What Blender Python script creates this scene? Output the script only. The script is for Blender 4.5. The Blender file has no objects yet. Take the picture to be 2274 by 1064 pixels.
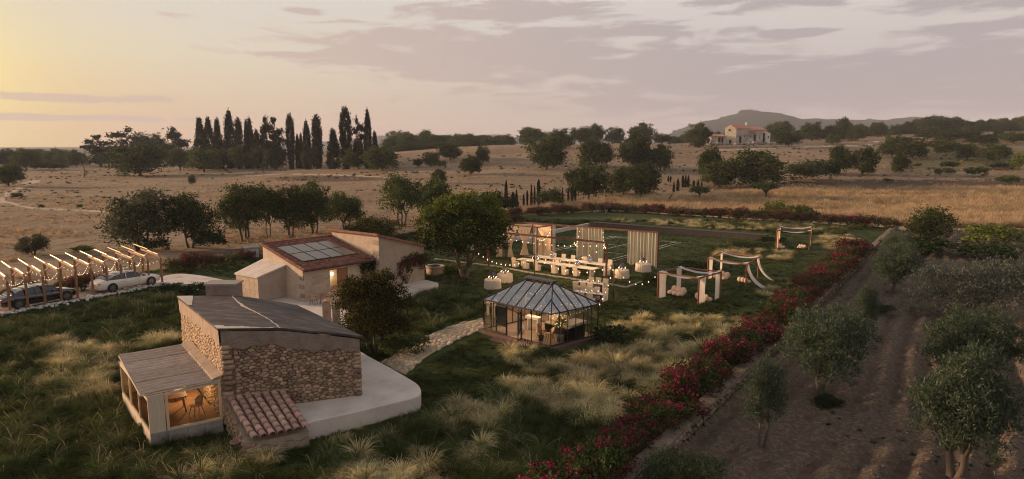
import bpy, math, random
import numpy as np
from mathutils import Vector, Matrix
SC = bpy.context.scene
C = SC.collection
PI = math.pi
# ---------------------------------------------------------------- camera
FPX, IW, IH, HOR, CAMZ = 1450.0, 2274.0, 1064.0, 322.0, 12.0
PITCH = math.atan((IH / 2 - HOR) / FPX)
cam_data = bpy.data.cameras.new('camera'); cam = bpy.data.objects.new('camera', cam_data); C.objects.link(cam)
cam.location = (0, 0, CAMZ); cam.rotation_euler = (PI / 2 - PITCH, 0, 0)
cam_data.sensor_width = 36; cam_data.lens = 36 * FPX / IW; cam_data.clip_start = 0.2; cam_data.clip_end = 30000
SC.camera = cam
# ---------------------------------------------------------------- light
SUN_AZ, SUN_EL = math.radians(-74), math.radians(10)
SUN_DIR = Vector((math.sin(SUN_AZ) * math.cos(SUN_EL), math.cos(SUN_AZ) * math.cos(SUN_EL), math.sin(SUN_EL)))
sl = bpy.data.lights.new('sun', 'SUN'); sl.energy = 4.6; sl.angle = math.radians(5); sl.color = (1.0, 0.64, 0.38)
so = bpy.data.objects.new('sun', sl); C.objects.link(so); so.rotation_euler = SUN_DIR.to_track_quat('Z', 'Y').to_euler()
SC.view_settings.view_transform = 'Standard'; SC.view_settings.look = 'None'
SC.view_settings.exposure = 0.74; SC.view_settings.gamma = 1.0; SC.view_settings.use_curve_mapping = False
SC.cycles.use_denoising = True; SC.cycles.denoising_prefilter = 'ACCURATE'; SC.cycles.pixel_filter_type = 'BLACKMAN_HARRIS'; SC.cycles.filter_width = 1.1; SC.cycles.adaptive_threshold = 0.006
SC.cycles.max_bounces = 8; SC.cycles.transparent_max_bounces = 16; SC.cycles.volume_bounces = 0
SC.cycles.sample_clamp_indirect = 4.0

def lin(r, g, b):
    f = lambda c: (c / 255 / 12.92) if c <= 10 else ((c / 255 + 0.055) / 1.055) ** 2.4
    return (f(r), f(g), f(b), 1)

def build_world():
    w = bpy.data.worlds.new('World'); SC.world = w; w.use_nodes = True
    nt = w.node_tree; N = nt.nodes; L = nt.links; N.clear()
    def nd(t, **k):
        n = N.new(t)
        for a, b in k.items(): setattr(n, a, b)
        return n
    def mth(op, a, b=None, c=None, clamp=False):
        n = nd('ShaderNodeMath', operation=op, use_clamp=clamp)
        for i, v in enumerate((a, b, c)):
            if v is None: continue
            if isinstance(v, (int, float)): n.inputs[i].default_value = v
            else: L.new(v, n.inputs[i])
        return n.outputs[0]
    def mixc(f, a, b, blend='MIX'):
        n = nd('ShaderNodeMix', data_type='RGBA', blend_type=blend)
        for s, v in (('Factor', f), ):
            if isinstance(v, (int, float)): n.inputs[0].default_value = v
            else: L.new(v, n.inputs[0])
        for i, v in ((6, a), (7, b)):
            if isinstance(v, tuple): n.inputs[i].default_value = v
            else: L.new(v, n.inputs[i])
        return n.outputs[2]
    def ramp(f, stops):
        n = nd('ShaderNodeValToRGB'); e = n.color_ramp.elements
        while len(e) < len(stops): e.new(0.5)
        for q, (p, c) in zip(e, stops): q.position = p; q.color = c
        L.new(f, n.inputs[0]); return n.outputs[0]
    tc = nd('ShaderNodeTexCoord'); sp = nd('ShaderNodeSeparateXYZ'); L.new(tc.outputs['Generated'], sp.inputs[0])
    x, y, z = sp.outputs
    zc = mth('MAXIMUM', z, 0.0)
    az = mth('ARCTAN2', x, y)
    dax = mth('SUBTRACT', az, float(SUN_AZ))
    ca = mth('COSINE', dax)
    f = mth('SMOOTHSTEP', ca, -0.35, 1.0) if False else None
    mr = nd('ShaderNodeMapRange', interpolation_type='SMOOTHSTEP'); L.new(ca, mr.inputs[0])
    mr.inputs[1].default_value = -0.15; mr.inputs[2].default_value = 1.0
    f = mr.outputs[0]
    right = ramp(zc, [(0, lin(160, 148, 148)), (0.05, lin(162, 151, 151)), (0.12, lin(176, 166, 163)), (0.22, lin(188, 181, 176)), (0.5, lin(168, 165, 166)), (1, lin(134, 134, 142))])
    left = ramp(zc, [(0, lin(208, 160, 124)), (0.05, lin(203, 176, 143)), (0.12, lin(199, 187, 162)), (0.22, lin(190, 184, 178)), (0.5, lin(178, 173, 170)), (1, lin(134, 134, 142))])
    base = mixc(f, right, left)
    # glow round the sun
    vm = nd('ShaderNodeVectorMath', operation='DOT_PRODUCT'); L.new(tc.outputs['Generated'], vm.inputs[0])
    ga, ge = math.radians(-44), math.radians(2.2)
    vm.inputs[1].default_value = (math.sin(ga) * math.cos(ge), math.cos(ga) * math.cos(ge), math.sin(ge))
    d = mth('MAXIMUM', vm.outputs['Value'], 0.0)
    g1 = mth('MULTIPLY', mth('POWER', d, 45.0), mth('POWER', mth('SUBTRACT', 1.0, zc), 5.0)); g2 = mth('POWER', d, 160.0)
    base = mixc(mth('MULTIPLY', g1, 0.80), base, lin(224, 190, 92))
    base = mixc(mth('MULTIPLY', g2, 0.7), base, lin(255, 236, 150))
    # clouds: banks laid out by bearing and height, ragged by noise
    cv = nd('ShaderNodeCombineXYZ'); L.new(mth('MULTIPLY', az, 3.2), cv.inputs[0]); L.new(mth('MULTIPLY', z, 17.0), cv.inputs[1])
    nz = nd('ShaderNodeTexNoise'); nz.inputs['Scale'].default_value = 3.0; nz.inputs['Detail'].default_value = 9; nz.inputs['Roughness'].default_value = 0.6; nz.inputs['Distortion'].default_value = 0.5
    L.new(cv.outputs[0], nz.inputs['Vector'])
    nzv = mth('SUBTRACT', nz.outputs['Fac'], 0.5)
    banks = [(-0.02, .137, .37, .047), (0.20, .115, .26, .03), (-0.06, .112, .22, .03), (0.02, .192, .17, .02), (0.46, .078, .52, .052), (0.70, .090, .36, .055), (0.37, .198, .14, .022), (0.60, .185, .15, .032),
             (-0.585, .058, .11, .0075), (-0.60, .034, .2, .005), (-0.33, .126, .05, .005), (0.40, .150, .06, .008), (-0.30, .183, .04, .006), (0.17, .160, .13, .013), (0.62, .140, .12, .010), (-.62, .195, .07, .006),
             (1.1, .12, .4, .05), (1.6, .16, .6, .06), (2.4, .13, .6, .05), (-1.5, .12, .5, .03), (-2.3, .16, .6, .05)]
    tot = None
    for (a0, e0, aw, eh) in banks:
        dx = mth('MULTIPLY', mth('SUBTRACT', az, a0), 1 / aw); dy = mth('MULTIPLY', mth('SUBTRACT', z, e0), 1 / eh)
        r = mth('SQRT', mth('ADD', mth('MULTIPLY', dx, dx), mth('MULTIPLY', dy, dy)))
        m = mth('SUBTRACT', 1.0, r)
        tot = m if tot is None else mth('SMOOTH_MAX', tot, m, 0.15)
    # generic high cloud everywhere above the frame
    pv = nd('ShaderNodeCombineXYZ'); zz = mth('ADD', zc, 0.12); L.new(mth('DIVIDE', x, zz), pv.inputs[0]); L.new(mth('DIVIDE', y, zz), pv.inputs[1])
    nh = nd('ShaderNodeTexNoise'); nh.inputs['Scale'].default_value = 0.9; nh.inputs['Detail'].default_value = 6; L.new(pv.outputs[0], nh.inputs['Vector'])
    gen = mth('SUBTRACT', mth('MULTIPLY', nh.outputs['Fac'], 2.6), 1.75)
    tot = mth('MAXIMUM', tot, gen)
    cm = mth('ADD', tot, mth('MULTIPLY', nzv, 2.7))
    mr2 = nd('ShaderNodeMapRange', interpolation_type='SMOOTHSTEP'); L.new(cm, mr2.inputs[0])
    mr2.inputs[1].default_value = -0.02; mr2.inputs[2].default_value = 0.46
    ccol = mixc(f, lin(146, 136, 138), lin(186, 160, 148))
    cov = mth('MULTIPLY', mr2.outputs[0], 0.78)
    col = mixc(cov, base, ccol)
    sky = nd('ShaderNodeTexSky', sky_type='NISHITA'); sky.sun_disc = False; sky.sun_elevation = SUN_EL; sky.sun_rotation = SUN_AZ; sky.dust_density = 3
    tot_c = mixc(1.0, col, mixc(0.003, (0, 0, 0, 1), sky.outputs[0]), 'ADD')
    bg = nd('ShaderNodeBackground'); L.new(tot_c, bg.inputs[0]); bg.inputs[1].default_value = WORLD_STRENGTH
    out = nd('ShaderNodeOutputWorld'); L.new(bg.outputs[0], out.inputs[0])
WORLD_STRENGTH = 0.83
build_world()
# ---------------------------------------------------------------- picking points
cp, sp_ = math.cos(PITCH), math.sin(PITCH)
def ray(u, v):
    a, b = u - IW / 2, IH / 2 - v
    return (a, FPX * cp + b * sp_, -FPX * sp_ + b * cp)
def P(u, v, z=0.0):
    d = ray(u, v); t = (z - CAMZ) / d[2]
    return Vector((d[0] * t, d[1] * t, z))
def PY(u, v, Y):
    d = ray(u, v); t = Y / d[1]
    return Vector((d[0] * t, Y, CAMZ + d[2] * t))
def ZV(x, y, v):
    """height at which the upright through (x, y) is seen at row v"""
    b = IH / 2 - v
    # depth = y cp - (z-12) sp ; up = y sp + (z-12) cp ; up/depth = b/F
    k = b / FPX
    return CAMZ + (k * y * cp - y * sp_) / (cp + k * sp_)
def UV(p):
    dz = p[2] - CAMZ; dep = p[1] * cp - dz * sp_; up = p[1] * sp_ + dz * cp
    return (IW / 2 + FPX * p[0] / dep, IH / 2 - FPX * up / dep)
# ---------------------------------------------------------------- noise and terrain
def vnoise(x, y, seed=0):
    x = np.asarray(x, float); y = np.asarray(y, float)
    xi = np.floor(x).astype(np.int64); yi = np.floor(y).astype(np.int64)
    fx = x - xi; fy = y - yi; fx = fx * fx * (3 - 2 * fx); fy = fy * fy * (3 - 2 * fy)
    def h(a, b):
        n = (a * 374761393 + b * 668265263 + seed * 974711) & 0xffffffff
        n = ((n ^ (n >> 13)) * 1274126177) & 0xffffffff
        return ((n ^ (n >> 16)) & 0xffff) / 65535.0
    return (h(xi, yi) * (1 - fx) + h(xi + 1, yi) * fx) * (1 - fy) + (h(xi, yi + 1) * (1 - fx) + h(xi + 1, yi + 1) * fx) * fy
def fbm(x, y, seed=0, oct=4):
    s = 0; a = 0.5
    for i in range(oct):
        s = s + a * vnoise(np.asarray(x) * 2 ** i, np.asarray(y) * 2 ** i, seed + i); a *= 0.5
    return s
KU = [-900, 0, 300, 500, 700, 900, 1100, 1300, 1660, 1900, 2050, 2274, 3200]
KH = {116: [0] * 13,
      330: [0, 0, 0.6, 1.8, 4.6, 9.2, 12.4, 13.0, 13.6, 14.2, 15.0, 16.0, 17],
      460: [0, 0, 0, 1, 3, 7.5, 9.5, 10.5, 13.0, 18, 21, 22, 23],
      900: [-3, -3, -3, -3, 0, 3, 4, 5, 7, 11, 13, 14, 14],
      2200: [0] * 13}
def T(x, y):
    """ground outside the garden"""
    x = np.asarray(x, float); y = np.asarray(y, float)
    u = 1137 + FPX * x / np.maximum(y, 40)
    ks = sorted(KH); h = np.zeros(np.broadcast(x, y).shape)
    for a, b in zip(ks[:-1], ks[1:]):
        ha, hb = np.interp(u, KU, KH[a]), np.interp(u, KU, KH[b])
        t = np.clip((y - a) / (b - a), 0, 1)
        if a == 116: t = np.clip(t * t * (2.2 - 1.2 * t) * 0.35 + t * 0.65, 0, 1)
        else: t = t * t * (3 - 2 * t)
        h = np.where((y > a) & (y <= b), ha + (hb - ha) * t, h)
    amp = np.clip((y - 116) / 140, 0, 1) * np.clip((1500 - y) / 800, 0, 1)
    h = h + amp * (2.2 * (fbm(x / 55, y / 55, 5, 3) - 0.44) + 0.5 * (fbm(x / 13, y / 13, 9, 2) - 0.37))
    return h - 0.45
def G(x, y):
    """garden ground"""
    x = np.asarray(x, float); y = np.asarray(y, float)
    h = 0.16 * (fbm(x / 6, y / 6, 21, 3) - 0.44) + 0.05 * (fbm(x / 1.3, y / 1.3, 31, 2) - .37)
    h = h + 0.22 * np.exp(-(((x + 3.5) / 4) ** 2 + ((y - 31) / 4) ** 2))
    return h
def PT(u, v):
    d = ray(u, v); lo = 15.0; Y = 15.0; pz = None
    while Y < 3000:
        t = Y / d[1]; x, z = d[0] * t, CAMZ + d[2] * t
        if z <= float(T(x, Y)): break
        lo = Y; Y *= 1.01
    hi = Y
    for _ in range(24):
        m = (lo + hi) / 2; t = m / d[1]
        if CAMZ + d[2] * t <= float(T(d[0] * t, m)): hi = m
        else: lo = m
    t = hi / d[1]
    return Vector((d[0] * t, hi, float(T(d[0] * t, hi))))
# ---------------------------------------------------------------- objects
def tag(o, label=None, cat=None, group=None, kind=None):
    if label: o['label'] = label
    if cat: o['category'] = cat
    if group: o['group'] = group
    if kind: o['kind'] = kind
    return o
def thing(name, label, cat, loc=(0, 0, 0), rz=0.0, group=None, scale=None):
    o = bpy.data.objects.new(name, None); C.objects.link(o)
    o.location = loc; o.rotation_euler = (0, 0, rz); o.empty_display_size = 0.2
    if scale is not None: o.scale = scale if hasattr(scale, '__len__') else (scale,) * 3
    return tag(o, label, cat, group)
def copy_tree(o, parent=None):
    c = o.copy(); C.objects.link(c)
    if parent is not None: c.parent = parent
    for ch in list(o.children): copy_tree(ch, c)
    return c
def place(proto, used, loc, rz=0, label=None, group=None, scale=None):
    """first call moves the built thing itself, later calls copy it"""
    o = proto if not used else copy_tree(proto)
    used.append(o); o.location = loc; o.rotation_euler = (0, 0, rz)
    if scale is not None: o.scale = scale if hasattr(scale, '__len__') else (scale,) * 3
    if label: o['label'] = label
    if group: o['group'] = group
    return o
class MB:
    """collects shapes and links them as one mesh object"""
    def __init__(s, off=(0, 0, 0)): s.v = []; s.f = []; s.m = []; s.sm = []; s.off = Vector(off)
    def add(s, vs, fs, mi=0, smooth=False):
        b = len(s.v); s.v += [tuple(Vector(p) - s.off) for p in vs]
        for f in fs: s.f.append(tuple(i + b for i in f)); s.m.append(mi); s.sm.append(smooth)
        return s
    def quad(s, a, b, c, d, mi=0): return s.add([a, b, c, d], [(0, 1, 2, 3)], mi)
    def hexa(s, p, mi=0):
        """p: four bottom corners, four top corners, same winding (anticlockwise from above)"""
        return s.add(p, [(3, 2, 1, 0), (4, 5, 6, 7), (0, 1, 5, 4), (1, 2, 6, 5), (2, 3, 7, 6), (3, 0, 4, 7)], mi)
    def box(s, c, sz, rz=0.0, mi=0, M=None):
        hx, hy, hz = sz[0] / 2, sz[1] / 2, sz[2] / 2; ca, sa = math.cos(rz), math.sin(rz); p = []
        for dz in (-hz, hz):
            for dx, dy in ((-hx, -hy), (hx, -hy), (hx, hy), (-hx, hy)):
                q = Vector((c[0] + dx * ca - dy * sa, c[1] + dx * sa + dy * ca, c[2] + dz)); p.append(M @ q if M else q)
        return s.hexa(p, mi)
    def prism(s, poly, z0, z1, mi=0):
        n = len(poly); g0 = z0 if callable(z0) else (lambda x, y: z0); g1 = z1 if callable(z1) else (lambda x, y: z1)
        vs = [(p[0], p[1], g0(p[0], p[1])) for p in poly] + [(p[0], p[1], g1(p[0], p[1])) for p in poly]
        return s.add(vs, [tuple(reversed(range(n))), tuple(range(n, 2 * n))] + [(i, (i + 1) % n, n + (i + 1) % n, n + i) for i in range(n)], mi)
    def bar(s, a, b, w, h=None, mi=0, up=(0, 0, 1)):
        """square bar from a to b"""
        a, b = Vector(a), Vector(b); h = h or w; d = (b - a).normalized(); u = Vector(up)
        if abs(d.dot(u)) > .98: u = Vector((1, 0, 0))
        x = d.cross(u).normalized(); y = x.cross(d).normalized()
        q = [x * (i * w / 2) + y * (j * h / 2) for i, j in ((-1, -1), (1, -1), (1, 1), (-1, 1))]
        return s.hexa([a + k for k in q] + [b + k for k in q], mi)
    def tube(s, pts, r, n=6, mi=0, cap=True):
        pts = [Vector(p) for p in pts]; rs = r if hasattr(r, '__len__') else [r] * len(pts); vs = []; m = len(pts)
        px = None
        for i, p in enumerate(pts):
            d = (pts[min(i + 1, m - 1)] - pts[max(i - 1, 0)]).normalized()
            x = d.orthogonal().normalized() if px is None else (px - d * px.dot(d)).normalized()
            px = x; y = d.cross(x)
            vs += [p + (x * math.cos(k * 2 * PI / n) + y * math.sin(k * 2 * PI / n)) * rs[i] for k in range(n)]
        fs = [(i * n + k, i * n + (k + 1) % n, (i + 1) * n + (k + 1) % n, (i + 1) * n + k) for i in range(m - 1) for k in range(n)]
        if cap: fs += [tuple(reversed(range(n))), tuple(range((m - 1) * n, m * n))]
        return s.add(vs, fs, mi, True)
    def lathe(s, prof, n=16, c=(0, 0, 0), mi=0, wob=None):
        vs = []; m = len(prof)
        for i, (r, z) in enumerate(prof):
            for k in range(n):
                a = k * 2 * PI / n; rr = r * (wob(i, a) if wob else 1)
                vs.append((c[0] + rr * math.cos(a), c[1] + rr * math.sin(a), c[2] + z))
        fs = [(i * n + k, i * n + (k + 1) % n, (i + 1) * n + (k + 1) % n, (i + 1) * n + k) for i in range(m - 1) for k in range(n)]
        fs += [tuple(reversed(range(n))), tuple(range((m - 1) * n, m * n))]
        return s.add(vs, fs, mi, True)
    def blob(s, c, r, n=10, m=7, mi=0, seed=0, amp=0.0):
        vs = []; rg = random.Random(seed); ph = [rg.uniform(0, 6) for _ in range(4)]
        for i in range(m + 1):
            t = PI * i / m
            for k in range(n):
                a = 2 * PI * k / n; q = 1 + amp * (math.sin(2 * a + ph[0]) * math.sin(2 * t + ph[1]) + .6 * math.sin(3 * a + ph[2]) * math.sin(3 * t + ph[3]))
                vs.append((c[0] + r[0] * q * math.sin(t) * math.cos(a), c[1] + r[1] * q * math.sin(t) * math.sin(a), c[2] - r[2] * q * math.cos(t)))
        return s.add(vs, [(i * n + k, i * n + (k + 1) % n, (i + 1) * n + (k + 1) % n, (i + 1) * n + k) for i in range(m) for k in range(n)], mi, True)
    def grid(s, rows, mi=0, smooth=True, closed=False):
        n = len(rows[0]); vs = [p for r in rows for p in r]
        fs = [(i * n + k, i * n + k + 1, (i + 1) * n + k + 1, (i + 1) * n + k) for i in range(len(rows) - 1) for k in range(n - 1)]
        return s.add(vs, fs, mi, smooth)
    def mesh(s, name, mats):
        me = bpy.data.meshes.new(name); me.from_pydata(s.v, [], s.f)
        for m in (mats if isinstance(mats, (list, tuple)) else [mats]): me.materials.append(m)
        me.polygons.foreach_set('material_index', s.m); me.polygons.foreach_set('use_smooth', s.sm); me.update()
        return me
    def build(s, name, mats, parent=None, **k):
        o = bpy.data.objects.new(name, s.mesh(name, mats)); C.objects.link(o)
        if parent is not None: o.parent = parent
        return tag(o, **k)
def array_mesh(name, verts, k, mats, mat_index=None):
    """mesh of loose k-gons from an (n*k, 3) array"""
    verts = np.ascontiguousarray(verts, np.float32).reshape(-1, 3); n = len(verts) // k
    me = bpy.data.meshes.new(name); me.vertices.add(n * k); me.vertices.foreach_set('co', verts.ravel())
    me.loops.add(n * k); me.loops.foreach_set('vertex_index', np.arange(n * k, dtype=np.int32))
    me.polygons.add(n); me.polygons.foreach_set('loop_start', np.arange(0, n * k, k, dtype=np.int32))
    for m in (mats if isinstance(mats, (list, tuple)) else [mats]): me.materials.append(m)
    if mat_index is not None: me.polygons.foreach_set('material_index', np.asarray(mat_index, np.int32))
    me.update(calc_edges=True)
    return me
def link_mesh(name, me, parent=None, **k):
    o = bpy.data.objects.new(name, me); C.objects.link(o)
    if parent is not None: o.parent = parent
    return tag(o, **k)
# ---------------------------------------------------------------- materials
def mat(name, cols, scale=3.0, rough=0.85, bump=0.0, bscale=None, rand=0.0, metal=0.0, detail=5, stretch=None, island=0.0, spec=0.3, contrast=1.0, coat=0.0, coord='Object'):
    """diffuse-ish surface: noise runs through cols, rand varies by object, island varies by loose piece"""
    m = bpy.data.materials.new(name); m.use_nodes = True; nt = m.node_tree; N, L = nt.nodes, nt.links
    bs = N['Principled BSDF']; bs.inputs['Roughness'].default_value = rough; bs.inputs['Metallic'].default_value = metal
    bs.inputs['Specular IOR Level'].default_value = spec; bs.inputs['Coat Weight'].default_value = coat
    tc = N.new('ShaderNodeTexCoord'); vec = tc.outputs[coord]
    if stretch:
        mp = N.new('ShaderNodeMapping'); L.new(vec, mp.inputs[0]); mp.inputs['Scale'].default_value = stretch; vec = mp.outputs[0]
    nz = N.new('ShaderNodeTexNoise'); L.new(vec, nz.inputs['Vector']); nz.inputs['Scale'].default_value = scale; nz.inputs['Detail'].default_value = detail; nz.inputs['Roughness'].default_value = 0.6
    rp = N.new('ShaderNodeValToRGB'); e = rp.color_ramp.elements
    while len(e) < len(cols): e.new(0.5)
    for i, (q, c) in enumerate(zip(e, cols)):
        t = i / max(1, len(cols) - 1); q.position = 0.5 + (t - 0.5) * 0.5 / contrast; q.color = (*c[:3], 1)
    if len(cols) == 1: e[-1].color = (*cols[0][:3], 1); e[0].color = (*cols[0][:3], 1)
    L.new(nz.outputs['Fac'], rp.inputs[0]); col = rp.outputs[0]
    if rand or island:
        hs = N.new('ShaderNodeHueSaturation'); L.new(col, hs.inputs['Color'])
        src = N.new('ShaderNodeObjectInfo').outputs['Random'] if rand else N.new('ShaderNodeNewGeometry').outputs['Random Per Island']
        a = rand or island
        mr = N.new('ShaderNodeMapRange'); L.new(src, mr.inputs[0]); mr.inputs[3].default_value = 1 - a; mr.inputs[4].default_value = 1 + a
        L.new(mr.outputs[0], hs.inputs['Value'])
        mh = N.new('ShaderNodeMath'); mh.operation = 'MULTIPLY'; L.new(src, mh.inputs[0]); mh.inputs[1].default_value = 7.31
        fr = N.new('ShaderNodeMath'); fr.operation = 'FRACT'; L.new(mh.outputs[0], fr.inputs[0])
        mr3 = N.new('ShaderNodeMapRange'); L.new(fr.outputs[0], mr3.inputs[0]); mr3.inputs[3].default_value = 0.5 - a * .05; mr3.inputs[4].default_value = 0.5 + a * .05
        L.new(mr3.outputs[0], hs.inputs['Hue']); col = hs.outputs[0]
    L.new(col, bs.inputs['Base Color'])
    if bump:
        n2 = N.new('ShaderNodeTexNoise'); L.new(vec, n2.inputs['Vector']); n2.inputs['Scale'].default_value = bscale or scale * 4; n2.inputs['Detail'].default_value = 6
        bp = N.new('ShaderNodeBump'); bp.inputs['Strength'].default_value = bump; bp.inputs['Distance'].default_value = 0.05
        L.new(n2.outputs['Fac'], bp.inputs['Height']); L.new(bp.outputs[0], bs.inputs['Normal'])
    return m
def leaf_mat(name, cols, trans=0.35, tcol=None, var=0.25, rough=0.6):
    """leaf: colour differs leaf by leaf, lets some light through"""
    m = bpy.data.materials.new(name); m.use_nodes = True; nt = m.node_tree; N, L = nt.nodes, nt.links; N.clear()
    ge = N.new('ShaderNodeNewGeometry'); rp = N.new('ShaderNodeValToRGB'); e = rp.color_ramp.elements
    while len(e) < len(cols): e.new(0.5)
    for i, (q, c) in enumerate(zip(e, cols)): q.position = i / max(1, len(cols) - 1); q.color = (*c[:3], 1)
    L.new(ge.outputs['Random Per Island'], rp.inputs[0])
    oi = N.new('ShaderNodeObjectInfo'); mr = N.new('ShaderNodeMapRange'); L.new(oi.outputs['Random'], mr.inputs[0]); mr.inputs[3].default_value = 1 - var; mr.inputs[4].default_value = 1 + var
    hs = N.new('ShaderNodeHueSaturation'); L.new(rp.outputs[0], hs.inputs['Color']); L.new(mr.outputs[0], hs.inputs['Value'])
    df = N.new('ShaderNodeBsdfDiffuse'); tr = N.new('ShaderNodeBsdfTranslucent'); mx = N.new('ShaderNodeMixShader'); mx.inputs[0].default_value = trans
    L.new(hs.outputs[0], df.inputs[0]); L.new(hs.outputs[0], tr.inputs[0]); L.new(df.outputs[0], mx.inputs[1]); L.new(tr.outputs[0], mx.inputs[2])
    out = N.new('ShaderNodeOutputMaterial'); L.new(mx.outputs[0], out.inputs[0]); return m
def emit_mat(name, col, strength, sample=False):
    m = bpy.data.materials.new(name); m.use_nodes = True; bs = m.node_tree.nodes['Principled BSDF']
    bs.inputs['Base Color'].default_value = (*col, 1); bs.inputs['Emission Color'].default_value = (*col, 1); bs.inputs['Emission Strength'].default_value = strength
    if not sample:
        try: m.cycles.emission_sampling = 'NONE'
        except Exception: pass
    return m
def glass_mat(name, tint=(1, 1, 1), refl=0.08, rough=0.02):
    """thin pane: mostly clear, with a Fresnel reflection"""
    m = bpy.data.materials.new(name); m.use_nodes = True; nt = m.node_tree; N, L = nt.nodes, nt.links; N.clear()
    t = N.new('ShaderNodeBsdfTransparent'); t.inputs[0].default_value = (*tint, 1); g = N.new('ShaderNodeBsdfGlossy'); g.inputs['Roughness'].default_value = rough
    fr = N.new('ShaderNodeLayerWeight'); fr.inputs[0].default_value = 0.35; mr = N.new('ShaderNodeMapRange'); L.new(fr.outputs['Fresnel'], mr.inputs[0]); mr.inputs[3].default_value = refl; mr.inputs[4].default_value = 0.9
    mx = N.new('ShaderNodeMixShader'); L.new(mr.outputs[0], mx.inputs[0]); L.new(t.outputs[0], mx.inputs[1]); L.new(g.outputs[0], mx.inputs[2])
    out = N.new('ShaderNodeOutputMaterial'); L.new(mx.outputs[0], out.inputs[0]); return m
def cloth_mat(name, col, trans=0.4, alpha=1.0):
    m = bpy.data.materials.new(name); m.use_nodes = True; nt = m.node_tree; N, L = nt.nodes, nt.links; N.clear()
    df = N.new('ShaderNodeBsdfDiffuse'); tr = N.new('ShaderNodeBsdfTranslucent'); df.inputs[0].default_value = (*col, 1); tr.inputs[0].default_value = (*col, 1)
    mx = N.new('ShaderNodeMixShader'); mx.inputs[0].default_value = trans; L.new(df.outputs[0], mx.inputs[1]); L.new(tr.outputs[0], mx.inputs[2]); sh = mx.outputs[0]
    if alpha < 1:
        tp = N.new('ShaderNodeBsdfTransparent'); m2 = N.new('ShaderNodeMixShader'); m2.inputs[0].default_value = alpha; L.new(tp.outputs[0], m2.inputs[1]); L.new(sh, m2.inputs[2]); sh = m2.outputs[0]
    out = N.new('ShaderNodeOutputMaterial'); L.new(sh, out.inputs[0]); return m
def point_light(loc, power, col=(1, .62, .3), r=0.05, parent=None):
    l = bpy.data.lights.new('lamp_light', 'POINT'); l.energy = power; l.color = col; l.shadow_soft_size = r
    o = bpy.data.objects.new('lamp_light', l); C.objects.link(o); o.location = loc
    if parent is not None: o.parent = parent
    return o
def inside(poly, x, y):
    """vectorised point in polygon"""
    x = np.asarray(x, float); y = np.asarray(y, float); r = np.zeros(x.shape, bool); n = len(poly)
    for i in range(n):
        x1, y1 = poly[i][0], poly[i][1]; x2, y2 = poly[(i + 1) % n][0], poly[(i + 1) % n][1]
        if y1 == y2: continue
        c = ((y1 > y) != (y2 > y)) & (x < (x2 - x1) * (y - y1) / (y2 - y1) + x1); r ^= c
    return r
# ---------------------------------------------------------------- fitted stones
def cells(w, h, sx, sy, rng, jit=0.42, poly=None):
    """irregular fitted polygons filling a w x h rectangle (or poly)"""
    pts = []; nx, ny = max(1, round(w / sx)), max(1, round(h / sy))
    for j in range(ny):
        for i in range(nx):
            pts.append(((i + .5 + (0.25 if j % 2 else -.25) + rng.uniform(-jit, jit)) * w / nx, (j + .5 + rng.uniform(-jit, jit)) * h / ny))
    k = sx / sy; res = []; box = poly or [(0, 0), (w, 0), (w, h), (0, h)]
    for a in pts:
        pl = list(box)
        for b in pts:
            if a is b: continue
            dx, dy = (b[0] - a[0]), (b[1] - a[1]) * k
            if dx * dx + dy * dy > (3.2 * sx) ** 2: continue
            # bisector in the stretched metric
            mx, my = (a[0] + b[0]) / 2, (a[1] + b[1]) / 2; nx_, ny_ = dx, dy * k
            out = []; n = len(pl)
            for q in range(n):
                p, r = pl[q], pl[(q + 1) % n]
                dp = (p[0] - mx) * nx_ + (p[1] - my) * ny_; dr = (r[0] - mx) * nx_ + (r[1] - my) * ny_
                if dp <= 0: out.append(p)
                if (dp < 0 < dr) or (dr < 0 < dp):
                    t = dp / (dp - dr); out.append((p[0] + (r[0] - p[0]) * t, p[1] + (r[1] - p[1]) * t))
            pl = out
            if len(pl) < 3: break
        if len(pl) >= 3: res.append(pl)
    return res
def stone(mb, pl, fr, depth, rng, gap=0.012, mi=0, round_=0.22):
    """one stone: polygon pl in wall coordinates, fr(u, v, d) -> world"""
    n = len(pl); cx = sum(p[0] for p in pl) / n; cy = sum(p[1] for p in pl) / n
    R = max(1e-3, min(math.hypot((pl[i][0] + pl[(i + 1) % n][0]) / 2 - cx, (pl[i][1] + pl[(i + 1) % n][1]) / 2 - cy) for i in range(n)))
    g = max(0.55, 1 - gap / R)
    # cut the corners a little so stones look worn
    q = []
    for i in range(n):
        a, b, c = pl[i - 1], pl[i], pl[(i + 1) % n]; t = 0.17
        q += [(b[0] + (a[0] - b[0]) * t, b[1] + (a[1] - b[1]) * t), (b[0] + (c[0] - b[0]) * t, b[1] + (c[1] - b[1]) * t)]
    m = len(q); vs = []; tx, ty = rng.uniform(-.3, .3) * depth, rng.uniform(-.3, .3) * depth
    for sc_, d in ((g, -0.03), (g * (1 - round_ * .25), depth * .6), (g * (1 - round_ * 1.4), depth)):
        for p in q:
            dx, dy = (p[0] - cx) * sc_, (p[1] - cy) * sc_
            vs.append(fr(cx + dx, cy + dy, d + (tx * dx + ty * dy) / R * .5 * (d > 0)))
    fs = [(i, (i + 1) % m, m + (i + 1) % m, m + i) for i in range(m)] + [(m + i, m + (i + 1) % m, 2 * m + (i + 1) % m, 2 * m + i) for i in range(m)] + [tuple(range(2 * m, 3 * m))]
    mb.add(vs, fs, mi, True)
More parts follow.
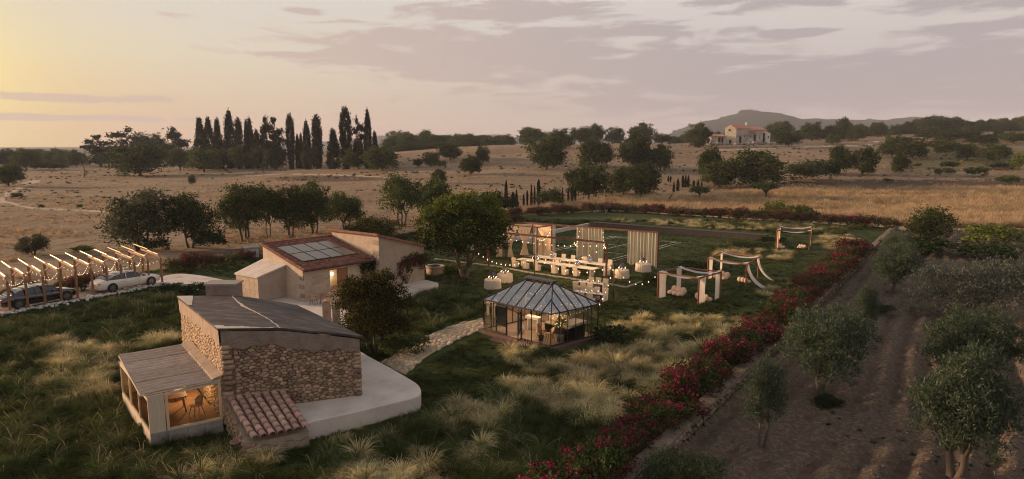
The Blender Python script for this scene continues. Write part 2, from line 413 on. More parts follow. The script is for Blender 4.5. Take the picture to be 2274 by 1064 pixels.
# ================================================================ materials shared by the setting
def ground_mat():
    m = bpy.data.materials.new('field_ground'); m.use_nodes = True; nt = m.node_tree; N, L = nt.nodes, nt.links
    bs = N['Principled BSDF']; bs.inputs['Roughness'].default_value = .95; bs.inputs['Specular IOR Level'].default_value = .1
    tc = N.new('ShaderNodeTexCoord'); at = N.new('ShaderNodeAttribute'); at.attribute_name = 'zone'
    sp = N.new('ShaderNodeSeparateColor'); L.new(at.outputs['Color'], sp.inputs[0])
    def noise(s, d=6, st=None):
        n = N.new('ShaderNodeTexNoise'); n.inputs['Scale'].default_value = s; n.inputs['Detail'].default_value = d; n.inputs['Roughness'].default_value = .65
        if st:
            mp = N.new('ShaderNodeMapping'); mp.inputs['Scale'].default_value = st; L.new(tc.outputs['Object'], mp.inputs[0]); L.new(mp.outputs[0], n.inputs['Vector'])
        else: L.new(tc.outputs['Object'], n.inputs['Vector'])
        return n.outputs['Fac']
    def ramp(f, a, b, lo=.35, hi=.65):
        r = N.new('ShaderNodeValToRGB'); r.color_ramp.elements[0].position = lo; r.color_ramp.elements[1].position = hi
        r.color_ramp.elements[0].color = (*a, 1); r.color_ramp.elements[1].color = (*b, 1); L.new(f, r.inputs[0]); return r.outputs[0]
    def mix(f, a, b, k=0):
        n = N.new('ShaderNodeMix'); n.data_type = 'RGBA'; L.new(a, n.inputs[6]); L.new(b, n.inputs[7])
        if isinstance(f, float): n.inputs[0].default_value = f
        else: L.new(f, n.inputs[0])
        return n.outputs[2]
    big, mid, fine = noise(.03), noise(.22), noise(1.6, 8)
    dry = mix(mid, ramp(fine, (.13, .088, .055), (.32, .235, .15), .32, .68), ramp(big, (.16, .11, .068), (.37, .275, .175)))
    streak = noise(.12, 5, (1, 5, 1))
    dry = mix(ramp(streak, (0, 0, 0), (.75, .75, .75), .5, .68), dry, ramp(fine, (.13, .085, .045), (.2, .13, .075)))
    spk = ramp(noise(.75, 3), (0, 0, 0), (.75, .75, .75), .56, .64); dry = mix(spk, dry, ramp(fine, (.065, .045, .03), (.13, .09, .055)))
    wheat = mix(noise(.3, 6, (.4, 2.2, 1)), ramp(fine, (.40, .29, .16), (.58, .44, .26)), ramp(streak, (.34, .24, .13), (.54, .40, .23)))
    green = ramp(fine, (.05, .06, .025), (.16, .13, .06))
    soil = mix(mid, ramp(fine, (.055, .036, .026), (.10, .068, .046)), ramp(fine, (.08, .053, .036), (.14, .097, .064)))
    pale = ramp(fine, (.38, .30, .22), (.5, .41, .31))
    # uneven borders
    def zone(ch):
        a = N.new('ShaderNodeMath'); a.operation = 'ADD'; L.new(ch, a.inputs[0])
        b = N.new('ShaderNodeMath'); b.operation = 'MULTIPLY_ADD'; L.new(mid, b.inputs[0]); b.inputs[1].default_value = .9; b.inputs[2].default_value = -.45; L.new(b.outputs[0], a.inputs[1])
        r = N.new('ShaderNodeMapRange'); L.new(a.outputs[0], r.inputs[0]); r.inputs[1].default_value = .3; r.inputs[2].default_value = .7; return r.outputs[0]
    col = mix(zone(sp.outputs[1]), dry, green); col = mix(zone(sp.outputs[0]), col, wheat); col = mix(zone(sp.outputs[2]), col, soil); col = mix(zone(at.outputs['Alpha']), col, pale)
    L.new(col, bs.inputs['Base Color'])
    bp = N.new('ShaderNodeBump'); bp.inputs['Strength'].default_value = .7; bp.inputs['Distance'].default_value = .35; L.new(noise(.9, 8), bp.inputs['Height']); L.new(bp.outputs[0], bs.inputs['Normal'])
    return m
def blob_px(u, v, cu, cv, ru, rv): return np.clip(1.6 - 1.6 * np.hypot((u - cu) / ru, (v - cv) / rv), 0, 1)
def line_px(u, v, pts, w):
    d = np.full(u.shape, 1e9)
    for (a, b), (c, e) in zip(pts[:-1], pts[1:]):
        t = np.clip(((u - a) * (c - a) + (v - b) * (e - b)) / ((c - a) ** 2 + (e - b) ** 2), 0, 1)
        d = np.minimum(d, np.hypot(u - a - t * (c - a), (v - b - t * (e - b)) * 2.5))
    return np.clip(1.5 - d / w, 0, 1)
def build_terrain():
    az = np.radians(np.concatenate([np.linspace(-180, -56, 40, endpoint=False), np.linspace(-56, 56, 330, endpoint=False), np.linspace(56, 180, 41)]))
    r = np.concatenate([[0.5], np.geomspace(3, 4500, 330)])
    R, A = np.meshgrid(r, az, indexing='ij'); x, y = R * np.sin(A), R * np.cos(A); z = T(x, y)
    n, k = R.shape
    me = bpy.data.meshes.new('ground')
    v = np.stack([x, y, z], -1).reshape(-1, 3)
    i, j = np.meshgrid(np.arange(n - 1), np.arange(k - 1), indexing='ij'); a = (i * k + j).ravel()
    q = np.stack([a, a + 1, a + k + 1, a + k], -1)[:, ::-1]
    me.vertices.add(len(v)); me.vertices.foreach_set('co', v.astype(np.float32).ravel())
    me.loops.add(q.size); me.loops.foreach_set('vertex_index', q.astype(np.int32).ravel())
    me.polygons.add(len(q)); me.polygons.foreach_set('loop_start', np.arange(0, q.size, 4, dtype=np.int32)); me.polygons.foreach_set('use_smooth', np.ones(len(q), bool))
    me.update(calc_edges=True)
    dep = np.maximum(y * cp - (z - CAMZ) * sp_, 1); u = IW / 2 + FPX * x / dep; w = IH / 2 - FPX * (y * sp_ + (z - CAMZ) * cp) / dep
    front = y > 40
    pw = [(1100, 482), (1350, 446), (1560, 440), (1680, 424), (2500, 420), (2500, 540), (1990, 540), (1640, 500), (1350, 490)]
    wheat = inside(pw, u, w) * front * 1.0
    soil = np.maximum(inside([(1650, 428), (1760, 402), (2500, 396), (2500, 420), (1700, 424)], u, w) * 1.0 * front, blob_px(u, w, 730, 397, 190, 10) * .95 * front)
    soil = np.maximum(soil, inside([(355, 620), (420, 560), (640, 540), (880, 515), (900, 535), (560, 575)], u, w) * 1.0 * front)
    soil = np.maximum(soil, (y < 95) * (x > .705 * y - 12.5) * 1.0)
    green = np.maximum(np.maximum(blob_px(u, w, 2150, 350, 330, 42), blob_px(u, w, 1000, 310, 230, 16)), blob_px(u, w, 120, 358, 180, 10) * .7) * front * .75
    green = np.maximum(green, blob_px(u, w, 2060, 375, 260, 14) * front * .6); green = np.maximum(green, (y > 460) * .8)
    pale = np.maximum(line_px(u, w, [(540, 391), (640, 386), (760, 389), (890, 395)], 3), line_px(u, w, [(-60, 452), (10, 448), (70, 462), (235, 470)], 5))
    pale = np.maximum(pale, line_px(u, w, [(5, 445), (20, 428), (60, 408), (80, 402)], 9)); pale = np.maximum(pale, line_px(u, w, [(1560, 334), (1700, 330), (1930, 322), (1945, 314)], 3)) * front
    col = np.stack([wheat, green, soil, pale], -1).reshape(-1, 4).astype(np.float32)
    at = me.color_attributes.new('zone', 'FLOAT_COLOR', 'POINT'); at.data.foreach_set('color', col.ravel())
    me.materials.append(ground_mat())
    link_mesh('ground', me, kind='structure')
build_terrain()
def sheet(name, poly, step, zf, m, mask=None):
    """ground sheet: a fine grid kept inside a polygon"""
    xs = np.arange(min(p[0] for p in poly), max(p[0] for p in poly) + step, step); ys = np.arange(min(p[1] for p in poly), max(p[1] for p in poly) + step, step)
    X, Y = np.meshgrid(xs, ys, indexing='ij'); n, k = X.shape
    cx, cy = X[:-1, :-1] + step / 2, Y[:-1, :-1] + step / 2; keep = inside(poly, cx, cy)
    if mask is not None: keep &= mask(cx, cy)
    i, j = np.nonzero(keep); a = i * k + j; q = np.stack([a, a + k, a + k + 1, a + 1], -1)
    used = np.unique(q); remap = np.full(n * k, -1); remap[used] = np.arange(len(used)); q = remap[q]
    x, y = X.ravel()[used], Y.ravel()[used]; v = np.stack([x, y, zf(x, y)], -1)
    me = bpy.data.meshes.new(name); me.vertices.add(len(v)); me.vertices.foreach_set('co', v.astype(np.float32).ravel())
    me.loops.add(q.size); me.loops.foreach_set('vertex_index', q.astype(np.int32).ravel()); me.polygons.add(len(q)); me.polygons.foreach_set('loop_start', np.arange(0, q.size, 4, dtype=np.int32)); me.polygons.foreach_set('use_smooth', np.ones(len(q), bool)); me.update(calc_edges=True)
    me.materials.append(m); return link_mesh(name, me, kind='structure')
# garden outline: along the wall on the right, the hedge at the back, the hedge behind the carport
WALL_A, WALL_B = P(1504, 969, .2), P(1990, 503, .2); WALL_A.z = WALL_B.z = 0
wdir = (WALL_B - WALL_A).normalized(); wnor = Vector((wdir.y, -wdir.x, 0))
WALL_0 = WALL_A - wdir * 14
EST = [WALL_0, WALL_B, P(1640, 486), P(1350, 468), P(1110, 481), P(880, 522), P(560, 569), P(362, 597), P(0, 652), P(-420, 720), Vector((-60, 12, 0)), Vector((-10, 8, 0))]
EST2 = [(p.x, p.y) for p in EST]
m_lawn = mat('lawn_earth', [(.024, .038, .011), (.046, .062, .019), (.085, .088, .033)], scale=1.6, bump=.8, bscale=5, detail=8, spec=.1, rough=1)
sheet('lawn', EST2, 0.5, lambda x, y: G(x, y) + 0.02, m_lawn)
# ploughed olive ground on the low side of the wall
nrm = lambda x, y: (x - WALL_A.x) * wnor.x + (y - WALL_A.y) * wnor.y
alo = lambda x, y: (x - WALL_A.x) * wdir.x + (y - WALL_A.y) * wdir.y
def OL(x, y):
    d = nrm(x, y) + 0.7 * (fbm(x / 9, y / 9, 3, 2) - .4) * 2
    return T(x, y) + 0.10 + 0.13 * np.sin(d * 2 * PI / 1.35) * (0.4 + 1.2 * vnoise(x / 7, y / 7, 4)) + 0.26 * (fbm(x / .8, y / .8, 7, 3) - .44) + .12 * (fbm(x / .3, y / .3, 8, 2) - .37)
m_soil = mat('ploughed_soil', [(.060, .042, .030), (.112, .082, .058), (.21, .16, .118)], scale=5, bump=.7, bscale=18, detail=8, spec=.1, rough=1)
olive_poly = [(WALL_0.x, WALL_0.y), (WALL_B.x, WALL_B.y), (90, 96), (75, 60), (40, 16), (4, 12)]
sheet('ploughed_field', olive_poly, 0.22, OL, m_soil, lambda x, y: (nrm(x, y) > 0.1) & (x < .85 * y + 3))
# court lines painted on the lawn
m_line = mat('line_paint', [(.62, .60, .54), (.75, .73, .66)], scale=6)
cL, cB, cR, cF = P(1163.5, 569.7), P(1359, 525.5), P(1512, 539), P(1342, 586)
def court_pt(s, t): return cL * ((1 - s) * (1 - t)) + cB * (s * (1 - t)) + cR * (s * t) + cF * ((1 - s) * t)
def court_line(s0, t0, s1, t1, w=.09):
    n = 24; rows = [[], []]; a, b = court_pt(s0, t0), court_pt(s1, t1); d = (b - a).normalized(); p = Vector((-d.y, d.x, 0)) * w / 2
    for i in range(n + 1):
        q = a + (b - a) * i / n
        for r, o in ((0, p), (1, -p)):
            e = q + o; rows[r].append((e.x, e.y, float(G(e.x, e.y)) + .05))
    MB().grid(rows, smooth=False).build('court_line', m_line, kind='structure')
for a in [(0, 0, 1, 0), (0, .07, 1, .07), (0, 1, 1, 1), (0, .93, 1, .93), (0, 0, 0, 1), (1, 0, 1, 1), (.965, 0, .965, 1), (.035, 0, .035, 1), (.36, .07, .36, .93), (.66, .07, .66, .93), (.08, .5, .965, .5)]: court_line(*a)
# ---------------------------------------------------------------- far hills
def hill(name, prof, Y, depth, m, seed, amp):
    us = np.linspace(prof[0][0], prof[-1][0], 160); vs = np.interp(us, [p[0] for p in prof], [p[1] for p in prof]); rows = []
    top = [PY(u, v, Y) for u, v in zip(us, vs)]
    for k in range(-14, 15):
        t = k / 14; row = []
        for i, p in enumerate(top):
            h = max(p.z, 0) * max(0, math.cos(t * PI / 2)) ** 1.3
            yy = Y + t * depth; xx = p.x + t * depth * .15
            h += amp * float(fbm(xx / 70, yy / 70, seed, 4) - .47) * (1 - abs(t)) + amp * .25 * float(vnoise(xx / 14, yy / 14, seed + 9) - .5) * (1 - abs(t))
            row.append((xx, yy, h - 3))
        rows.append(row)
    MB().grid(rows).build(name, m, kind='structure')
m_hill = mat('hill_scrub', [(.010, .013, .013), (.018, .021, .020), (.035, .034, .030)], scale=.012, detail=9, bump=.5, bscale=.08, spec=.05, rough=1)
hill('hill', [(1440, 330), (1475, 300), (1500, 291), (1545, 273), (1590, 265), (1630, 254), (1655, 247.5), (1690, 248), (1720, 255), (1745, 263), (1800, 265), (1870, 267), (1960, 265), (1990, 262), (2028, 259), (2050, 265), (2110, 272), (2250, 282), (2500, 300), (2800, 330)], 2500, 900, m_hill, 12, 16)
hill('distant_hills', [(560, 330), (700, 316), (850, 300), (930, 305), (1010, 301), (1100, 298), (1160, 304), (1260, 303), (1400, 310), (1560, 330)], 3900, 500, m_hill, 17, 14)
hill('distant_hills', [(-400, 330), (-250, 322), (-100, 326), (0, 328), (120, 327), (220, 330), (330, 322), (420, 328), (520, 333)], 3700, 500, m_hill, 19, 10)
# ---------------------------------------------------------------- air
def build_haze():
    m = bpy.data.materials.new('haze'); m.use_nodes = True; nt = m.node_tree; nt.nodes.clear()
    pv = nt.nodes.new('ShaderNodeVolumePrincipled'); pv.inputs['Color'].default_value = (.80, .84, .95, 1); pv.inputs['Density'].default_value = HAZE; pv.inputs['Anisotropy'].default_value = 0.0
    out = nt.nodes.new('ShaderNodeOutputMaterial'); nt.links.new(pv.outputs[0], out.inputs['Volume'])
    MB().box((0, 0, 84), (9600, 9600, 196)).build('haze', m, kind='stuff')
HAZE = 0.00015
build_haze()
# ================================================================ buildings
m_plaster_old = mat('weathered_plaster', [(.20, .145, .105), (.30, .225, .165), (.40, .31, .23)], scale=2.2, bump=.6, bscale=9, detail=8)
m_render_dark = mat('dark_render', [(.15, .115, .09), (.22, .17, .135), (.28, .22, .175)], scale=3, bump=.9, bscale=12, detail=8)
m_stone = mat('rubble_stone', [(.16, .105, .068), (.30, .205, .138), (.42, .30, .21)], scale=5, bump=.8, bscale=14, rand=.42)
m_stone_s = mat('small_rubble', [(.28, .19, .12), (.42, .30, .19), (.50, .37, .25)], scale=5, bump=.5, bscale=14, island=.25)
m_stone_s2 = mat('rubble_infill', [(.16, .105, .068), (.30, .205, .138), (.42, .30, .21)], scale=5, bump=.8, bscale=14, island=.42)
m_mortar = mat('mortar', [(.20, .15, .105), (.32, .245, .18)], scale=6, bump=.8, bscale=20)
m_tar = mat('tar_roof', [(.032, .025, .024), (.062, .050, .047), (.16, .13, .115)], scale=1.0, bump=.3, bscale=10, detail=9, stretch=(1, 2.2, 1))
m_pale = mat('pale_mortar', [(.45, .38, .30), (.62, .54, .44)], scale=6, bump=.4)
m_slab = mat('pale_terrace', [(.36, .30, .25), (.52, .45, .385), (.58, .51, .445), (.62, .55, .48)], scale=.9, bump=.12, bscale=14, detail=9)
m_cream = mat('cream_board', [(.44, .36, .26), (.56, .47, .35)], scale=2, stretch=(6, 6, 1), rough=.6)
m_block = mat('grey_block', [(.22, .19, .165), (.34, .30, .26)], scale=3, bump=.5, bscale=12, rand=.12)
m_corr = mat('fibre_cement', [(.33, .25, .195), (.41, .325, .26), (.48, .39, .32)], scale=2.6, stretch=(1, 1, 1), bump=.4, bscale=14, rand=.12, detail=8)
m_tile = mat('terracotta', [(.28, .155, .115), (.42, .255, .19), (.52, .37, .29)], scale=5, bump=.35, rand=.25, detail=7)
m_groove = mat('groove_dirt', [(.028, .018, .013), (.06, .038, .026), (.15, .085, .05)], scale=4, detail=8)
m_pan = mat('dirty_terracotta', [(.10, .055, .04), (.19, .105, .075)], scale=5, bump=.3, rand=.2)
m_tile_far = mat('terracotta_roof', [(.12, .05, .034), (.20, .085, .055), (.27, .135, .095)], scale=4, bump=.2, island=.3)
m_wood = mat('warm_wood', [(.20, .085, .035), (.33, .15, .062)], scale=3, stretch=(1, 8, 8), rough=.55, detail=6)
m_dark = mat('dark_void', [(.015, .012, .010), (.02, .016, .013)], scale=2)
m_black = mat('black_metal', [(.012, .012, .013), (.02, .02, .021)], scale=4, rough=.45, spec=.5)
m_white = mat('white_linen', [(.66, .60, .53), (.74, .68, .60)], scale=3, rough=.9)
m_rust = mat('rusted_steel', [(.085, .036, .022), (.15, .066, .040)], scale=4, rough=.8, bump=.2)
m_glass = glass_mat('window_glass', (.93, .93, .90), .05)
def wframe(A, B, z0=0.0):
    A, B = Vector((A[0], A[1], 0)), Vector((B[0], B[1], 0)); d = (B - A).normalized(); n = Vector((d.y, -d.x, 0))
    return lambda u, v, k: (A.x + d.x * u + n.x * k, A.y + d.y * u + n.y * k, z0 + v)
def L2(A, B): return math.hypot(B[0] - A[0], B[1] - A[1])
def lerp(a, b, t): return a + (b - a) * t
def wall_open(mb, A, B, z0, top, holes, th=.35, mi=0, n=12):
    """upright wall from A to B seen from its right-hand side, with rectangular openings (u0, u1, v0, v1) and reveals"""
    L = L2(A, B); fr = wframe(A, B); us = sorted(set([0, L] + [h[0] for h in holes] + [h[1] for h in holes] + [L * i / n for i in range(1, n)]))
    tf = top if callable(top) else (lambda u: top)
    for a, b in zip(us[:-1], us[1:]):
        if b - a < 1e-6: continue
        hs = [h for h in holes if h[0] <= a + 1e-6 and h[1] >= b - 1e-6]; c = z0
        for h in sorted(hs, key=lambda h: h[2]):
            if h[2] > c: mb.quad(fr(a, c, 0), fr(b, c, 0), fr(b, h[2], 0), fr(a, h[2], 0), mi)
            c = h[3]
        mb.quad(fr(a, c, 0), fr(b, c, 0), fr(b, tf(b), 0), fr(a, tf(a), 0), mi)
        mb.quad(fr(a, tf(a), 0), fr(b, tf(b), 0), fr(b, tf(b), -th), fr(a, tf(a), -th), mi)
        mb.quad(fr(b, z0, -th), fr(a, z0, -th), fr(a, tf(a), -th), fr(b, tf(b), -th), mi) if not hs else None
    for (a, b, c, d) in holes:
        mb.quad(fr(a, c, 0), fr(a, d, 0), fr(a, d, -th), fr(a, c, -th), mi); mb.quad(fr(b, d, 0), fr(b, c, 0), fr(b, c, -th), fr(b, d, -th), mi)
        mb.quad(fr(a, d, 0), fr(b, d, 0), fr(b, d, -th), fr(a, d, -th), mi); mb.quad(fr(b, c, 0), fr(a, c, 0), fr(a, c, -th), fr(b, c, -th), mi)
    return fr
# ---------------------------------------------------------------- the pale terrace round the stone house, the patio
def rounded(pts, r=0.5, k=5):
    out = []; n = len(pts)
    for i in range(n):
        a, b, c = Vector(pts[i - 1][:2]), Vector(pts[i][:2]), Vector(pts[(i + 1) % n][:2]); ra = min(r, (a - b).length * .45, (c - b).length * .45)
        p, q = b + (a - b).normalized() * ra, b + (c - b).normalized() * ra
        for j in range(k + 1):
            t = j / k; out.append(tuple(p * (1 - t) ** 2 + b * 2 * t * (1 - t) + q * t * t))
    return out
SLZ = 0.8
def slab(name, px, z, r=.6, bottom=-.4, bev=.035, m=None):
    pts = rounded([P(u, v, z) for u, v in px], r)
    a = sum(pts[i - 1][0] * pts[i][1] - pts[i][0] * pts[i - 1][1] for i in range(len(pts)))
    if a < 0: pts = pts[::-1]
    n = len(pts); ins = []
    for i in range(n):
        p, q = Vector(pts[i - 1]), Vector(pts[(i + 1) % n]); d = (q - p).normalized(); ins.append((pts[i][0] - d.y * bev, pts[i][1] + d.x * bev))
    mb = MB(); vs = [(x, y, bottom) for x, y in pts] + [(x, y, z - bev) for x, y in pts] + [(x, y, z) for x, y in ins]
    fs = [(k * n + i, k * n + (i + 1) % n, (k + 1) * n + (i + 1) % n, (k + 1) * n + i) for k in (0, 1) for i in range(n)] + [tuple(range(2 * n, 3 * n))]
    mb.add(vs, fs); return mb.build(name, m or m_slab, kind='structure')
slab('terrace', [(640, 951), (690, 936), (780, 917), (880, 893), (936, 880), (934, 856), (885, 826), (806, 784), (745, 742), (690, 700), (600, 720), (560, 800), (590, 880)], SLZ, r=1.1)
slab('patio', [(500, 690), (560, 650), (640, 600), (780, 560), (900, 600), (905, 640), (850, 668), (760, 738), (640, 742)], .30, r=.5)
slab('doorstep_terrace', [(845, 668), (880, 650), (910, 626), (945, 621), (974, 628), (972, 636), (930, 648), (905, 660)], .27, r=.3)
# ---------------------------------------------------------------- stone house
C1, C2 = P(504, 957, 0), P(802, 877, SLZ)
B1 = P(400, 664, 4.0); B2 = C2 + (B1 - C1) * .96; B1.z = B2.z = C1.z = C2.z = 0
def stone_house():
    house = thing('stone_house', 'rubble stone house with a flat dark tarred roof, nearest building in front', 'house', (C1.x, C1.y, 0)); o = house.location
    dF = (C2 - C1).normalized(); LF = (C2 - C1).length; LW = (B1 - C1).length
    def topF(u):
        pu = [497, 560, 629, 700, 760, 806]; pv = [735, 734.5, 734, 741.5, 748, 754]; p = C1 + dF * u; k = UV((p.x, p.y, 3.6))[0]
        return ZV(p.x, p.y, np.interp(k, pu, pv))
    zA, zB = topF(0), ZV(B1.x, B1.y, 665)
    mb = MB(o); zc = [topF(0), topF(LF), ZV(B2.x, B2.y, 690), zB]
    ins = .06; ctr = (C1 + C2 + B1 + B2) / 4; f = lambda p: p + (ctr - p).normalized() * ins * 1.5
    q = [f(C1), f(C2), f(B2), f(B1)]
    n = 14; fr0 = wframe(q[0], q[1]); Lq = L2(q[0], q[1])
    for i in range(n):
        a, b = Lq * i / n, Lq * (i + 1) / n
        mb.quad(fr0(a, -.4, 0), fr0(b, -.4, 0), fr0(b, topF(b) - .05, 0), fr0(a, topF(a) - .05, 0))
    for a, b, za, zb in ((q[1], q[2], zc[1], zc[2]), (q[2], q[3], zc[2], zc[3]), (q[3], q[0], zc[3], zc[0])):
        mb.quad((a.x, a.y, -.4), (b.x, b.y, -.4), (b.x, b.y, zb - .05), (a.x, a.y, za - .05))
    mb.build('wall', m_mortar, house)
    # roof: follows the sagging front profile and the back edge
    R = MB(o); rows = []; nu, nv = 20, 14; bk = [(397, 662), (524, 660), (600, 672), (668, 685)]
    def roof(i, j, dz=0):
        s, t = i / nu, j / nv; a = C1 + (C2 - C1) * s; b = B1 + (B2 - B1) * s; p = a + (b - a) * t
        k0 = topF(s * LF) + .05; k1 = ZV(b.x, b.y, np.interp(UV((b.x, b.y, 3.7))[0], [x[0] for x in bk], [x[1] for x in bk]))
        out = Vector(((s - .5) * .24, 0, 0)); z = k0 + (k1 - k0) * t + .03 * math.sin(s * 9 + t * 5) * (0 < i < nu and 0 < j < nv)
        p = p + (a - b).normalized() * (.12 * (1 - t) - .12 * t) + dF * (s - .5) * .26
        return (p.x, p.y, z + dz)
    R.grid([[roof(i, j, .09) for i in range(nu + 1)] for j in range(nv + 1)]); R.grid([[roof(i, j, 0) for i in range(nu, -1, -1)] for j in range(nv + 1)])
    edge = [(i, 0) for i in range(nu)] + [(nu, j) for j in range(nv)] + [(i, nv) for i in range(nu, 0, -1)] + [(0, j) for j in range(nv, 0, -1)]
    for (a, b), (c, d) in zip(edge, edge[1:] + edge[:1]): R.quad(roof(a, b), roof(c, d), roof(c, d, .09), roof(a, b, .09))
    ro = R.build('roof', m_tar, house)
    # pale filled crack along the fold, patch of lime at the front corner and along the left edge
    rg = random.Random(4); cr = MB(o); pts = []
    for j in range(0, 41):
        t = j / 40; s = .415 + .02 * math.sin(t * 7) + rg.uniform(-.005, .005) + .03 * (t > .6) * (t - .6); w = .03 + .05 * max(0, 1 - abs(t - .62) / .16) + rg.uniform(0, .015)
        p0 = Vector(roof(s * nu - w * 3.2, t * nv, .098)); p1 = Vector(roof(s * nu + w * 3.2, t * nv, .098)); pts.append((p0, p1))
    cr.grid([[p[0] for p in pts], [p[1] for p in pts]], smooth=False); cr.build('roof_crack', m_pale, ro)
    pa = MB(o)
    for i in range(12):
        a, b = i * .62, (i + 1) * .62; w0 = max(.05, 1.0 - .11 * i) + rg.uniform(0, .2)
        if i in (2, 3, 4): w0 *= .7
        pa.quad(roof(a, -.02, .10), roof(b, -.02, .10), roof(b, w0 * .8, .10), roof(a, w0 * .9, .10))
    pa.build('roof_patch', m_pale, ro); pa = MB(o)
    for j in range(5): pa.quad(roof(-.02, nv - j * .9, .102), roof(-.02, nv - (j + 1) * .9, .102), roof(2.2 - .4 * j, nv - (j + 1) * .9, .102), roof(2.6 - .4 * j, nv - j * .9, .102))
    pa.build('roof_patch', m_pale, ro)
    # plaster bands
    bd = MB(o); fr = wframe(C1, C2); N = 40
    bot = lambda u: topF(u) - (.66 + .10 * math.sin(u * 2.1 + .6) + .16 * math.exp(-((u - 2.55) / .22) ** 2) + .05 * math.sin(u * 9))
    for i in range(N):
        a, b = LF * i / N, LF * (i + 1) / N
        bd.quad(fr(a, bot(a), .10), fr(b, bot(b), .10), fr(b, topF(b) + .02, .12), fr(a, topF(a) + .02, .12))
        bd.quad(fr(a, bot(a), -.02), fr(b, bot(b), -.02), fr(b, bot(b), .10), fr(a, bot(a), .10))
    bd.quad(fr(LF, bot(LF), .10), fr(LF, bot(LF), -.6), fr(LF, topF(LF), -.6), fr(LF, topF(LF), .12)); bd.quad(fr(0, topF(0), .12), fr(0, topF(0), -.1), fr(0, bot(0), -.1), fr(0, bot(0), .10))
    bd.build('plaster_band', m_render_dark, house)
    bd = MB(o); fl = wframe(B1, C1); bl = lambda u: lerp(zB, zA, u / LW) - (.62 + .07 * math.sin(u * 2.3) + .05 * math.sin(u * 7))
    for i in range(N):
        a, b = LW * i / N, LW * (i + 1) / N
        bd.quad(fl(a, bl(a), .07), fl(b, bl(b), .07), fl(b, lerp(zB, zA, b / LW) + .02, .09), fl(a, lerp(zB, zA, a / LW) + .02, .09))
        bd.quad(fl(a, bl(a), -.02), fl(b, bl(b), -.02), fl(b, bl(b), .07), fl(a, bl(a), .07))
    bd.build('plaster_band', m_plaster_old, house)
    # fitted stones: every stone of the front is its own piece
    rg = random.Random(11); hF = 4.2
    area = lambda p: abs(sum(p[i - 1][0] * p[i][1] - p[i][0] * p[i - 1][1] for i in range(len(p))))
    rest, cnt = MB(o), 0
    for pl in sorted(cells(LF - .55, hF, .245, .135, rg, jit=.46), key=area, reverse=True):
        cx = sum(p[0] for p in pl) / len(pl) + .45; cy = sum(p[1] for p in pl) / len(pl)
        if cy > bot(min(cx, LF)) + .12: continue
        if cx > 2.5 and cy < .72 or cx < 2.5 and cy < .5: continue
        cnt += 1; s = MB(o) if cnt <= 296 else rest; stone(s, [(p[0] + .45, p[1]) for p in pl], wframe(C1, C2, 0), rg.uniform(.02, .06), rg, gap=.007, round_=.15)
        if s is not rest: s.build('stone', m_stone, house)
    if rest.v: rest.build('rubble_stones', m_stone_s2, house, kind='stuff')
    for u0, seed in ((0, 3), (LF - .12, 5)):
        z = .25 if u0 == 0 else SLZ; rg = random.Random(seed)
        while z < bot(u0 + .01) - .05:
            h = rg.uniform(.17, .26); w = rg.uniform(.42, .58) if u0 == 0 else rg.uniform(.28, .42); a = u0 - .06 if u0 == 0 else u0 - w + .2
            pl = [(a, z), (a + w, z + rg.uniform(-.02, .02)), (a + w, z + h), (a, z + h + rg.uniform(-.02, .02))]
            s = MB(o); stone(s, pl, wframe(C1, C2, 0), .13, rg, gap=.012, round_=.3); s.build('quoin', m_stone, house); z += h
    rg = random.Random(12); s = MB(o)
    for pl in cells(LW, 4.4, .25, .145, rg):
        cx = sum(p[0] for p in pl) / len(pl); cy = sum(p[1] for p in pl) / len(pl)
        if cy > bl(cx) + .08 or cy < .2: continue
        stone(s, pl, wframe(B1, C1, 0), rg.uniform(.03, .06), rg, gap=.012)
    s.build('small_stones', m_stone_s, house, kind='stuff')
    # chimney block at the back edge
    ch = MB(o); a, b = P(458, 662, 3.9), P(524, 662, 3.9); d = (b - a).normalized(); nb = Vector((-d.y, d.x, 0))
    zt = ZV(a.x, a.y, 634); q = [a, b, b + nb * .9, a + nb * .9 - d * .1]
    ch.prism([(p.x, p.y) for p in q], 3.2, zt, 0); q2 = [a - nb * .06 - d * .06, b - nb * .06 + d * .06, b + nb * .96 + d * .06, a + nb * .96 - d * .16]
    ch.build('chimney', m_render_dark, house); cap = MB(o); cap.prism([(p.x, p.y) for p in q2], zt, zt + .09); cap.build('chimney_cap', m_block, house)
    return house, topF, dF, LF
house, topF, dF, LF = stone_house()
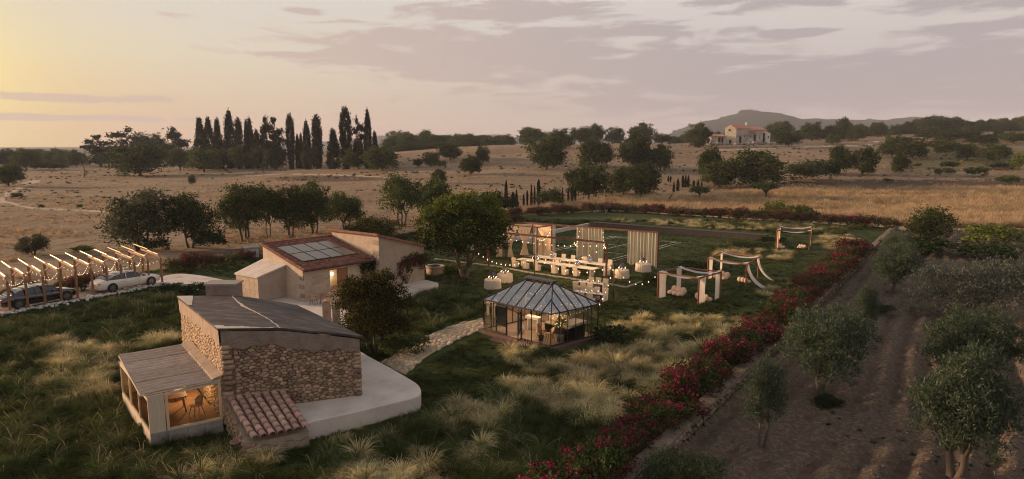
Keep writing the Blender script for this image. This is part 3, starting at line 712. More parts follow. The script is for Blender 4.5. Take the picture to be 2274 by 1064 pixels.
# ---------------------------------------------------------------- glazed lean-to on its left side
LA = P(337, 993, 0); LB = C1.copy() + Vector((-.12, -.05, 0)); zLA, zLB = ZV(LA.x, LA.y, 879), ZV(LB.x, LB.y, 842)
LD = P(266, 800, zLA); LC = P(416, 766, zLB); LD.z = LC.z = 0; FLZ = .55
def lean_to():
    t = thing('garden_room', 'glazed lean-to room with a corrugated roof and a lit interior, on the left of the stone house', 'lean-to', (LA.x, LA.y, 0)); o = t.location
    dA = (LB - LA).normalized(); W = (LB - LA).length; D = (LD - LA).length; ct = (LA + LB + LC + LD) / 4
    m_floor = mat('brown_floor', [(.16, .085, .045), (.25, .14, .075)], scale=3)
    MB(o).prism([(p + (ct - p).normalized() * .1)[:2] for p in (LA, LB, LC, LD)], -.4, FLZ).build('floor', m_floor, t)
    fr = wframe(LA, LB); rg = random.Random(2)
    for row, (z0, z1) in enumerate(((-.3, .27), (.275, FLZ))):     # concrete blocks under the window
        n = 4 if row else 1
        for i in range(n):
            a, b = W * i / n, W * (i + 1) / n
            p = [fr(a + .006, z0, -.2), fr(b - .006, z0, -.2), fr(b - .006, z0, .05 - row * .03), fr(a + .006, z0, .05 - row * .03)]
            MB(o).hexa([p[3], p[2], p[1], p[0]] + [(x[0], x[1], z1) for x in (p[3], p[2], p[1], p[0])]).build('block', m_block, t)
    z = lambda u: lerp(zLA, zLB, u / W)
    def panel(f, a, b, z0, z1a, z1b, k0, k1, name, m, par=t):
        p = [f(a, z0, k1), f(b, z0, k1), f(b, z0, k0), f(a, z0, k0)]; zz = [z1a, z1b, z1b, z1a]
        return MB(o).hexa(p + [(q[0], q[1], h) for q, h in zip(p, zz)]).build(name, m, par)
    panel(fr, 0, .56, FLZ, z(0) - .05, z(.56) - .05, -.08, 0, 'corner_board', m_cream)
    wf = panel(fr, .60, .70, FLZ, z(.6) - .07, z(.7) - .07, -.08, .03, 'window_frame', m_cream)
    panel(fr, W - .10, W, FLZ, z(W - .1) - .07, z(W) - .07, -.08, .03, 'jamb', m_cream, wf)
    panel(fr, .70, W - .10, FLZ, FLZ + .09, FLZ + .09, -.08, .04, 'sill', m_cream, wf)
    p = [fr(.7, z(.7) - .16, .03), fr(W - .1, z(W - .1) - .16, .03), fr(W - .1, z(W - .1) - .16, -.08), fr(.7, z(.7) - .16, -.08)]
    MB(o).hexa(p + [(q[0], q[1], q[2] + .09) for q in p]).build('lintel', m_cream, wf)
    MB(o).quad(fr(.7, FLZ + .09, -.03), fr(W - .1, FLZ + .09, -.03), fr(W - .1, z(W) - .17, -.03), fr(.7, z(.7) - .17, -.03)).build('pane', m_glass, wf)
    fl = wframe(LD, LA)       # left side: boards below, three panes above
    panel(fl, 0, D, -.2, .62, .62, -.06, .02, 'side_board', m_cream); panel(fl, 0, D, zLA - .24, zLA - .06, zLA - .06, -.06, .02, 'top_rail', m_cream)
    for i in range(4):
        u = D * i / 3; a = min(max(u - .03, 0), D - .06); sf = panel(fl, a, a + .06, .62, zLA - .24, zLA - .24, -.06, .02, 'mullion', m_cream)
        if i < 3: MB(o).quad(fl(u + .045, .62, -.02), fl(D * (i + 1) / 3 - .045, .62, -.02), fl(D * (i + 1) / 3 - .045, zLA - .24, -.02), fl(u + .045, zLA - .24, -.02)).build('side_pane', glass_brown, t)
    fb = wframe(LC, LD); LB_ = L2(LC, LD); panel(fb, 0, LB_, -.2, zLB - .08, zLA - .08, -.08, 0, 'back_wall', m_cream)
    # corrugated sheets, waves running from the wall down to the eave
    a0, a1, b0, b1 = P(312, 876, zLA + .03), P(490, 841, zLB + .05), P(264, 788, zLA + .03), P(418, 763, zLB + .05); ns = 4
    for k in range(ns):
        rows = []; lo = []; dz = .012 * (k % 2)
        for i in range(0, 57):
            tt = (k + i / 56 * 1.03) / ns; h = .055 * math.sin(i / 56 * 4.0 * 2 * PI); e0 = a0 + (b0 - a0) * tt; e1 = a1 + (b1 - a1) * tt
            rows.append([e0 + (e1 - e0) * s + Vector((0, 0, h + dz + .01 * math.sin(s * 5 + k))) for s in (0, .25, .5, .75, 1)])
        g_ = MB(o)
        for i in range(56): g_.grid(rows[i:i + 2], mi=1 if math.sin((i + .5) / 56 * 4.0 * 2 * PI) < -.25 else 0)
        g_.grid([[p - Vector((0, 0, .018)) for p in reversed(r)] for r in rows]).build('roof_sheet', [m_corr, m_groove], t)
    MB(o).bar(a0 - Vector((0, 0, .06)), a1 - Vector((0, 0, .06)), .05, .05).bar(a0 - Vector((0, 0, .06)), b0 - Vector((0, 0, .06)), .05, .06).build('fascia', m_cream, t)
    n = Vector((dF.y, -dF.x, 0)); wn = (LA - LB).normalized()
    MB(o).hexa([a1 + Vector((0, 0, .03)) - wn * .02, a1 + wn * .34 + Vector((0, 0, .0)), b1 + wn * .34, b1 - wn * .02 + Vector((0, 0, .03))] + [a1 + Vector((0, 0, .16)) - wn * .1, a1 + wn * .28 + Vector((0, 0, .055)), b1 + wn * .28 + Vector((0, 0, .055)), b1 + Vector((0, 0, .16)) - wn * .1]).build('flashing', m_plaster_old, t)
    # lamp on the stone wall
    lp = LB + (LC - LB) * .52 + wn * .22; lt = thing('wall_lamp', 'small lit lamp on the stone wall inside the glazed lean-to', 'wall lamp', (lp.x, lp.y, 1.95))
    MB().lathe([(.03, -.12), (.09, -.10), (.12, .06), (.10, .10)], 12).build('lamp_shade', emit_mat('lamp_glow', (1, .72, .42), 5), lt); MB().box((-.1 * -wn.x, -.1 * -wn.y, .0), (.1, .1, .2)).build('wall_plate', m_black, lt)
    point_light(wn * .26 + Vector((0, 0, -.16)), 75, r=.08, parent=lt)
    return t
glass_brown = glass_mat('side_glass', (.62, .50, .38), .10)
lean_to()
def shell_chair(label, loc, rz, group=None, m_seat=None):
    c = thing('shell_chair', label, 'chair', loc, rz, group); m_seat = m_seat or mat('tan_shell', [(.42, .28, .17), (.52, .36, .22)], scale=4)
    rows = []
    for i in range(11):
        a = -1.25 + 2.5 * i / 10; row = []
        for (r, h) in ((.0, .44), (.20, .44), (.27, .50), (.29, .62), (.30, .80 - .16 * abs(a) ** 2)): row.append((r * math.sin(a) * 1.0, r * math.cos(a) * .9, h))
        rows.append(row)
    MB().grid(rows).grid([[(p[0] * .94, p[1] * .94, p[2] + .02) for p in r[::-1]] for r in rows]).build('backrest', m_seat, c)
    MB().lathe([(.05, .41), (.25, .42), (.27, .46), (.2, .48)], 14).build('seat', m_seat, c)
    for sx in (-1, 1):
        for sy in (-1, 1): MB().tube([(sx * .13, sy * .13, .43), (sx * .23, sy * .23, 0)], [.018, .012]).build('leg', m_black, c)
    return c
def wood_table(label, loc, rz, L, W, H=.74, group=None, m=None, name='dining_table'):
    t = thing(name, label, 'table', loc, rz, group); m = m or m_wood
    MB().prism(rounded([(-L / 2, -W / 2), (L / 2, -W / 2), (L / 2, W / 2), (-L / 2, W / 2)], .08, 3), H - .04, H).build('tabletop', m, t)
    for sx in (-1, 1):
        for sy in (-1, 1): MB().tube([(sx * (L / 2 - .16), sy * (W / 2 - .14), H - .04), (sx * (L / 2 - .08), sy * (W / 2 - .07), 0)], [.04, .025], 8).build('leg', m, t)
    return t
tp = LA + (LB - LA) * .40 + (LD - LA) * .36; ang = math.atan2((LB - LA).y, (LB - LA).x)
wood_table('orange wooden table inside the glazed lean-to', (tp.x, tp.y, FLZ), ang, 1.5, .9)
q = LA + (LB - LA) * .74 + (LD - LA) * .20; shell_chair('tan shell chair between the table and the window of the lean-to', (q.x, q.y, FLZ), ang - 1.2)
q = LA + (LB - LA) * .70 + (LD - LA) * .60; shell_chair('tan shell chair by the lamp, behind the table in the lean-to', (q.x, q.y, FLZ), ang - 1.6)
# ---------------------------------------------------------------- tiled shed in front of the stone house
def tile_mesh(L, r0, r1, n=8, th=.014, flip=False):
    mb = MB(); rows = []; sgn = -1 if flip else 1
    out = lambda s, rr: [(rr * math.cos(PI * k / n), s, sgn * rr * .85 * math.sin(PI * k / n)) for k in range(n + 1)]
    a, b = out(0, r0), out(L, r1); c, d = out(0, r0 - th), out(L, r1 - th)
    mb.grid([a, b]); mb.grid([d, c]); mb.grid([c, a]); mb.grid([b, d]); return mb
def tiled_shed():
    SA, SB = P(549, 1019, 0), P(687, 990, 0); SD = C1 + dF * .03; SCp = C1 + dF * 2.45; o = Vector((SA.x, SA.y, 0)); nF = Vector((dF.y, -dF.x, 0))
    t = thing('tiled_shed', 'low stone shed with a terracotta barrel tile roof against the front of the stone house', 'shed', o)
    zf0, zf1 = ZV(SA.x, SA.y, 978), ZV(SB.x, SB.y, 950); zb0, zb1 = ZV(SD.x, SD.y, 884), ZV(SCp.x, SCp.y, 868)
    q = [SA, SB, SCp, SD]; zz = [zf0 - .13, zf1 - .13, zb1 - .1, zb0 - .1]
    MB(o).hexa([(p.x, p.y, -.4) for p in q] + [(p.x, p.y, z) for p, z in zip(q, zz)]).build('wall', m_mortar, t)
    rg = random.Random(8); Lf = L2(SA, SB); Ll = L2(SD, SA)
    for pl in cells(Ll, 1.5, .27, .17, rg):
        cx = sum(p[0] for p in pl) / len(pl); cy = sum(p[1] for p in pl) / len(pl)
        if cy < lerp(zb0, zf0, cx / Ll) - .17 and cy > .02: s = MB(o); stone(s, pl, wframe(SD, SA), .05, rg, gap=.015); s.build('stone', m_stone, t)
    z = 0
    for i in range(3): s = MB(o); stone(s, [(-.04, z), (.36, z), (.36, z + .2), (-.04, z + .2)], wframe(SA, SB), .07, rg, gap=.012); s.build('quoin', m_stone, t); z += .21
    f = wframe(SA, SB); p = MB(o)
    for i in range(14):
        a, b = .38 + (Lf - .38) * i / 14, .38 + (Lf - .38) * (i + 1) / 14; za, zb = lerp(zf0, zf1, a / Lf) - .14, lerp(zf0, zf1, b / Lf) - .14
        p.quad(f(a, -.2, .05), f(b, -.2, .05), f(b, zb, .05), f(a, za, .05)); k = .36 + .06 * math.sin(i); p.quad(f(a, k, .058), f(b, k + .01, .058), f(b, k + .03, .058), f(a, k + .02, .058), 1)
    p.quad(f(.38, -.2, 0), f(.38, -.2, .05), f(.38, zf0 - .14, .05), f(.38, zf0 - .14, 0)); p.build('plaster_face', [m_plaster_old, m_dark], t)
    # barrel tiles: cover tiles in seven columns, pan tiles between them, each its own piece
    E = [P(545, 978, 0), P(692, 949, 0)]; e0 = PY(556, 977, SA.y - .05); e1 = PY(690, 949, SB.y - .1); b0 = Vector((SD.x, SD.y, zb0)) + nF * .02; b1 = Vector((SCp.x, SCp.y, zb1)) + nF * .02
    cols, rows = 7, 8; cover = pan = None
    for c in range(cols):
        s = (c + .5) / cols; lo, hi = e0 + (e1 - e0) * s, b0 + (b1 - b0) * s
        for kind in ('roof_tile', 'pan_tile'):
            if kind == 'pan_tile':
                if c == cols - 1: continue
                s2 = (c + 1) / cols; lo, hi = e0 + (e1 - e0) * s2, b0 + (b1 - b0) * s2
            d = hi - lo; Lt = d.length / rows; y = d.normalized(); x = ((e1 - e0) * .5 + (b1 - b0) * .5).normalized(); zax = x.cross(y).normalized(); x = y.cross(zax); wc = (e1 - e0).length / cols
            if cover is None:
                cover = tile_mesh(Lt * 1.16, wc * .42, wc * .34).mesh('roof_tile', m_tile); pan = tile_mesh(Lt * 1.16, wc * .34, wc * .28, flip=True).mesh('pan_tile', m_pan)
            for r in range(rows):
                ob = bpy.data.objects.new(kind, cover if kind == 'roof_tile' else pan); C.objects.link(ob); ob.parent = t
                up = .035 if kind == 'roof_tile' else .06; jit = rg.uniform(-.012, .012); ty = y + zax * (-.05)
                pos = lo + y * (r * Lt) + zax * (up + jit * .5) + x * jit - o
                yy = (y - zax * .045).normalized(); zz_ = x.cross(yy).normalized()
                ob.matrix_local = Matrix(((x.x, yy.x, zz_.x, pos.x), (x.y, yy.y, zz_.y, pos.y), (x.z, yy.z, zz_.z, pos.z), (0, 0, 0, 1)))
    w = MB(o); 
    for i in range(10): w.blob((b0 + (b1 - b0) * (i / 9) + Vector((0, -.0, .06)) - nF * .0), (.16, .09, .05), 8, 4, seed=i, amp=.2)
    w.build('ridge_mortar', m_plaster_old, t)
tiled_shed()
pp = P(524, 999, 0.05); pt = thing('flower_pot', 'small terracotta pot in the grass left of the tiled shed', 'pot', (pp.x, pp.y, 0.05))
MB().lathe([(.14, 0), (.19, .3), (.215, .3), (.215, .37), (.18, .37), (.16, .30)], 16).build('pot_body', m_tile, pt)
MB().lathe([(.01, .27), (.165, .28)], 12).build('soil', m_dark, pt)
# ---------------------------------------------------------------- farmhouse behind the patio
m_farm = mat('sandy_render', [(.33, .255, .19), (.42, .33, .25), (.48, .39, .30)], scale=1.8, bump=.5, bscale=7, detail=8)
m_farm_g = mat('grey_render', [(.24, .185, .145), (.31, .245, .195), (.36, .29, .235)], scale=1.4, bump=.35, bscale=7, detail=8)
m_ashlar = mat('ashlar_block', [(.34, .26, .19), (.45, .35, .26)], scale=4, bump=.4, rand=.12)
m_quoin = mat('quoin_block', [(.20, .155, .115), (.30, .235, .175)], scale=4, bump=.4, rand=.15)
PZ = .30
FC = P(675, 671, PZ); FR = P(828, 640, PZ); zE = ZV(FC.x, FC.y, 601)
FR = P(828, 577, zE); FR.z = 0; FC.z = 0; uF = (FR - FC).normalized(); LFm = (FR - FC).length
ZR = 4.0; FK = P(583, 546, ZR); FK.z = 0; RK = FR + (FK - FC); wF = (FK - FC).normalized(); LG = (FK - FC).length
def tile_roof(mb, e0, e1, b0, b1, pitch=.23, rowl=.36, up=.05):
    """overlapping barrel tiles between eave e0-e1 and ridge b0-b1"""
    L = (e1 - e0).length; nc = max(2, round(L / pitch)); D = (b0 - e0).length; nr = max(2, round(D / rowl)); nrm_ = (e1 - e0).cross(b0 - e0).normalized()
    for c in range(nc):
        for r in range(nr):
            rows = []
            for tt, lift in ((r / nr, .055), ((r + 1.12) / nr, .02)):
                tt = min(tt, 1.0); row = []
                for k in range(5):
                    s = (c + k / 4) / nc; a = e0 + (e1 - e0) * s; b = b0 + (b1 - b0) * s
                    row.append(a + (b - a) * tt + nrm_ * (up + lift + .105 * math.sin(PI * k / 4) - .04))
                rows.append(row)
            mb.grid(rows)
            mb.add([rows[0][k] for k in range(5)] + [rows[0][0] - nrm_ * .05, rows[0][4] - nrm_ * .05], [(5, 6, 4, 3, 2, 1, 0)])
    q = [e0, e1, b1, b0]; mb.hexa([p - nrm_ * .06 for p in q] + [p + nrm_ * (up - .02) for p in q])
def farmhouse():
    o = Vector((FC.x, FC.y, 0)); t = thing('farmhouse', 'sandy farmhouse with a terracotta mono-pitch roof behind the patio', 'house', o)
    at = lambda a, b: FC + uF * a + wF * b
    # front wall, two openings
    hs = []
    for (x0, x1, v0, v1) in ((733, 773, 596, 641), (803, 820, 600, 622)):
        def uu(x):
            k = (x - IW / 2) / FPX * 1.0
            lo, hi = 0, LFm
            for _ in range(40):
                m_ = (lo + hi) / 2; p = at(m_, 0)
                if UV((p.x, p.y, 1.5))[0] < x: lo = m_
                else: hi = m_
            return lo
        a, b = uu(x0), uu(x1); p = at((a + b) / 2, 0); hs.append((a, b, max(PZ, ZV(p.x, p.y, v1)), min(zE - .25, ZV(p.x, p.y, v0))))
    W = MB(o); wall_open(W, FC, FR, -.2, zE, hs, .35); gable = wframe(FK, FC); lg = lambda u: lerp(ZR, zE, u / LG)
    for i in range(12): a, b = LG * i / 12, LG * (i + 1) / 12; W.quad(gable(a, -.2, 0), gable(b, -.2, 0), gable(b, lg(b), 0), gable(a, lg(a), 0))
    W.quad((FK.x, FK.y, -.2), (FK.x, FK.y, ZR), (RK.x, RK.y, ZR), (RK.x, RK.y, -.2)); W.build('wall', m_farm, t)
    rg = random.Random(5); f = wframe(FC, FR); z = PZ; r = 0
    while z < zE - .15:
        h = .235; u = .52 - (.28 if r % 2 else 0)
        while u < LFm - .1:
            w = rg.uniform(.42, .66); e = min(u + w, LFm - .05)
            if e - u > .15 and not any(u < q[1] + .02 and e > q[0] - .02 and z < q[3] and z + h > q[2] for q in hs):
                p = [f(u + .008, z + .008, .0), f(e - .008, z + .008, 0), f(e - .008, z + .008, -.05), f(u + .008, z + .008, -.05)]; k = rg.uniform(.010, .022)
                lo = [f(u + .008, z + .008, k), f(e - .008, z + .008, k), p[2], p[3]]
                MB(o).hexa(lo + [(x[0], x[1], z + h - .008) for x in lo]).build('stone_block', m_ashlar, t)
            u = e
        z += h; r += 1
    for (a, b, c, d) in hs:
        big = b - a > 1; wd = thing_part('window_frame', t, o)
        fm = MB(o); 
        for (x0, x1, y0, y1) in ((a, a + .07, c, d), (b - .07, b, c, d), (a + .07, b - .07, d - .07, d), (a + .07, b - .07, c, c + .05)):
            lo = [f(x0, y0, -.10), f(x1, y0, -.10), f(x1, y0, -.18), f(x0, y0, -.18)]; fm.hexa(lo + [(q[0], q[1], y1) for q in lo])
        fo = fm.build('window_frame', m_wood, t)
        m_ = a + (b - a) * .42 if big else a + .05
        sh = MB(o)
        lo = [f(m_, c + .03, -.06), f(b - .05, c + .03, -.06), f(b - .05, c + .03, -.10), f(m_, c + .03, -.10)]; sh.hexa(lo + [(q[0], q[1], d - .06) for q in lo])
        for k in range(9): zz = c + .1 + (d - c - .2) * k / 8; sh.box(Vector(f((m_ + b - .05) / 2, zz, -.055)), (b - m_ - .15, .02, .05), math.atan2(uF.y, uF.x))
        sh.build('shutter', m_wood, fo)
        MB(o).quad(f(a + .07, c + .05, -.15), f(m_, c + .05, -.15), f(m_, d - .07, -.15), f(a + .07, d - .07, -.15)).build('pane', m_glass, fo)
        rm = MB(o); rm.quad(f(a - .3, c - .2, -1.2), f(b + .3, c - .2, -1.2), f(b + .3, d + .2, -1.2), f(a - .3, d + .2, -1.2)); rm.build('room_wall', m_white, t)
    if True:
        a, b, c, d = hs[0]; lp = Vector(f((a + b) / 2 - .2, (c + d) / 2 + .3, -.7)); lm = thing('room_lamp', 'lit lamp seen through the open window of the farmhouse', 'lamp', lp)
        MB().lathe([(.05, -.1), (.12, -.08), (.12, .08), (.05, .1)], 10).build('lamp_shade', emit_mat('room_glow', (1, .8, .55), 4), lm); point_light((0, .0, -.16), 14, parent=lm)
    # roof
    ov = .28; e0, e1 = at(-.12, -ov), at(LFm + .0, -ov); b0, b1 = at(-.12, LG), at(LFm, LG); sl = (ZR - zE) / LG
    for p, zz in ((e0, zE - sl * ov), (e1, zE - sl * ov), (b0, ZR), (b1, ZR)): p.z = zz + .08
    R = MB(o); tile_roof(R, e0, e1, b0, b1); R.build('roof_tiles', m_tile_far, t, kind='stuff')
    MB(o).bar(b0 + Vector((0, 0, .12)), b1 + Vector((0, 0, .12)), .22, .14).build('ridge_tiles', m_tile_far, t)
    MB(o).bar(e0 - Vector((0, 0, .07)), e1 - Vector((0, 0, .07)), .07, .06).build('gutter', m_black, t)
    # quoins at the near corner
    zz = PZ + .28
    for i in range(3):
        w = .42; g = wframe(FK, FC); lo = [g(LG - w - .18 * (i == 1), zz, .016), g(LG + .01, zz, .016), g(LG + .01, zz, -.1), g(LG - w - .18 * (i == 1), zz, -.1)]
        MB(o).hexa(lo + [(q[0], q[1], zz + .33) for q in lo]).build('quoin', m_quoin, t); zz += .68
    # small annex on the gable side
    a0 = at(0, 2.35); A1 = P(576, 672, .25); A1.z = 0; A0 = P(524, 609, 2.05); A0.z = 0; zA1, zA0, zG = ZV(A1.x, A1.y, 617), 2.05, ZV(a0.x, a0.y, 590)
    aB = at(0, LG - .1); X = MB(o); q = [A1, a0, aB, A0]; zt = [zA1, zG, zG + .1, zA0]
    X.hexa([(p.x, p.y, -.2) for p in q] + [(p.x, p.y, z_ - .02) for p, z_ in zip(q, zt)]); X.build('annex_wall', m_farm_g, t)
    g = wframe(A0, A1); LX = L2(A0, A1); z = PZ - .1; r = 0
    while z < zA1 - .2:
        u = 0 - (.3 if r % 2 else 0)
        while u < LX:
            w = rg.uniform(.5, .8); s0, s1 = max(u, 0), min(u + w, LX)
            if s1 - s0 > .1: lo = [g(s0 + .01, z, .02), g(s1 - .01, z, .02), g(s1 - .01, z, -.05), g(s0 + .01, z, -.05)]; MB(o).hexa(lo + [(q_[0], q_[1], min(z + .29, lerp(zA0, zA1, (s0 + s1) / 2 / LX) - .04)) for q_ in lo]).build('stone_block', m_ashlar, t)
            u += w
        z += .3; r += 1
    q = [A1 + (A1 - a0).normalized() * .12 - wF * .12, a0 - wF * .12, aB, A0 + (A1 - a0).normalized() * .12]; nlab = 6; hh = [zA1 - .02, zG, zG + .1, zA0]
    for i in range(nlab):     # pale stone slabs of the annex roof
        s0, s1 = i / nlab + .004, (i + 1) / nlab - .004; L_ = lambda s, k: lerp(Vector((q[0].x, q[0].y, hh[0])), Vector((q[3].x, q[3].y, hh[3])), s) if k == 0 else lerp(Vector((q[1].x, q[1].y, hh[1])), Vector((q[2].x, q[2].y, hh[2])), s)
        lo = [L_(s0, 0), L_(s0, 1), L_(s1, 1), L_(s1, 0)]; up = Vector((0, 0, .1 + rg.uniform(0, .02))); MB(o).hexa(lo + [p + up for p in lo]).build('roof_slab', m_slab, t)
    return t, at
def thing_part(*a): return None
farm, fat = farmhouse()
def solar():
    a, b, c, d = [P(u, v, 3.3) for u, v in ((614, 550), (729, 535), (795, 564), (673, 582))]
    # put the corners on the roof plane
    def onroof(u, v):
        r_ = Vector(ray(u, v)); sl = (ZR - zE) / LG; n = Vector((-wF.x * sl, -wF.y * sl, 1)); p0 = Vector((FC.x, FC.y, zE + .26)); o_ = Vector((0, 0, CAMZ)); return o_ + r_ * ((p0 - o_).dot(n) / r_.dot(n))
    a, b, c, d = onroof(614, 550), onroof(729, 535), onroof(795, 564), onroof(673, 582)
    t = thing('solar_array', 'eight dark solar panels in two rows on the farmhouse roof', 'solar panels', a); n = (d - a).cross(b - a).normalized(); n = n if n.z > 0 else -n
    m_pv = mat('solar_glass_sky_tint', [(.19, .155, .11), (.24, .20, .145)], scale=3, rough=.25, spec=.35, coat=0.0); m_al = mat('dark_aluminium', [(.06, .055, .05), (.09, .08, .07)], rough=.5, metal=.4)  # beige base colour stands in for the pale sky mirrored in the panels
    for i in range(4):
        for j in range(2):
            g = .012; pt = lambda s, q_: lerp(lerp(a, b, s), lerp(d, c, s), q_)
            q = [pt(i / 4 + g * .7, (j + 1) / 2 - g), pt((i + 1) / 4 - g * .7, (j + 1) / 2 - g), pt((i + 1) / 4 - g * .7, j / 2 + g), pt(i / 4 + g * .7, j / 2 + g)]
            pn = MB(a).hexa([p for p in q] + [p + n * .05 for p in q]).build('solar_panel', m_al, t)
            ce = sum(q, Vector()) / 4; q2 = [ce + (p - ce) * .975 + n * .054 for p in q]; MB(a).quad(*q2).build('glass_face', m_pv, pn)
solar()
def wing():
    K = FR + uF * .02; Y0 = 56.0
    en = P(943, 624, .2); t_ = (Vector((en.x, en.y, 0)) - K).length; E = K + uF * t_; E = P(943, 622, .22); E.z = 0
    Kc = P(844, 646, .2); Kc.z = 0
    Lr = L2(Kc, E); ur = (E - Kc).normalized(); wr = Vector((-ur.y, ur.x, 0)); RB = FR + wF * (LG + .4)
    o = Vector((Kc.x, Kc.y, 0)); t = thing('farmhouse_wing', 'taller plastered wing of the farmhouse with a climbing red bougainvillea', 'house wing', o)
    z0, z1 = ZV(Kc.x, Kc.y, 525), ZV(E.x, E.y, 549); lf = P(737, 513, z0 - .1); lf.z = 0; zl = z0 - .1
    D = E + (lf - Kc); W = MB(o); f = wframe(Kc, E)
    for i in range(8): a, b = Lr * i / 8, Lr * (i + 1) / 8; W.quad(f(a, -.2, 0), f(b, -.2, 0), f(b, lerp(z0, z1, b / Lr), 0), f(a, lerp(z0, z1, a / Lr), 0))
    W.quad((E.x, E.y, -.2), (D.x, D.y, -.2), (D.x, D.y, z1), (E.x, E.y, z1)); W.quad((D.x, D.y, -.2), (lf.x, lf.y, -.2), (lf.x, lf.y, zl), (D.x, D.y, z1)); W.build('wall', m_farm_g, t)
    Lw = MB(o); Lw.quad((lf.x, lf.y, -.2), (Kc.x, Kc.y, -.2), (Kc.x, Kc.y, z0), (lf.x, lf.y, zl)); Lw.build('side_wall', m_farm, t)
    g = wframe(lf, Kc); LL = L2(lf, Kc)
    for zz in (z0 - .75, z0 - 1.6, z0 - 2.4): 
        lo = [g(LL - .75, zz, .02), g(LL + .012, zz, .02), g(LL + .012, zz, -.1), g(LL - .75, zz, -.1)]; MB(o).hexa(lo + [(q[0], q[1], zz + .38) for q in lo]).build('quoin', m_quoin, t)
    e0 = Vector((E.x, E.y, z1 + .04)) + ur * .1 - wr * .16; e1 = Vector((D.x, D.y, z1 + .04)) + ur * .1; b0 = Vector((Kc.x, Kc.y, z0 + .04)) - wr * .16 - ur * .16; b1 = Vector((lf.x, lf.y, zl + .04)) - ur * .16 + wr * .3
    R = MB(o); tile_roof(R, e0, e1, b0, b1); R.build('roof_tiles', m_tile_far, t, kind='stuff')
    MB(o).bar(b0 + Vector((0, 0, .1)), b1 + Vector((0, 0, .1)), .26, .14).build('ridge_tiles', m_tile_far, t)
    return Kc, E, f, Lr
WK, WE, wing_fr, wing_L = wing()
# patio: table with chairs, two round-topped stone gate pillars
def gate_pillar(label, u0, u1, vb, vt):
    a, b = P(u0, vb, PZ), P(u1, vb, PZ); c = (a + b) / 2; w = (b - a).length; zt = ZV(c.x, c.y, vt) - PZ
    t = thing('gate_pillar', label, 'pillar', c, .12, 'pillars at the patio edge'); m = m_plaster_old; prof = [(-w / 2, 0), (w / 2, 0), (w / 2, zt - w * .35)] + [(w / 2 * math.cos(k * PI / 8), zt - w * .35 + w * .35 * math.sin(k * PI / 8)) for k in range(1, 8)] + [(-w / 2, zt - w * .35)]
    n = len(prof); MB().add([(x, -.16, z) for x, z in prof] + [(x, .16, z) for x, z in prof], [tuple(range(n)), tuple(reversed(range(n, 2 * n)))] + [(i, n + i, n + (i + 1) % n, (i + 1) % n) for i in range(n)]).build('pillar_shaft', m, t)
    MB().box((0, 0, .05), (w * 1.12, .38, .10)).build('pillar_foot', m, t); return t
gate_pillar('left round-topped stone pillar at the patio edge', 718, 735, 712, 667); gate_pillar('right round-topped stone pillar, half behind the dark tree', 740, 756, 724, 674)
a = P(735, 712, PZ); a.z = ZV(a.x, a.y, 672); b = P(741, 724, PZ); b.z = ZV(b.x, b.y, 676)
bt = thing('gate_bar', 'short wooden bar joining the two stone pillars', 'bar', a); MB(a).bar(a, b, .09, .07).build('bar', m_wood, bt)
tc_ = P(745, 672, PZ); wood_table('oval wooden patio table by the farmhouse wall', (tc_.x, tc_.y, PZ), math.atan2(uF.y, uF.x), 2.2, 1.0)
for (u, v, rz, lb) in ((697, 676, 1.4, 'woven chair at the left end of the patio table'), (722, 660, .2, 'pale chair behind the patio table, against the house wall'), (742, 657, .0, 'pale chair under the window behind the patio table'), (729, 683, 3.3, 'woven chair on the near side of the patio table'), (752, 679, 3.0, 'woven chair of the patio table half hidden by the dark tree')):
    q = P(u, v, PZ); shell_chair(lb, (q.x, q.y, PZ), rz, 'chairs round the patio table')
# round stone well
wp = P(967, 608, 0); wz = float(G(wp.x, wp.y)); wl = thing('stone_well', 'round stone well basin at the right end of the farmhouse wing', 'well', (wp.x, wp.y, wz))
hw = ZV(wp.x, wp.y, 590) - wz; MB().lathe([(.86, -.2), (.86, hw - .1), (.70, hw - .1), (.66, hw - .1), (.66, .2), (.02, .2)], 24, wob=lambda i, a: 1 + .012 * math.sin(5 * a + i)).build('basin', m_plaster_old, wl)
MB().lathe([(.93, hw - .1), (.93, hw), (.65, hw), (.65, hw - .1)], 24).build('rim', m_block, wl)
def hut():
    a = P(547, 577, -.2); t = thing('pump_hut', 'small grey white hut behind the hedge left of the farmhouse', 'hut', a, .5); m = mat('hut_white', [(.36, .35, .34), (.5, .48, .46)], scale=3, bump=.3)
    MB().box((.65, .6, .5), (1.3, 1.2, 1.4)).build('wall', m, t); MB().box((.65, .6, 1.26), (1.6, 1.5, .12)).build('roof', m_block, t); MB().box((.5, -.012, .6), (.45, .03, .6)).build('door', m_block, t)
hut()
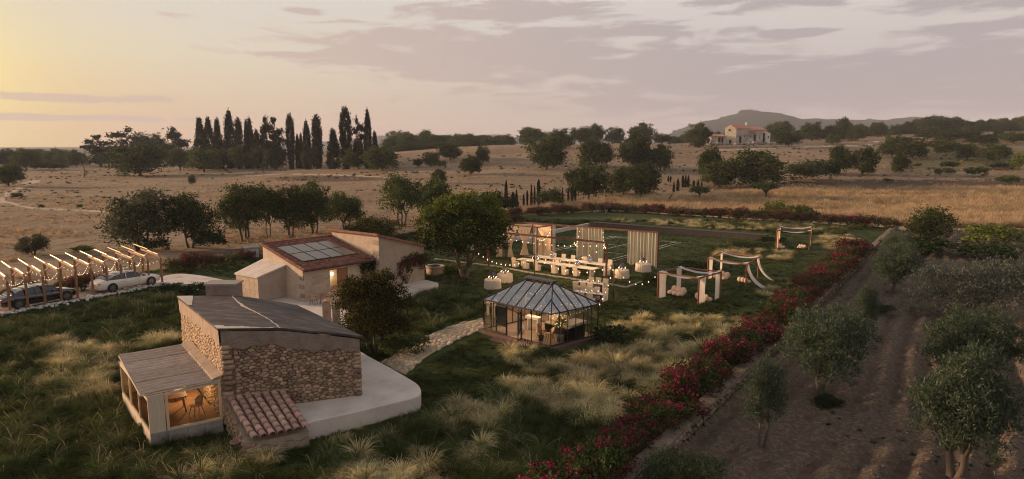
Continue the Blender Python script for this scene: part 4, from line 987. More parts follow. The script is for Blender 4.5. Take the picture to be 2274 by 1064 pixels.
# ================================================================ plants
NR = np.random.default_rng(7)
def leaf_quads(c, size, aspect, rng, out=None, up=0.0):
    """one leaf-sized diamond at each centre"""
    n = len(c); a = rng.normal(size=(n, 3)); a[:, 2] += up
    if out is not None: a = a * .75 + out * .6
    a /= np.linalg.norm(a, axis=1)[:, None] + 1e-9; b = np.cross(a, rng.normal(size=(n, 3))); b /= np.linalg.norm(b, axis=1)[:, None] + 1e-9
    s = size * rng.uniform(.6, 1.4, (n, 1)); a = a * s; b = b * s * aspect
    return np.stack([c - a, c + b * .9 - a * .1, c + a, c - b * .9 - a * .1], 1)
def crown_pts(lobes, clumps, per, spread, rng, inner=.35, low=-.55):
    """leaf centres in clumps spread over the lobes (cx, cy, cz, rx, ry, rz)"""
    L_ = np.array(lobes, float); w = (L_[:, 3] * L_[:, 4] * L_[:, 5]) ** .7; k = rng.choice(len(L_), clumps, p=w / w.sum())
    d = rng.normal(size=(clumps, 3)); d /= np.linalg.norm(d, axis=1)[:, None]; d[:, 2] = np.where(d[:, 2] < low, -d[:, 2], d[:, 2])
    fac = np.where(rng.random(clumps) < inner, rng.uniform(.2, .75, clumps), rng.uniform(.78, 1.08, clumps))[:, None]
    cc = L_[k, :3] + d * L_[k, 3:] * fac; sp = spread * rng.uniform(.6, 1.35, (clumps, 1, 1))
    p = cc[:, None, :] + rng.normal(size=(clumps, per, 3)) * sp * np.array([1, 1, .7]); out = np.repeat(d, per, 0)
    return p.reshape(-1, 3), out, cc
def limbs(mb, base, fork, targets, r0, rng, lean=(0, 0), twigs=None, n=6):
    b, f = Vector(base), Vector(fork); mid = (b + f) / 2 + Vector((rng.uniform(-.02, .02), rng.uniform(-.02, .02), 0)); mb.tube([b - Vector((0, 0, .03)), b + (mid - b) * .2, mid, f], [r0 * 1.5, r0 * 1.12, r0 * .92, r0 * .85], n)
    for t in targets:
        t = Vector(t); m1 = f + (t - f) * .4 + Vector((rng.uniform(-.05, .05), rng.uniform(-.05, .05), .05)); m2 = f + (t - f) * .72 + Vector((rng.uniform(-.04, .04), rng.uniform(-.04, .04), .03))
        mb.tube([f - Vector((0, 0, r0 * .5)), m1, m2, t], [r0 * .62, r0 * .42, r0 * .27, r0 * .1], 5)
        if twigs is not None:
            for q in rng.sample(list(twigs), min(4, len(twigs))):
                q = Vector(q)
                if (q - m2).length < .4: mb.tube([m2, (m2 + q) / 2 + Vector((0, 0, .02)), q], [r0 * .22, r0 * .14, r0 * .05], 4)
m_bark = mat('grey_bark', [(.055, .042, .033), (.12, .095, .075)], scale=14, bump=.6, stretch=(1, 1, .3))
m_oak = leaf_mat('oak_leaves', [(.028, .040, .015), (.058, .075, .026), (.11, .125, .045)], .4)
m_oak_l = leaf_mat('light_oak_leaves', [(.032, .046, .016), (.062, .082, .028), (.115, .13, .048)], .35)
m_cyp = leaf_mat('cypress_leaves', [(.012, .016, .008), (.022, .026, .012), (.036, .036, .018)], .15)
m_olive = leaf_mat('olive_leaves', [(.034, .054, .030), (.07, .10, .06), (.16, .19, .13)], .3)
m_grey = leaf_mat('grey_shrub_leaves', [(.035, .045, .036), (.07, .085, .07), (.14, .155, .13)], .2)
m_warm = leaf_mat('warm_tree_leaves', [(.018, .022, .007), (.045, .05, .013), (.11, .10, .022), (.19, .15, .03)], .35)
m_lime = leaf_mat('lime_leaves', [(.04, .055, .012), (.10, .125, .028), (.21, .23, .055)], .4)
m_bush = leaf_mat('bush_leaves', [(.013, .024, .010), (.030, .046, .017), (.06, .08, .03)], .25)
m_boug = leaf_mat('bougainvillea_leaves', [(.020, .036, .012), (.045, .07, .022), (.09, .11, .038)], .3)
m_flower = leaf_mat('bougainvillea_bracts', [(.085, .005, .024), (.20, .011, .048), (.33, .045, .105)], .35, var=.2)
PROTO = {}
def proto(kind, crown_me, trunk_me=None, extra=None, extra_name=None): PROTO.setdefault(kind, []).append((crown_me, trunk_me, extra, extra_name))
def make_oak(seed, kind, m, lobes, clumps=150, per=24, spread=.055, leaf=.030, aspect=.62, fork=.2, r0=.032, trunks=1, inner=.35):
    rng = np.random.default_rng(seed); rg = random.Random(seed); p, out, cc = crown_pts(lobes, clumps, per, spread, rng, inner); p[:, 2] = np.maximum(1 - (1 - p[:, 2]) * 1.16, .04)
    me = array_mesh('crown', leaf_quads(p, leaf, aspect, rng, out), 4, m); mb = MB()
    for k in range(trunks):
        a = k * 2.1 + seed; bx = (.05 * math.cos(a), .05 * math.sin(a)) if trunks > 1 else (0, 0)
        tg = [tuple(np.array(l[:3]) + [0, 0, .05]) for l in lobes[k::trunks]]; limbs(mb, (*bx, 0), (bx[0] * 1.8 + rg.uniform(-.02, .02), bx[1] * 1.8, fork), tg, r0, rg, twigs=[tuple(c) for c in cc])
    proto(kind, me, mb.mesh('trunk', m_bark))
def lob(seed, n=7, R=.30, zc=.56, zr=.24, r=(.17, .25)):
    """foliage lobes spread over a dome: a core and n lobes round it"""
    rg = random.Random(seed); L_ = [(0, 0, zc, R * .9, R * .9, zr * .95)]; n = n + 3
    for i in range(n):
        z = -.72 + 1.62 * (i + .5) / n; a = 2.4 * i + rg.uniform(-.5, .5); q = math.sqrt(max(0, 1 - z * z)) * R * rg.uniform(.8, 1.12) * 1.12; s = rg.uniform(*r); L_.append((q * math.cos(a), q * math.sin(a), zc + z * zr * 1.12 + rg.uniform(-.03, .03), s, s, s * .82))
    return L_
for s in range(4): make_oak(20 + s, 'oak', m_oak, lob(20 + s, 9, .29, .52, .29, (.17, .25)), 280, 24, fork=.14)
for s in range(2): make_oak(30 + s, 'round', m_oak, lob(30 + s, 9, .28, .50, .31, (.19, .25)), 290, 26, fork=.10)
for s in range(3): make_oak(40 + s, 'light', m_oak_l, lob(40 + s, 8, .29, .53, .28, (.17, .24)), 230, 24, spread=.06, inner=.25, fork=.14)
for s in range(2): make_oak(50 + s, 'cedar', m_cyp, [(0, 0, .94, .12, .12, .05), (.2, .05, .82, .22, .16, .045), (-.22, -.06, .76, .22, .16, .045), (.05, .2, .66, .3, .2, .05), (-.28, .08, .58, .25, .2, .05), (.28, -.1, .52, .26, .2, .06), (-.1, -.1, .42, .36, .3, .07), (0, 0, .3, .42, .36, .1)], 170, 20, spread=.04, fork=.4, inner=.3)
for s in range(2): make_oak(60 + s, 'umbrella', m_oak_l, lob(60 + s, 8, .34, .74, .06, (.14, .2)), 130, 22, spread=.05, fork=.42)
for s in range(2): make_oak(64 + s, 'midtree', m_oak, lob(64 + s, 10, .30, .58, .28, (.14, .22)), 340, 30, spread=.045, leaf=.019, fork=.22, trunks=3, r0=.022, inner=.25)
make_oak(66, 'midlight', m_oak_l, lob(66, 8, .26, .64, .26, (.10, .18)), 220, 28, spread=.05, leaf=.019, fork=.22, trunks=3, r0=.018, inner=.2)
for s in range(2): make_oak(68 + s, 'greytree', leaf_mat('greyish_leaves', [(.030, .038, .021), (.060, .068, .038), (.11, .11, .07)], .4) if s == 0 else bpy.data.materials['greyish_leaves'], lob(68 + s, 10, .34, .5, .28, (.12, .22)), 320, 28, spread=.05, leaf=.02, fork=.15, trunks=3, r0=.022, inner=.25)
def make_cypress(seed, prof):
    rng = np.random.default_rng(seed); n = 320; z = rng.uniform(.03, 1, n) ** .92; r = np.interp(z, [q[0] for q in prof], [q[1] for q in prof]); a = rng.uniform(0, 2 * PI, n); f = np.sqrt(rng.uniform(.25, 1.1, n))
    cc = np.stack([r * f * np.cos(a), r * f * np.sin(a), z], 1); per = 18; p = np.repeat(cc, per, 0) + rng.normal(size=(n * per, 3)) * np.array([.06, .06, .018]); out = np.zeros_like(p); out[:, 2] = .9
    q = leaf_quads(p * [1, 1, 1], 1, .5, rng, out); ctr = q.mean(1, keepdims=True); q = ctr + (q - ctr) * np.array([.075, .075, .018]); me = array_mesh('crown', q, 4, m_cyp)
    mb = MB(); mb.tube([(0, 0, -.02), (0, 0, .15), (0, 0, .9)], [.09, .07, .02], 6); proto('cypress', me, mb.mesh('trunk', m_bark))
make_cypress(70, [(0, .18), (.08, .34), (.3, .46), (.6, .42), (.85, .26), (1, .05)])
make_cypress(71, [(0, .10), (.1, .25), (.35, .40), (.7, .45), (.92, .34), (1, .12)])
make_cypress(72, [(0, .22), (.1, .42), (.25, .5), (.5, .42), (.8, .2), (1, .02)])
def make_bush(seed, kind, m, clumps=110, per=30, leaf=.035, up=0.0, aspect=.6, R=.34, spread=.07):
    rng = np.random.default_rng(seed); L_ = [(q[0], q[1], q[2], q[3], q[4], q[5]) for q in lob(seed, 7, R, .42, .14, (.2, .28))]; p, out, cc = crown_pts(L_, clumps, per, spread, rng, .35, -.9); p[:, 2] = np.abs(p[:, 2])
    proto(kind, array_mesh('foliage', leaf_quads(p, leaf, aspect, rng, out, up), 4, m))
for s in range(2): make_bush(80 + s, 'bush', m_bush)
for s in range(2): make_bush(84 + s, 'limebush', m_lime, 90, 26, .035)
for s in range(2): make_bush(88 + s, 'scrub', m_oak_l, 100, 26, .035)
def make_olive(seed, kind, m, lobes, clumps, per, spread, leaf, trunks=2, fork=.22, r0=.038, up=.5):
    rng = np.random.default_rng(seed); rg = random.Random(seed); p, out, cc = crown_pts(lobes, clumps, per, spread, rng, .3, -.7); p[:, 2] = np.maximum(1 - (1 - p[:, 2]) * 1.08, .05)
    me = array_mesh('crown', leaf_quads(p, leaf, .26, rng, out, up), 4, m); mb = MB()
    for k in range(trunks):
        a = k * 2.4 + seed; tg = [tuple(np.array(l[:3])) for l in lobes[k::trunks]]; limbs(mb, (.03 * math.cos(a), .03 * math.sin(a), 0), (.07 * math.cos(a), .07 * math.sin(a), fork), tg, r0, rg, twigs=[tuple(c) for c in cc], n=7)
    proto(kind, me, mb.mesh('trunk', m_bark))
for s in range(3): make_olive(90 + s, 'olive', m_olive, lob(90 + s, 9, .27, .60, .24, (.17, .25)), 640, 42, .036, .0185)
make_olive(95, 'olive_thin', m_olive, [(-.12, 0, .55, .15, .15, .2), (.1, .04, .66, .16, .15, .22), (0, -.05, .85, .12, .12, .14), (.16, 0, .45, .1, .1, .12), (-.16, .02, .76, .1, .1, .14)], 300, 36, .045, .017, 2, .3, .022, .9)
make_olive(96, 'grey_shrub', m_grey, [(x, y, .42 + .1 * math.sin(3 * x + y), .2, .2, .34) for x in (-.34, -.12, .1, .33) for y in (-.16, .14)], 520, 44, .05, .016, 4, .1, .02, 1.6)
make_olive(97, 'green_shrub', leaf_mat('feathery_leaves', [(.022, .036, .016), (.045, .066, .030), (.085, .105, .058)], .25), [(x, y, .42, .22, .22, .36) for x in (-.26, .02, .27) for y in (-.14, .14)], 420, 44, .06, .018, 4, .1, .02, 1.2)
def make_boug(seed):
    rng = np.random.default_rng(seed); L_ = lob(seed, 6, .27, .36, .08, (.18, .27)); L_ = [(a, b, c, d, e, f * 1.15) for a, b, c, d, e, f in L_]
    p, out, cc = crown_pts(L_, 120, 26, .06, rng, .4, -.9); p[:, 2] = np.abs(p[:, 2]); fo = array_mesh('foliage', leaf_quads(p, .026, .6, rng, out), 4, m_boug)
    k = rng.random(len(cc)) < (.7, .45, .3, .5)[seed % 4]; c2 = np.repeat(cc[k], 20, 0); p2 = c2 * np.array([1.05, 1.05, 1.05]) + rng.normal(size=c2.shape) * .045; p2[:, 2] = np.abs(p2[:, 2]); o2 = np.repeat(cc[k] - [0, 0, .3], 20, 0)
    fl = array_mesh('blossoms', leaf_quads(p2, .020, .85, rng, o2 * 1.5), 4, m_flower); mb = MB()
    for a in range(4): mb.tube([(0, 0, -.05), (.1 * math.cos(a * 1.6), .1 * math.sin(a * 1.6), .2), (.24 * math.cos(a * 1.6), .24 * math.sin(a * 1.6), .4)], [.025, .018, .008], 5)
    proto('boug', fo, mb.mesh('stem', m_bark), fl, 'blossoms')
for s in range(4): make_boug(100 + s)
def make_bare(seed):
    rg = random.Random(seed); mb = MB()
    def br(p, d, L_, r, k):
        q = p + d * L_; mid = p + d * L_ * .5 + Vector((rg.uniform(-1, 1), rg.uniform(-1, 1), rg.uniform(-.3, .6))) * L_ * .12; mb.tube([p, mid, q], [r, r * .75, r * .5], 4 if k > 1 else 6)
        if k < 4:
            for _ in range(3): e = (d + Vector((rg.uniform(-.9, .9), rg.uniform(-.9, .9), rg.uniform(-.2, .6)))).normalized(); br(q if _ else mid, e, L_ * rg.uniform(.55, .75), r * .5, k + 1)
    br(Vector((0, 0, -.03)), Vector((.05, .05, 1)).normalized(), .36, .03, 0); proto('bare', None, mb.mesh('trunk', m_bark))
for s in range(2): make_bare(110 + s)
CAT = {'oak': 'tree', 'bush': 'bush', 'limebush': 'bush', 'scrub': 'bush', 'grey_shrub': 'shrub', 'green_shrub': 'shrub', 'boug': 'bush'}
NAMES = {'oak': 'oak_tree', 'round': 'oak_tree', 'light': 'oak_tree', 'cedar': 'cedar_tree', 'umbrella': 'small_tree', 'midtree': 'broadleaf_tree', 'midlight': 'broadleaf_tree', 'greytree': 'broadleaf_tree', 'cypress': 'cypress_tree', 'bush': 'bush', 'limebush': 'bush', 'scrub': 'bush', 'olive': 'olive_tree', 'olive_thin': 'olive_tree', 'grey_shrub': 'shrub', 'green_shrub': 'shrub', 'boug': 'bougainvillea', 'bare': 'bare_tree'}
_k = [0]
def plant(kind, loc, h, w, label, group=None, var=None, rz=None, wy=None):
    _k[0] += 1; rg = random.Random(_k[0] * 31 + 5); v = PROTO[kind]; cr, tr, ex, en = v[(_k[0] if var is None else var) % len(v)]
    t = thing(NAMES[kind], label, CAT.get(kind, 'tree'), loc, rg.uniform(0, 6.28) if rz is None else rz, group, (w, wy or w, h))
    if cr is not None: link_mesh('foliage' if CAT.get(kind) in ('bush', 'shrub') else 'crown', cr, t)
    if tr is not None: link_mesh('stem' if kind == 'boug' else 'trunk', tr, t)
    if ex is not None: link_mesh(en, ex, t)
    return t
def plant_px(kind, u, vb, vt, wpx, label, group=None, Y=None, garden=False, var=None, rz=None, depth=1.0, z=None, ground=None):
    if Y: p = PY(u, vb, Y); p.z = float(T(p.x, p.y)) - .1
    elif garden: p = P(u, vb, 0 if z is None else z); p.z = float(G(p.x, p.y)) if z is None else z
    elif ground: p = P(u, vb, -.4); p.z = float(ground(p.x, p.y)) - .1
    else:
        p = PT(u, vb)
        if p.y > 470: p = PY(u, vb, 350 + (u * 7) % 70); p.z = float(T(p.x, p.y)) - .1
    dep = p.y * cp - (p.z - CAMZ) * sp_
    h = ZV(p.x, p.y, vt) - p.z; w = wpx * dep / FPX
    return plant(kind, p, h * 1.02, w * 1.04, label, group, var, rz, w * 1.04 * depth)
ORD = 'first second third fourth fifth sixth seventh eighth ninth tenth eleventh twelfth thirteenth fourteenth fifteenth sixteenth seventeenth eighteenth nineteenth twentieth'.split()
ORD += ['twenty-' + w for w in ORD[:9]] + ['thirtieth'] + ['thirty-' + w for w in ORD[:9]] + ['fortieth'] + ['forty-' + w for w in ORD[:9]]
# ---- far left
for a in [('round', 58, 377, 329, 52, 'round brown tree standing alone left of the hazy tree line'), ('oak', 12, 372, 331, 60, 'hazy tree at the far left edge under the sunset'), ('light', 18, 414, 364, 66, 'low spreading tree by the pale track at the left edge'),
          ('oak', 95, 366, 336, 60, 'hazy low tree in the gap right of the round brown tree'), ('oak', 127, 368, 331, 56, 'broad hazy tree in the middle of the far left tree line'), ('light', 160, 366, 338, 40, 'pale hazy tree in the far left tree line next to the dead trunk'),
          ('bush', 105, 377, 357, 44, 'dark low bush in front of the hazy left tree line'), ('bush', 128, 378, 359, 36, 'rounded dark bush beside another at the hazy field edge'), ('bare', 187, 394, 309, 44, 'thin dead trunk with bare twigs at the edge of the left field'),
          ('cedar', 224, 371, 302, 82, 'wide cedar at the left end of the big tree group'), ('cedar', 287, 367, 286, 76, 'tall cedar behind the broad oak in the left field'), ('oak', 332, 366, 294, 86, 'dark crown behind the broad oak, between two cedars'), ('cedar', 390, 365, 285, 78, 'cedar at the right end of the left tree group'),
          ('light', 310, 391, 319, 122, 'broad low oak standing alone in the left field'), ('light', 400, 379, 329, 56, 'small round tree between the broad oak and the cypresses'), ('light', 453, 383, 326, 72, 'bushy green tree in front of the left end of the cypresses'),
          ('bush', 250, 372, 330, 60, 'dark undergrowth bush at the foot of the cedars'), ('light', 427, 411, 388, 15, 'tiny upright green bush alone in the dry left field'), ('scrub', 36, 441, 424, 22, 'low scrub bush inside the bend of the pale track'), ('scrub', 92, 463, 451, 12, 'small scrub tuft by the track in the left field'), ('scrub', 178, 463, 451, 12, 'small dark scrub tuft in the middle of the left field'),
          ('greytree', 76, 566, 518, 58, 'hazy grey-green bush behind the carport'), ('scrub', 180, 561, 543, 46, 'low green bush behind the carport near the tall grey tree')]: plant_px(*a)
# ---- cypress row
cy = [(449, 266, 27, 2), (468, 267, 22, 0), (488, 269, 23, 2), (514, 253, 24, 0), (534, 268, 17, 1), (552, 272, 14, 0), (559, 267, 19, 2), (573, 292, 12, 1), (648, 259, 17, 1), (663, 303, 12, 0), (671, 300, 12, 2), (684, 275, 19, 0), (707, 262, 22, 1), (742, 291, 28, 2), (770, 245, 24, 1), (819, 251, 18, 0), (834, 296, 17, 2)]
for i, (u, vt, w, v) in enumerate(cy): plant_px('cypress', u, 374 + (i % 3), vt, w * 1.05, 'tall dark cypress, %s from the left in the cypress row' % ORD[i], 'cypresses in the row on the horizon', var=v)
for a in [('cedar', 594, 376, 263, 52, 'ragged conifer in the middle of the cypress row'), ('cedar', 613, 378, 265, 56, 'second ragged conifer beside the first in the cypress row'), ('cedar', 797, 376, 264, 40, 'feathery conifer between the two tallest cypresses'), ('oak', 472, 373, 322, 62, 'dark low tree under the first cypresses'), ('oak', 507, 374, 318, 62, 'dark low tree under the tallest left cypress'), ('oak', 545, 375, 322, 60, 'dark low tree under the middle left cypresses'), ('oak', 585, 376, 325, 56, 'dark low tree at the foot of the ragged conifers'),
          ('round', 610, 378, 316, 46, 'rounded olive-green tree in front of the ragged conifers'), ('oak', 690, 376, 328, 40, 'low tree between the middle cypresses'), ('oak', 795, 376, 330, 60, 'dark low tree under the two tallest cypresses'), ('round', 848, 379, 324, 76, 'wide dark oak at the right end of the cypress row')]: plant_px(*a)
# ---- woods behind the middle ridge and trees on the middle field
for i, (u, vt, w) in enumerate([(868, 303, 40), (886, 290, 46), (905, 296, 40), (925, 299, 36), (946, 288, 34), (966, 298, 44), (990, 301, 40), (1012, 297, 42), (1036, 298, 46), (1060, 301, 44), (1082, 300, 28), (1108, 300, 26), (1126, 298, 34), (900, 318, 50), (935, 318, 46), (975, 312, 40)]):
    plant_px(('oak', 'light', 'round')[i % 3], u, 318, vt, w * 1.15, 'dark tree in the wood behind the middle ridge, %s from the cypresses' % ORD[i], 'trees in the wood behind the middle ridge', Y=(395 + (i * 37) % 60) if i < 13 else 372)
for a in [('light', 958, 371, 337, 36, 'small leaning tree on the middle field next to a bigger airy tree'), ('light', 1000, 357, 318, 52, 'airy wide tree on top of the middle field'), ('light', 928, 371, 352, 22, 'small pale tree at the left of the middle field'), ('scrub', 982, 374, 352, 18, 'little bush right of the leaning tree on the middle field'), ('oak', 1045, 389, 344, 46, 'umbrella-shaped lone tree in the middle field'), ('oak', 1073, 364, 326, 32, 'upright oval tree on the middle field'), ('round', 975, 408, 377, 32, 'small round tree behind the garden tree tops'),
          ('oak', 1183, 311, 282, 72, 'wide clipped-looking tree clump on the skyline'), ('oak', 1243, 331, 285, 62, 'dark tree overlapping the big lone oak from behind'), ('oak', 1213, 377, 306, 88, 'big lone oak with a visible trunk on the middle field'), ('oak', 1290, 309, 281, 50, 'dark tree in the skyline row right of the clump'), ('oak', 1325, 306, 274, 42, 'round tall tree in the skyline row'), ('light', 1366, 309, 282, 40, 'pale airy tree in the skyline row'), ('oak', 1425, 311, 274, 58, 'tall broad tree in the skyline row left of the hill'), ('oak', 1470, 312, 296, 44, 'low tree at the right end of the skyline row'),
          ('oak', 1325, 371, 308, 74, 'grey-green oak between two bigger oaks on the field'), ('round', 1410, 377, 298, 74, 'tall dark oak on the field, left one of a joined pair'), ('oak', 1466, 380, 322, 54, 'smaller oak joined to the tall dark oak'), ('oak', 1306, 444, 362, 90, 'large dark oak at the left edge of the yellow field'), ('oak', 1385, 432, 371, 70, 'dark oak in the middle of the field edge'), ('round', 1425, 436, 364, 78, 'dark drooping oak right beside another at the field edge'),
          ('oak', 1553, 328, 276, 50, 'large tree left of the old stone house'), ('round', 1550, 329, 304, 28, 'clipped round bush in front of the old barn'), ('light', 1577, 402, 324, 56, 'loose grey-green tree in front of the old house'), ('round', 1597, 415, 359, 80, 'round bushy tree at the left of the big thicket'), ('round', 1680, 416, 333, 118, 'largest dark thicket tree below the old house'), ('oak', 1750, 326, 289, 48, 'dark bushy tree right of the old stone house'), ('oak', 1728, 304, 269, 62, 'tree rising behind the roofs of the old house'),
          ('oak', 1803, 303, 271, 54, 'broad tree right of the old house on the skyline'), ('oak', 1850, 312, 281, 48, 'low wide tree on the skyline beyond the pale track'), ('round', 1872, 302, 263, 36, 'tall round tree on the right skyline'), ('oak', 1901, 302, 276, 38, 'dark tree next to the tall round one on the right skyline'), ('light', 1848, 322, 297, 32, 'small round shrub tree below the right skyline'), ('oak', 1948, 305, 273, 32, 'lone upright tree on the right skyline'), ('oak', 1997, 298, 276, 28, 'small tree at the left foot of the right wood'),
          ('scrub', 1790, 402, 348, 84, 'bushy thicket at the right end below the old house'), ('bush', 1822, 399, 338, 70, 'dark leafy bush in the middle of the right thicket'), ('light', 1862, 388, 322, 44, 'pale leafy tree top above the right thicket'), ('round', 1915, 389, 328, 62, 'dark round bush at the right end of the thicket'), ('oak', 1999, 384, 342, 40, 'small dark lone tree on the right slope'), ('oak', 1980, 349, 299, 54, 'round tree in the middle of the right slope'), ('oak', 2026, 354, 306, 68, 'wide tree right beside another on the right slope'), ('oak', 2100, 344, 308, 60, 'tree by the pond on the right slope'),
          ('light', 2148, 356, 318, 46, 'grey-green tree right of the pond'), ('light', 2205, 360, 318, 60, 'spreading grey tree near the right edge'), ('limebush', 2268, 384, 326, 44, 'bright green bush at the right edge of the slope'), ('oak', 2060, 310, 284, 50, 'dark bush row below the right wood, left part'), ('oak', 2105, 314, 288, 56, 'dark bush row below the right wood, middle part'), ('oak', 2150, 312, 280, 52, 'rounded tree below the right wood'), ('light', 2216, 312, 284, 20, 'narrow yellowish tree in front of the right wood'), ('light', 2250, 318, 292, 60, 'leafy green tree below the right wood by the edge'), ('oak', 2180, 322, 298, 64, 'low dark trees on the right slope under the wood'),
          ('bush', 2105, 375, 352, 30, 'small dark bush on the dry right slope'), ('scrub', 2170, 392, 364, 40, 'olive bush low on the right slope'), ('scrub', 2035, 371, 360, 18, 'tiny bush left of the olive bushes on the right slope'), ('scrub', 2082, 390, 370, 16, 'thin bush in the dry grass of the right slope'), ('scrub', 2108, 388, 368, 20, 'upright scrub bush in the dry grass of the right slope'), ('bush', 2220, 376, 358, 50, 'dark low bush near the right edge of the slope'), ('scrub', 1972, 405, 393, 16, 'small scrub clump above the brown strip'), ('scrub', 2240, 410, 384, 40, 'tall dry grass clump at the right end of the brown strip'),
          ('umbrella', 1700, 446, 403, 64, 'small umbrella-shaped tree in front of the thicket'), ('umbrella', 1553, 448, 412, 44, 'small thin flat-topped tree in the yellow field'), ('bare', 1487, 453, 416, 50, 'small bare tree in the yellow field'), ('bare', 1348, 484, 425, 74, 'bare forked tree behind the flowering hedge'), ('limebush', 1745, 490, 437, 92, 'light green bush behind the back hedge'), ('limebush', 1690, 489, 459, 44, 'smaller pale bush left of the light green bush'), ('scrub', 1222, 460, 405, 56, 'olive-green bush among the young cypresses'), ('bush', 1100, 470, 412, 50, 'dark bush behind the garden tree'), ('bush', 1133, 472, 428, 36, 'dark bush left of the young cypresses')]: plant_px(*a)
for i, (u, vb, vt, w) in enumerate([(1124, 462, 404, 8), (1139, 464, 428, 8), (1147, 456, 422, 7), (1163, 458, 432, 5), (1171, 457, 425, 5), (1180, 456, 412, 6), (1187, 455, 415, 5), (1196, 457, 402, 8), (1249, 452, 418, 5), (1262, 450, 420, 5), (1270, 448, 415, 7), (1277, 447, 418, 6), (1484, 404, 391, 4), (1489, 404, 392, 4), (1496, 426, 404, 5), (1505, 424, 398, 7), (1516, 417, 391, 6), (1522, 417, 390, 6), (1528, 416, 391, 6), (1540, 420, 402, 6), (1550, 420, 400, 6), (1558, 416, 404, 4)]):
    plant_px('cypress', u, vb, vt, w, ('slim young cypress, %s from the left of the group behind the garden' % ORD[i]) if i < 12 else ('slim young cypress, %s from the left of the row in the yellow field' % ORD[i - 12]), 'young cypresses', var=i)
# ---- the wood on the right skyline: single crowns, too far to tell apart
rgw = random.Random(77)
for i in range(46):
    u = 2010 + 300 * (i / 46) + rgw.uniform(-3, 3); Y = rgw.uniform(430, 500); x = (u - IW / 2) / FPX * Y; z = float(T(x, Y)); vt = np.interp(u, [2000, 2040, 2060, 2110, 2160, 2200, 2240, 2330], [272, 262, 258, 259, 268, 264, 259, 257]) + rgw.uniform(-3, 9)
    h = ZV(x, Y, vt) - z; plant(('oak', 'light', 'oak', 'round')[i % 4], (x, Y, z - .1), max(h, 5), rgw.uniform(9, 14), 'dark tree in the wood along the right skyline, %s from the left' % ORD[i], 'trees of the wood on the right skyline')
for i in range(30):
    u = -60 + 250 * i / 30 + rgw.uniform(-3.5, 3.5); Y = rgw.uniform(360, 760); x = (u - IW / 2) / FPX * Y; z = float(T(x, Y)); plant('oak', (x, Y, z - .1), rgw.uniform(4.5, 10), rgw.uniform(8, 14), 'hazy tree in the far tree line on the left, %s from the left edge' % ORD[i], 'hazy trees of the far left tree line')
for i in range(34):
    u = 1490 + 560 * i / 34 + rgw.uniform(-7, 7); Y = rgw.uniform(420, 560); x = (u - IW / 2) / FPX * Y; z = float(T(x, Y)); plant('oak', (x, Y, z - .1), rgw.uniform(7, 10), rgw.uniform(8, 13), 'dark tree in the far belt behind the old house, %s from the left' % ORD[i], 'trees in the belt behind the old house')
for i, (u, vt, w) in enumerate([(1497, 289, 9), (1533, 274, 10), (1605, 259, 14), (1650, 244, 20), (1662, 243.5, 24), (1680, 245, 18), (1712, 251, 16), (1760, 262, 12), (1872, 264, 14), (1930, 263, 14)]):
    Y = 2480; p = PY(u, vt + 6, Y); plant('oak', (p.x, p.y, p.z - 6), 6 * Y / FPX + 6, w * Y / FPX, 'tiny tree on the ridge of the blue hill, %s from the left' % ORD[i], 'trees on the ridge of the hill')
# ---- trees behind the carport and the farmhouse
for a in [('greytree', 312, 556, 411, 152, 'large grey-green spreading tree behind the right end of the carport'), ('midtree', 425, 550, 434, 108, 'dark green tree with bare lower trunks right of the grey-green tree'), ('bush', 470, 553, 500, 64, 'dark shrub mass at the foot of the tree by the lane'), ('midtree', 545, 536, 411, 112, 'tall round-crowned tree in the middle of the row behind the farmhouse'), ('midlight', 598, 527, 412, 60, 'slender light green tree in the row behind the farmhouse'), ('midtree', 645, 526, 416, 84, 'multi-stemmed tree with bent trunks behind the farmhouse'), ('midtree', 697, 521, 407, 92, 'largest dark crown at the right of the row behind the farmhouse'), ('midtree', 768, 512, 430, 92, 'lower dark tree at the right end of the row behind the farmhouse'),
          ('midlight', 893, 503, 388, 116, 'airy spreading tree left of the lime-topped garden tree'), ('round', 965, 492, 399, 84, 'dark tree mass behind the lime-topped garden tree'), ('scrub', 340, 560, 520, 60, 'low shrub under the grey-green tree')]: plant_px(*a)
make_oak(120, 'garden_gold', m_warm, lob(120, 9, .34, .46, .24, (.14, .24)), 330, 34, spread=.05, leaf=.017, fork=.15, trunks=2, inner=.25); NAMES['garden_gold'] = 'broadleaf_tree'
plant_px('garden_gold', 822, 545, 466, 124, 'yellow-brown leafy tree rising behind the farmhouse roof')
# dark tree on the patio and the lime-topped tree: full leaf counts
make_oak(121, 'patio_tree', leaf_mat('patio_tree_leaves', [(.014, .020, .007), (.032, .040, .013), (.075, .072, .022), (.15, .11, .03)], .35), [(0, 0, .72, .26, .26, .2), (-.26, 0, .66, .2, .2, .17), (.26, .05, .64, .22, .2, .18), (0, -.2, .56, .26, .22, .2), (-.1, .2, .6, .24, .2, .18), (.1, 0, .86, .2, .2, .12), (-.24, -.06, .84, .12, .12, .1), (-.3, .05, .42, .14, .14, .12), (.3, -.1, .44, .17, .16, .12), (.0, .0, .4, .2, .2, .12), (.42, .0, .66, .08, .08, .06)], 620, 46, spread=.034, leaf=.0125, fork=.16, trunks=3, r0=.018, inner=.3); NAMES['patio_tree'] = 'broadleaf_tree'
plant_px('patio_tree', 832, 786, 604, 172, 'dark leafy garden tree in front of the farmhouse patio', garden=True, rz=0)
rng = np.random.default_rng(122); Lb = [(0, 0, .62, .3, .3, .22), (-.3, 0, .55, .2, .22, .2), (.3, 0, .52, .22, .22, .2), (.05, -.2, .5, .3, .24, .22), (0, .22, .56, .26, .2, .2), (-.36, -.05, .4, .14, .14, .1), (.36, .05, .38, .12, .14, .12), (-.1, 0, .36, .26, .22, .12)]
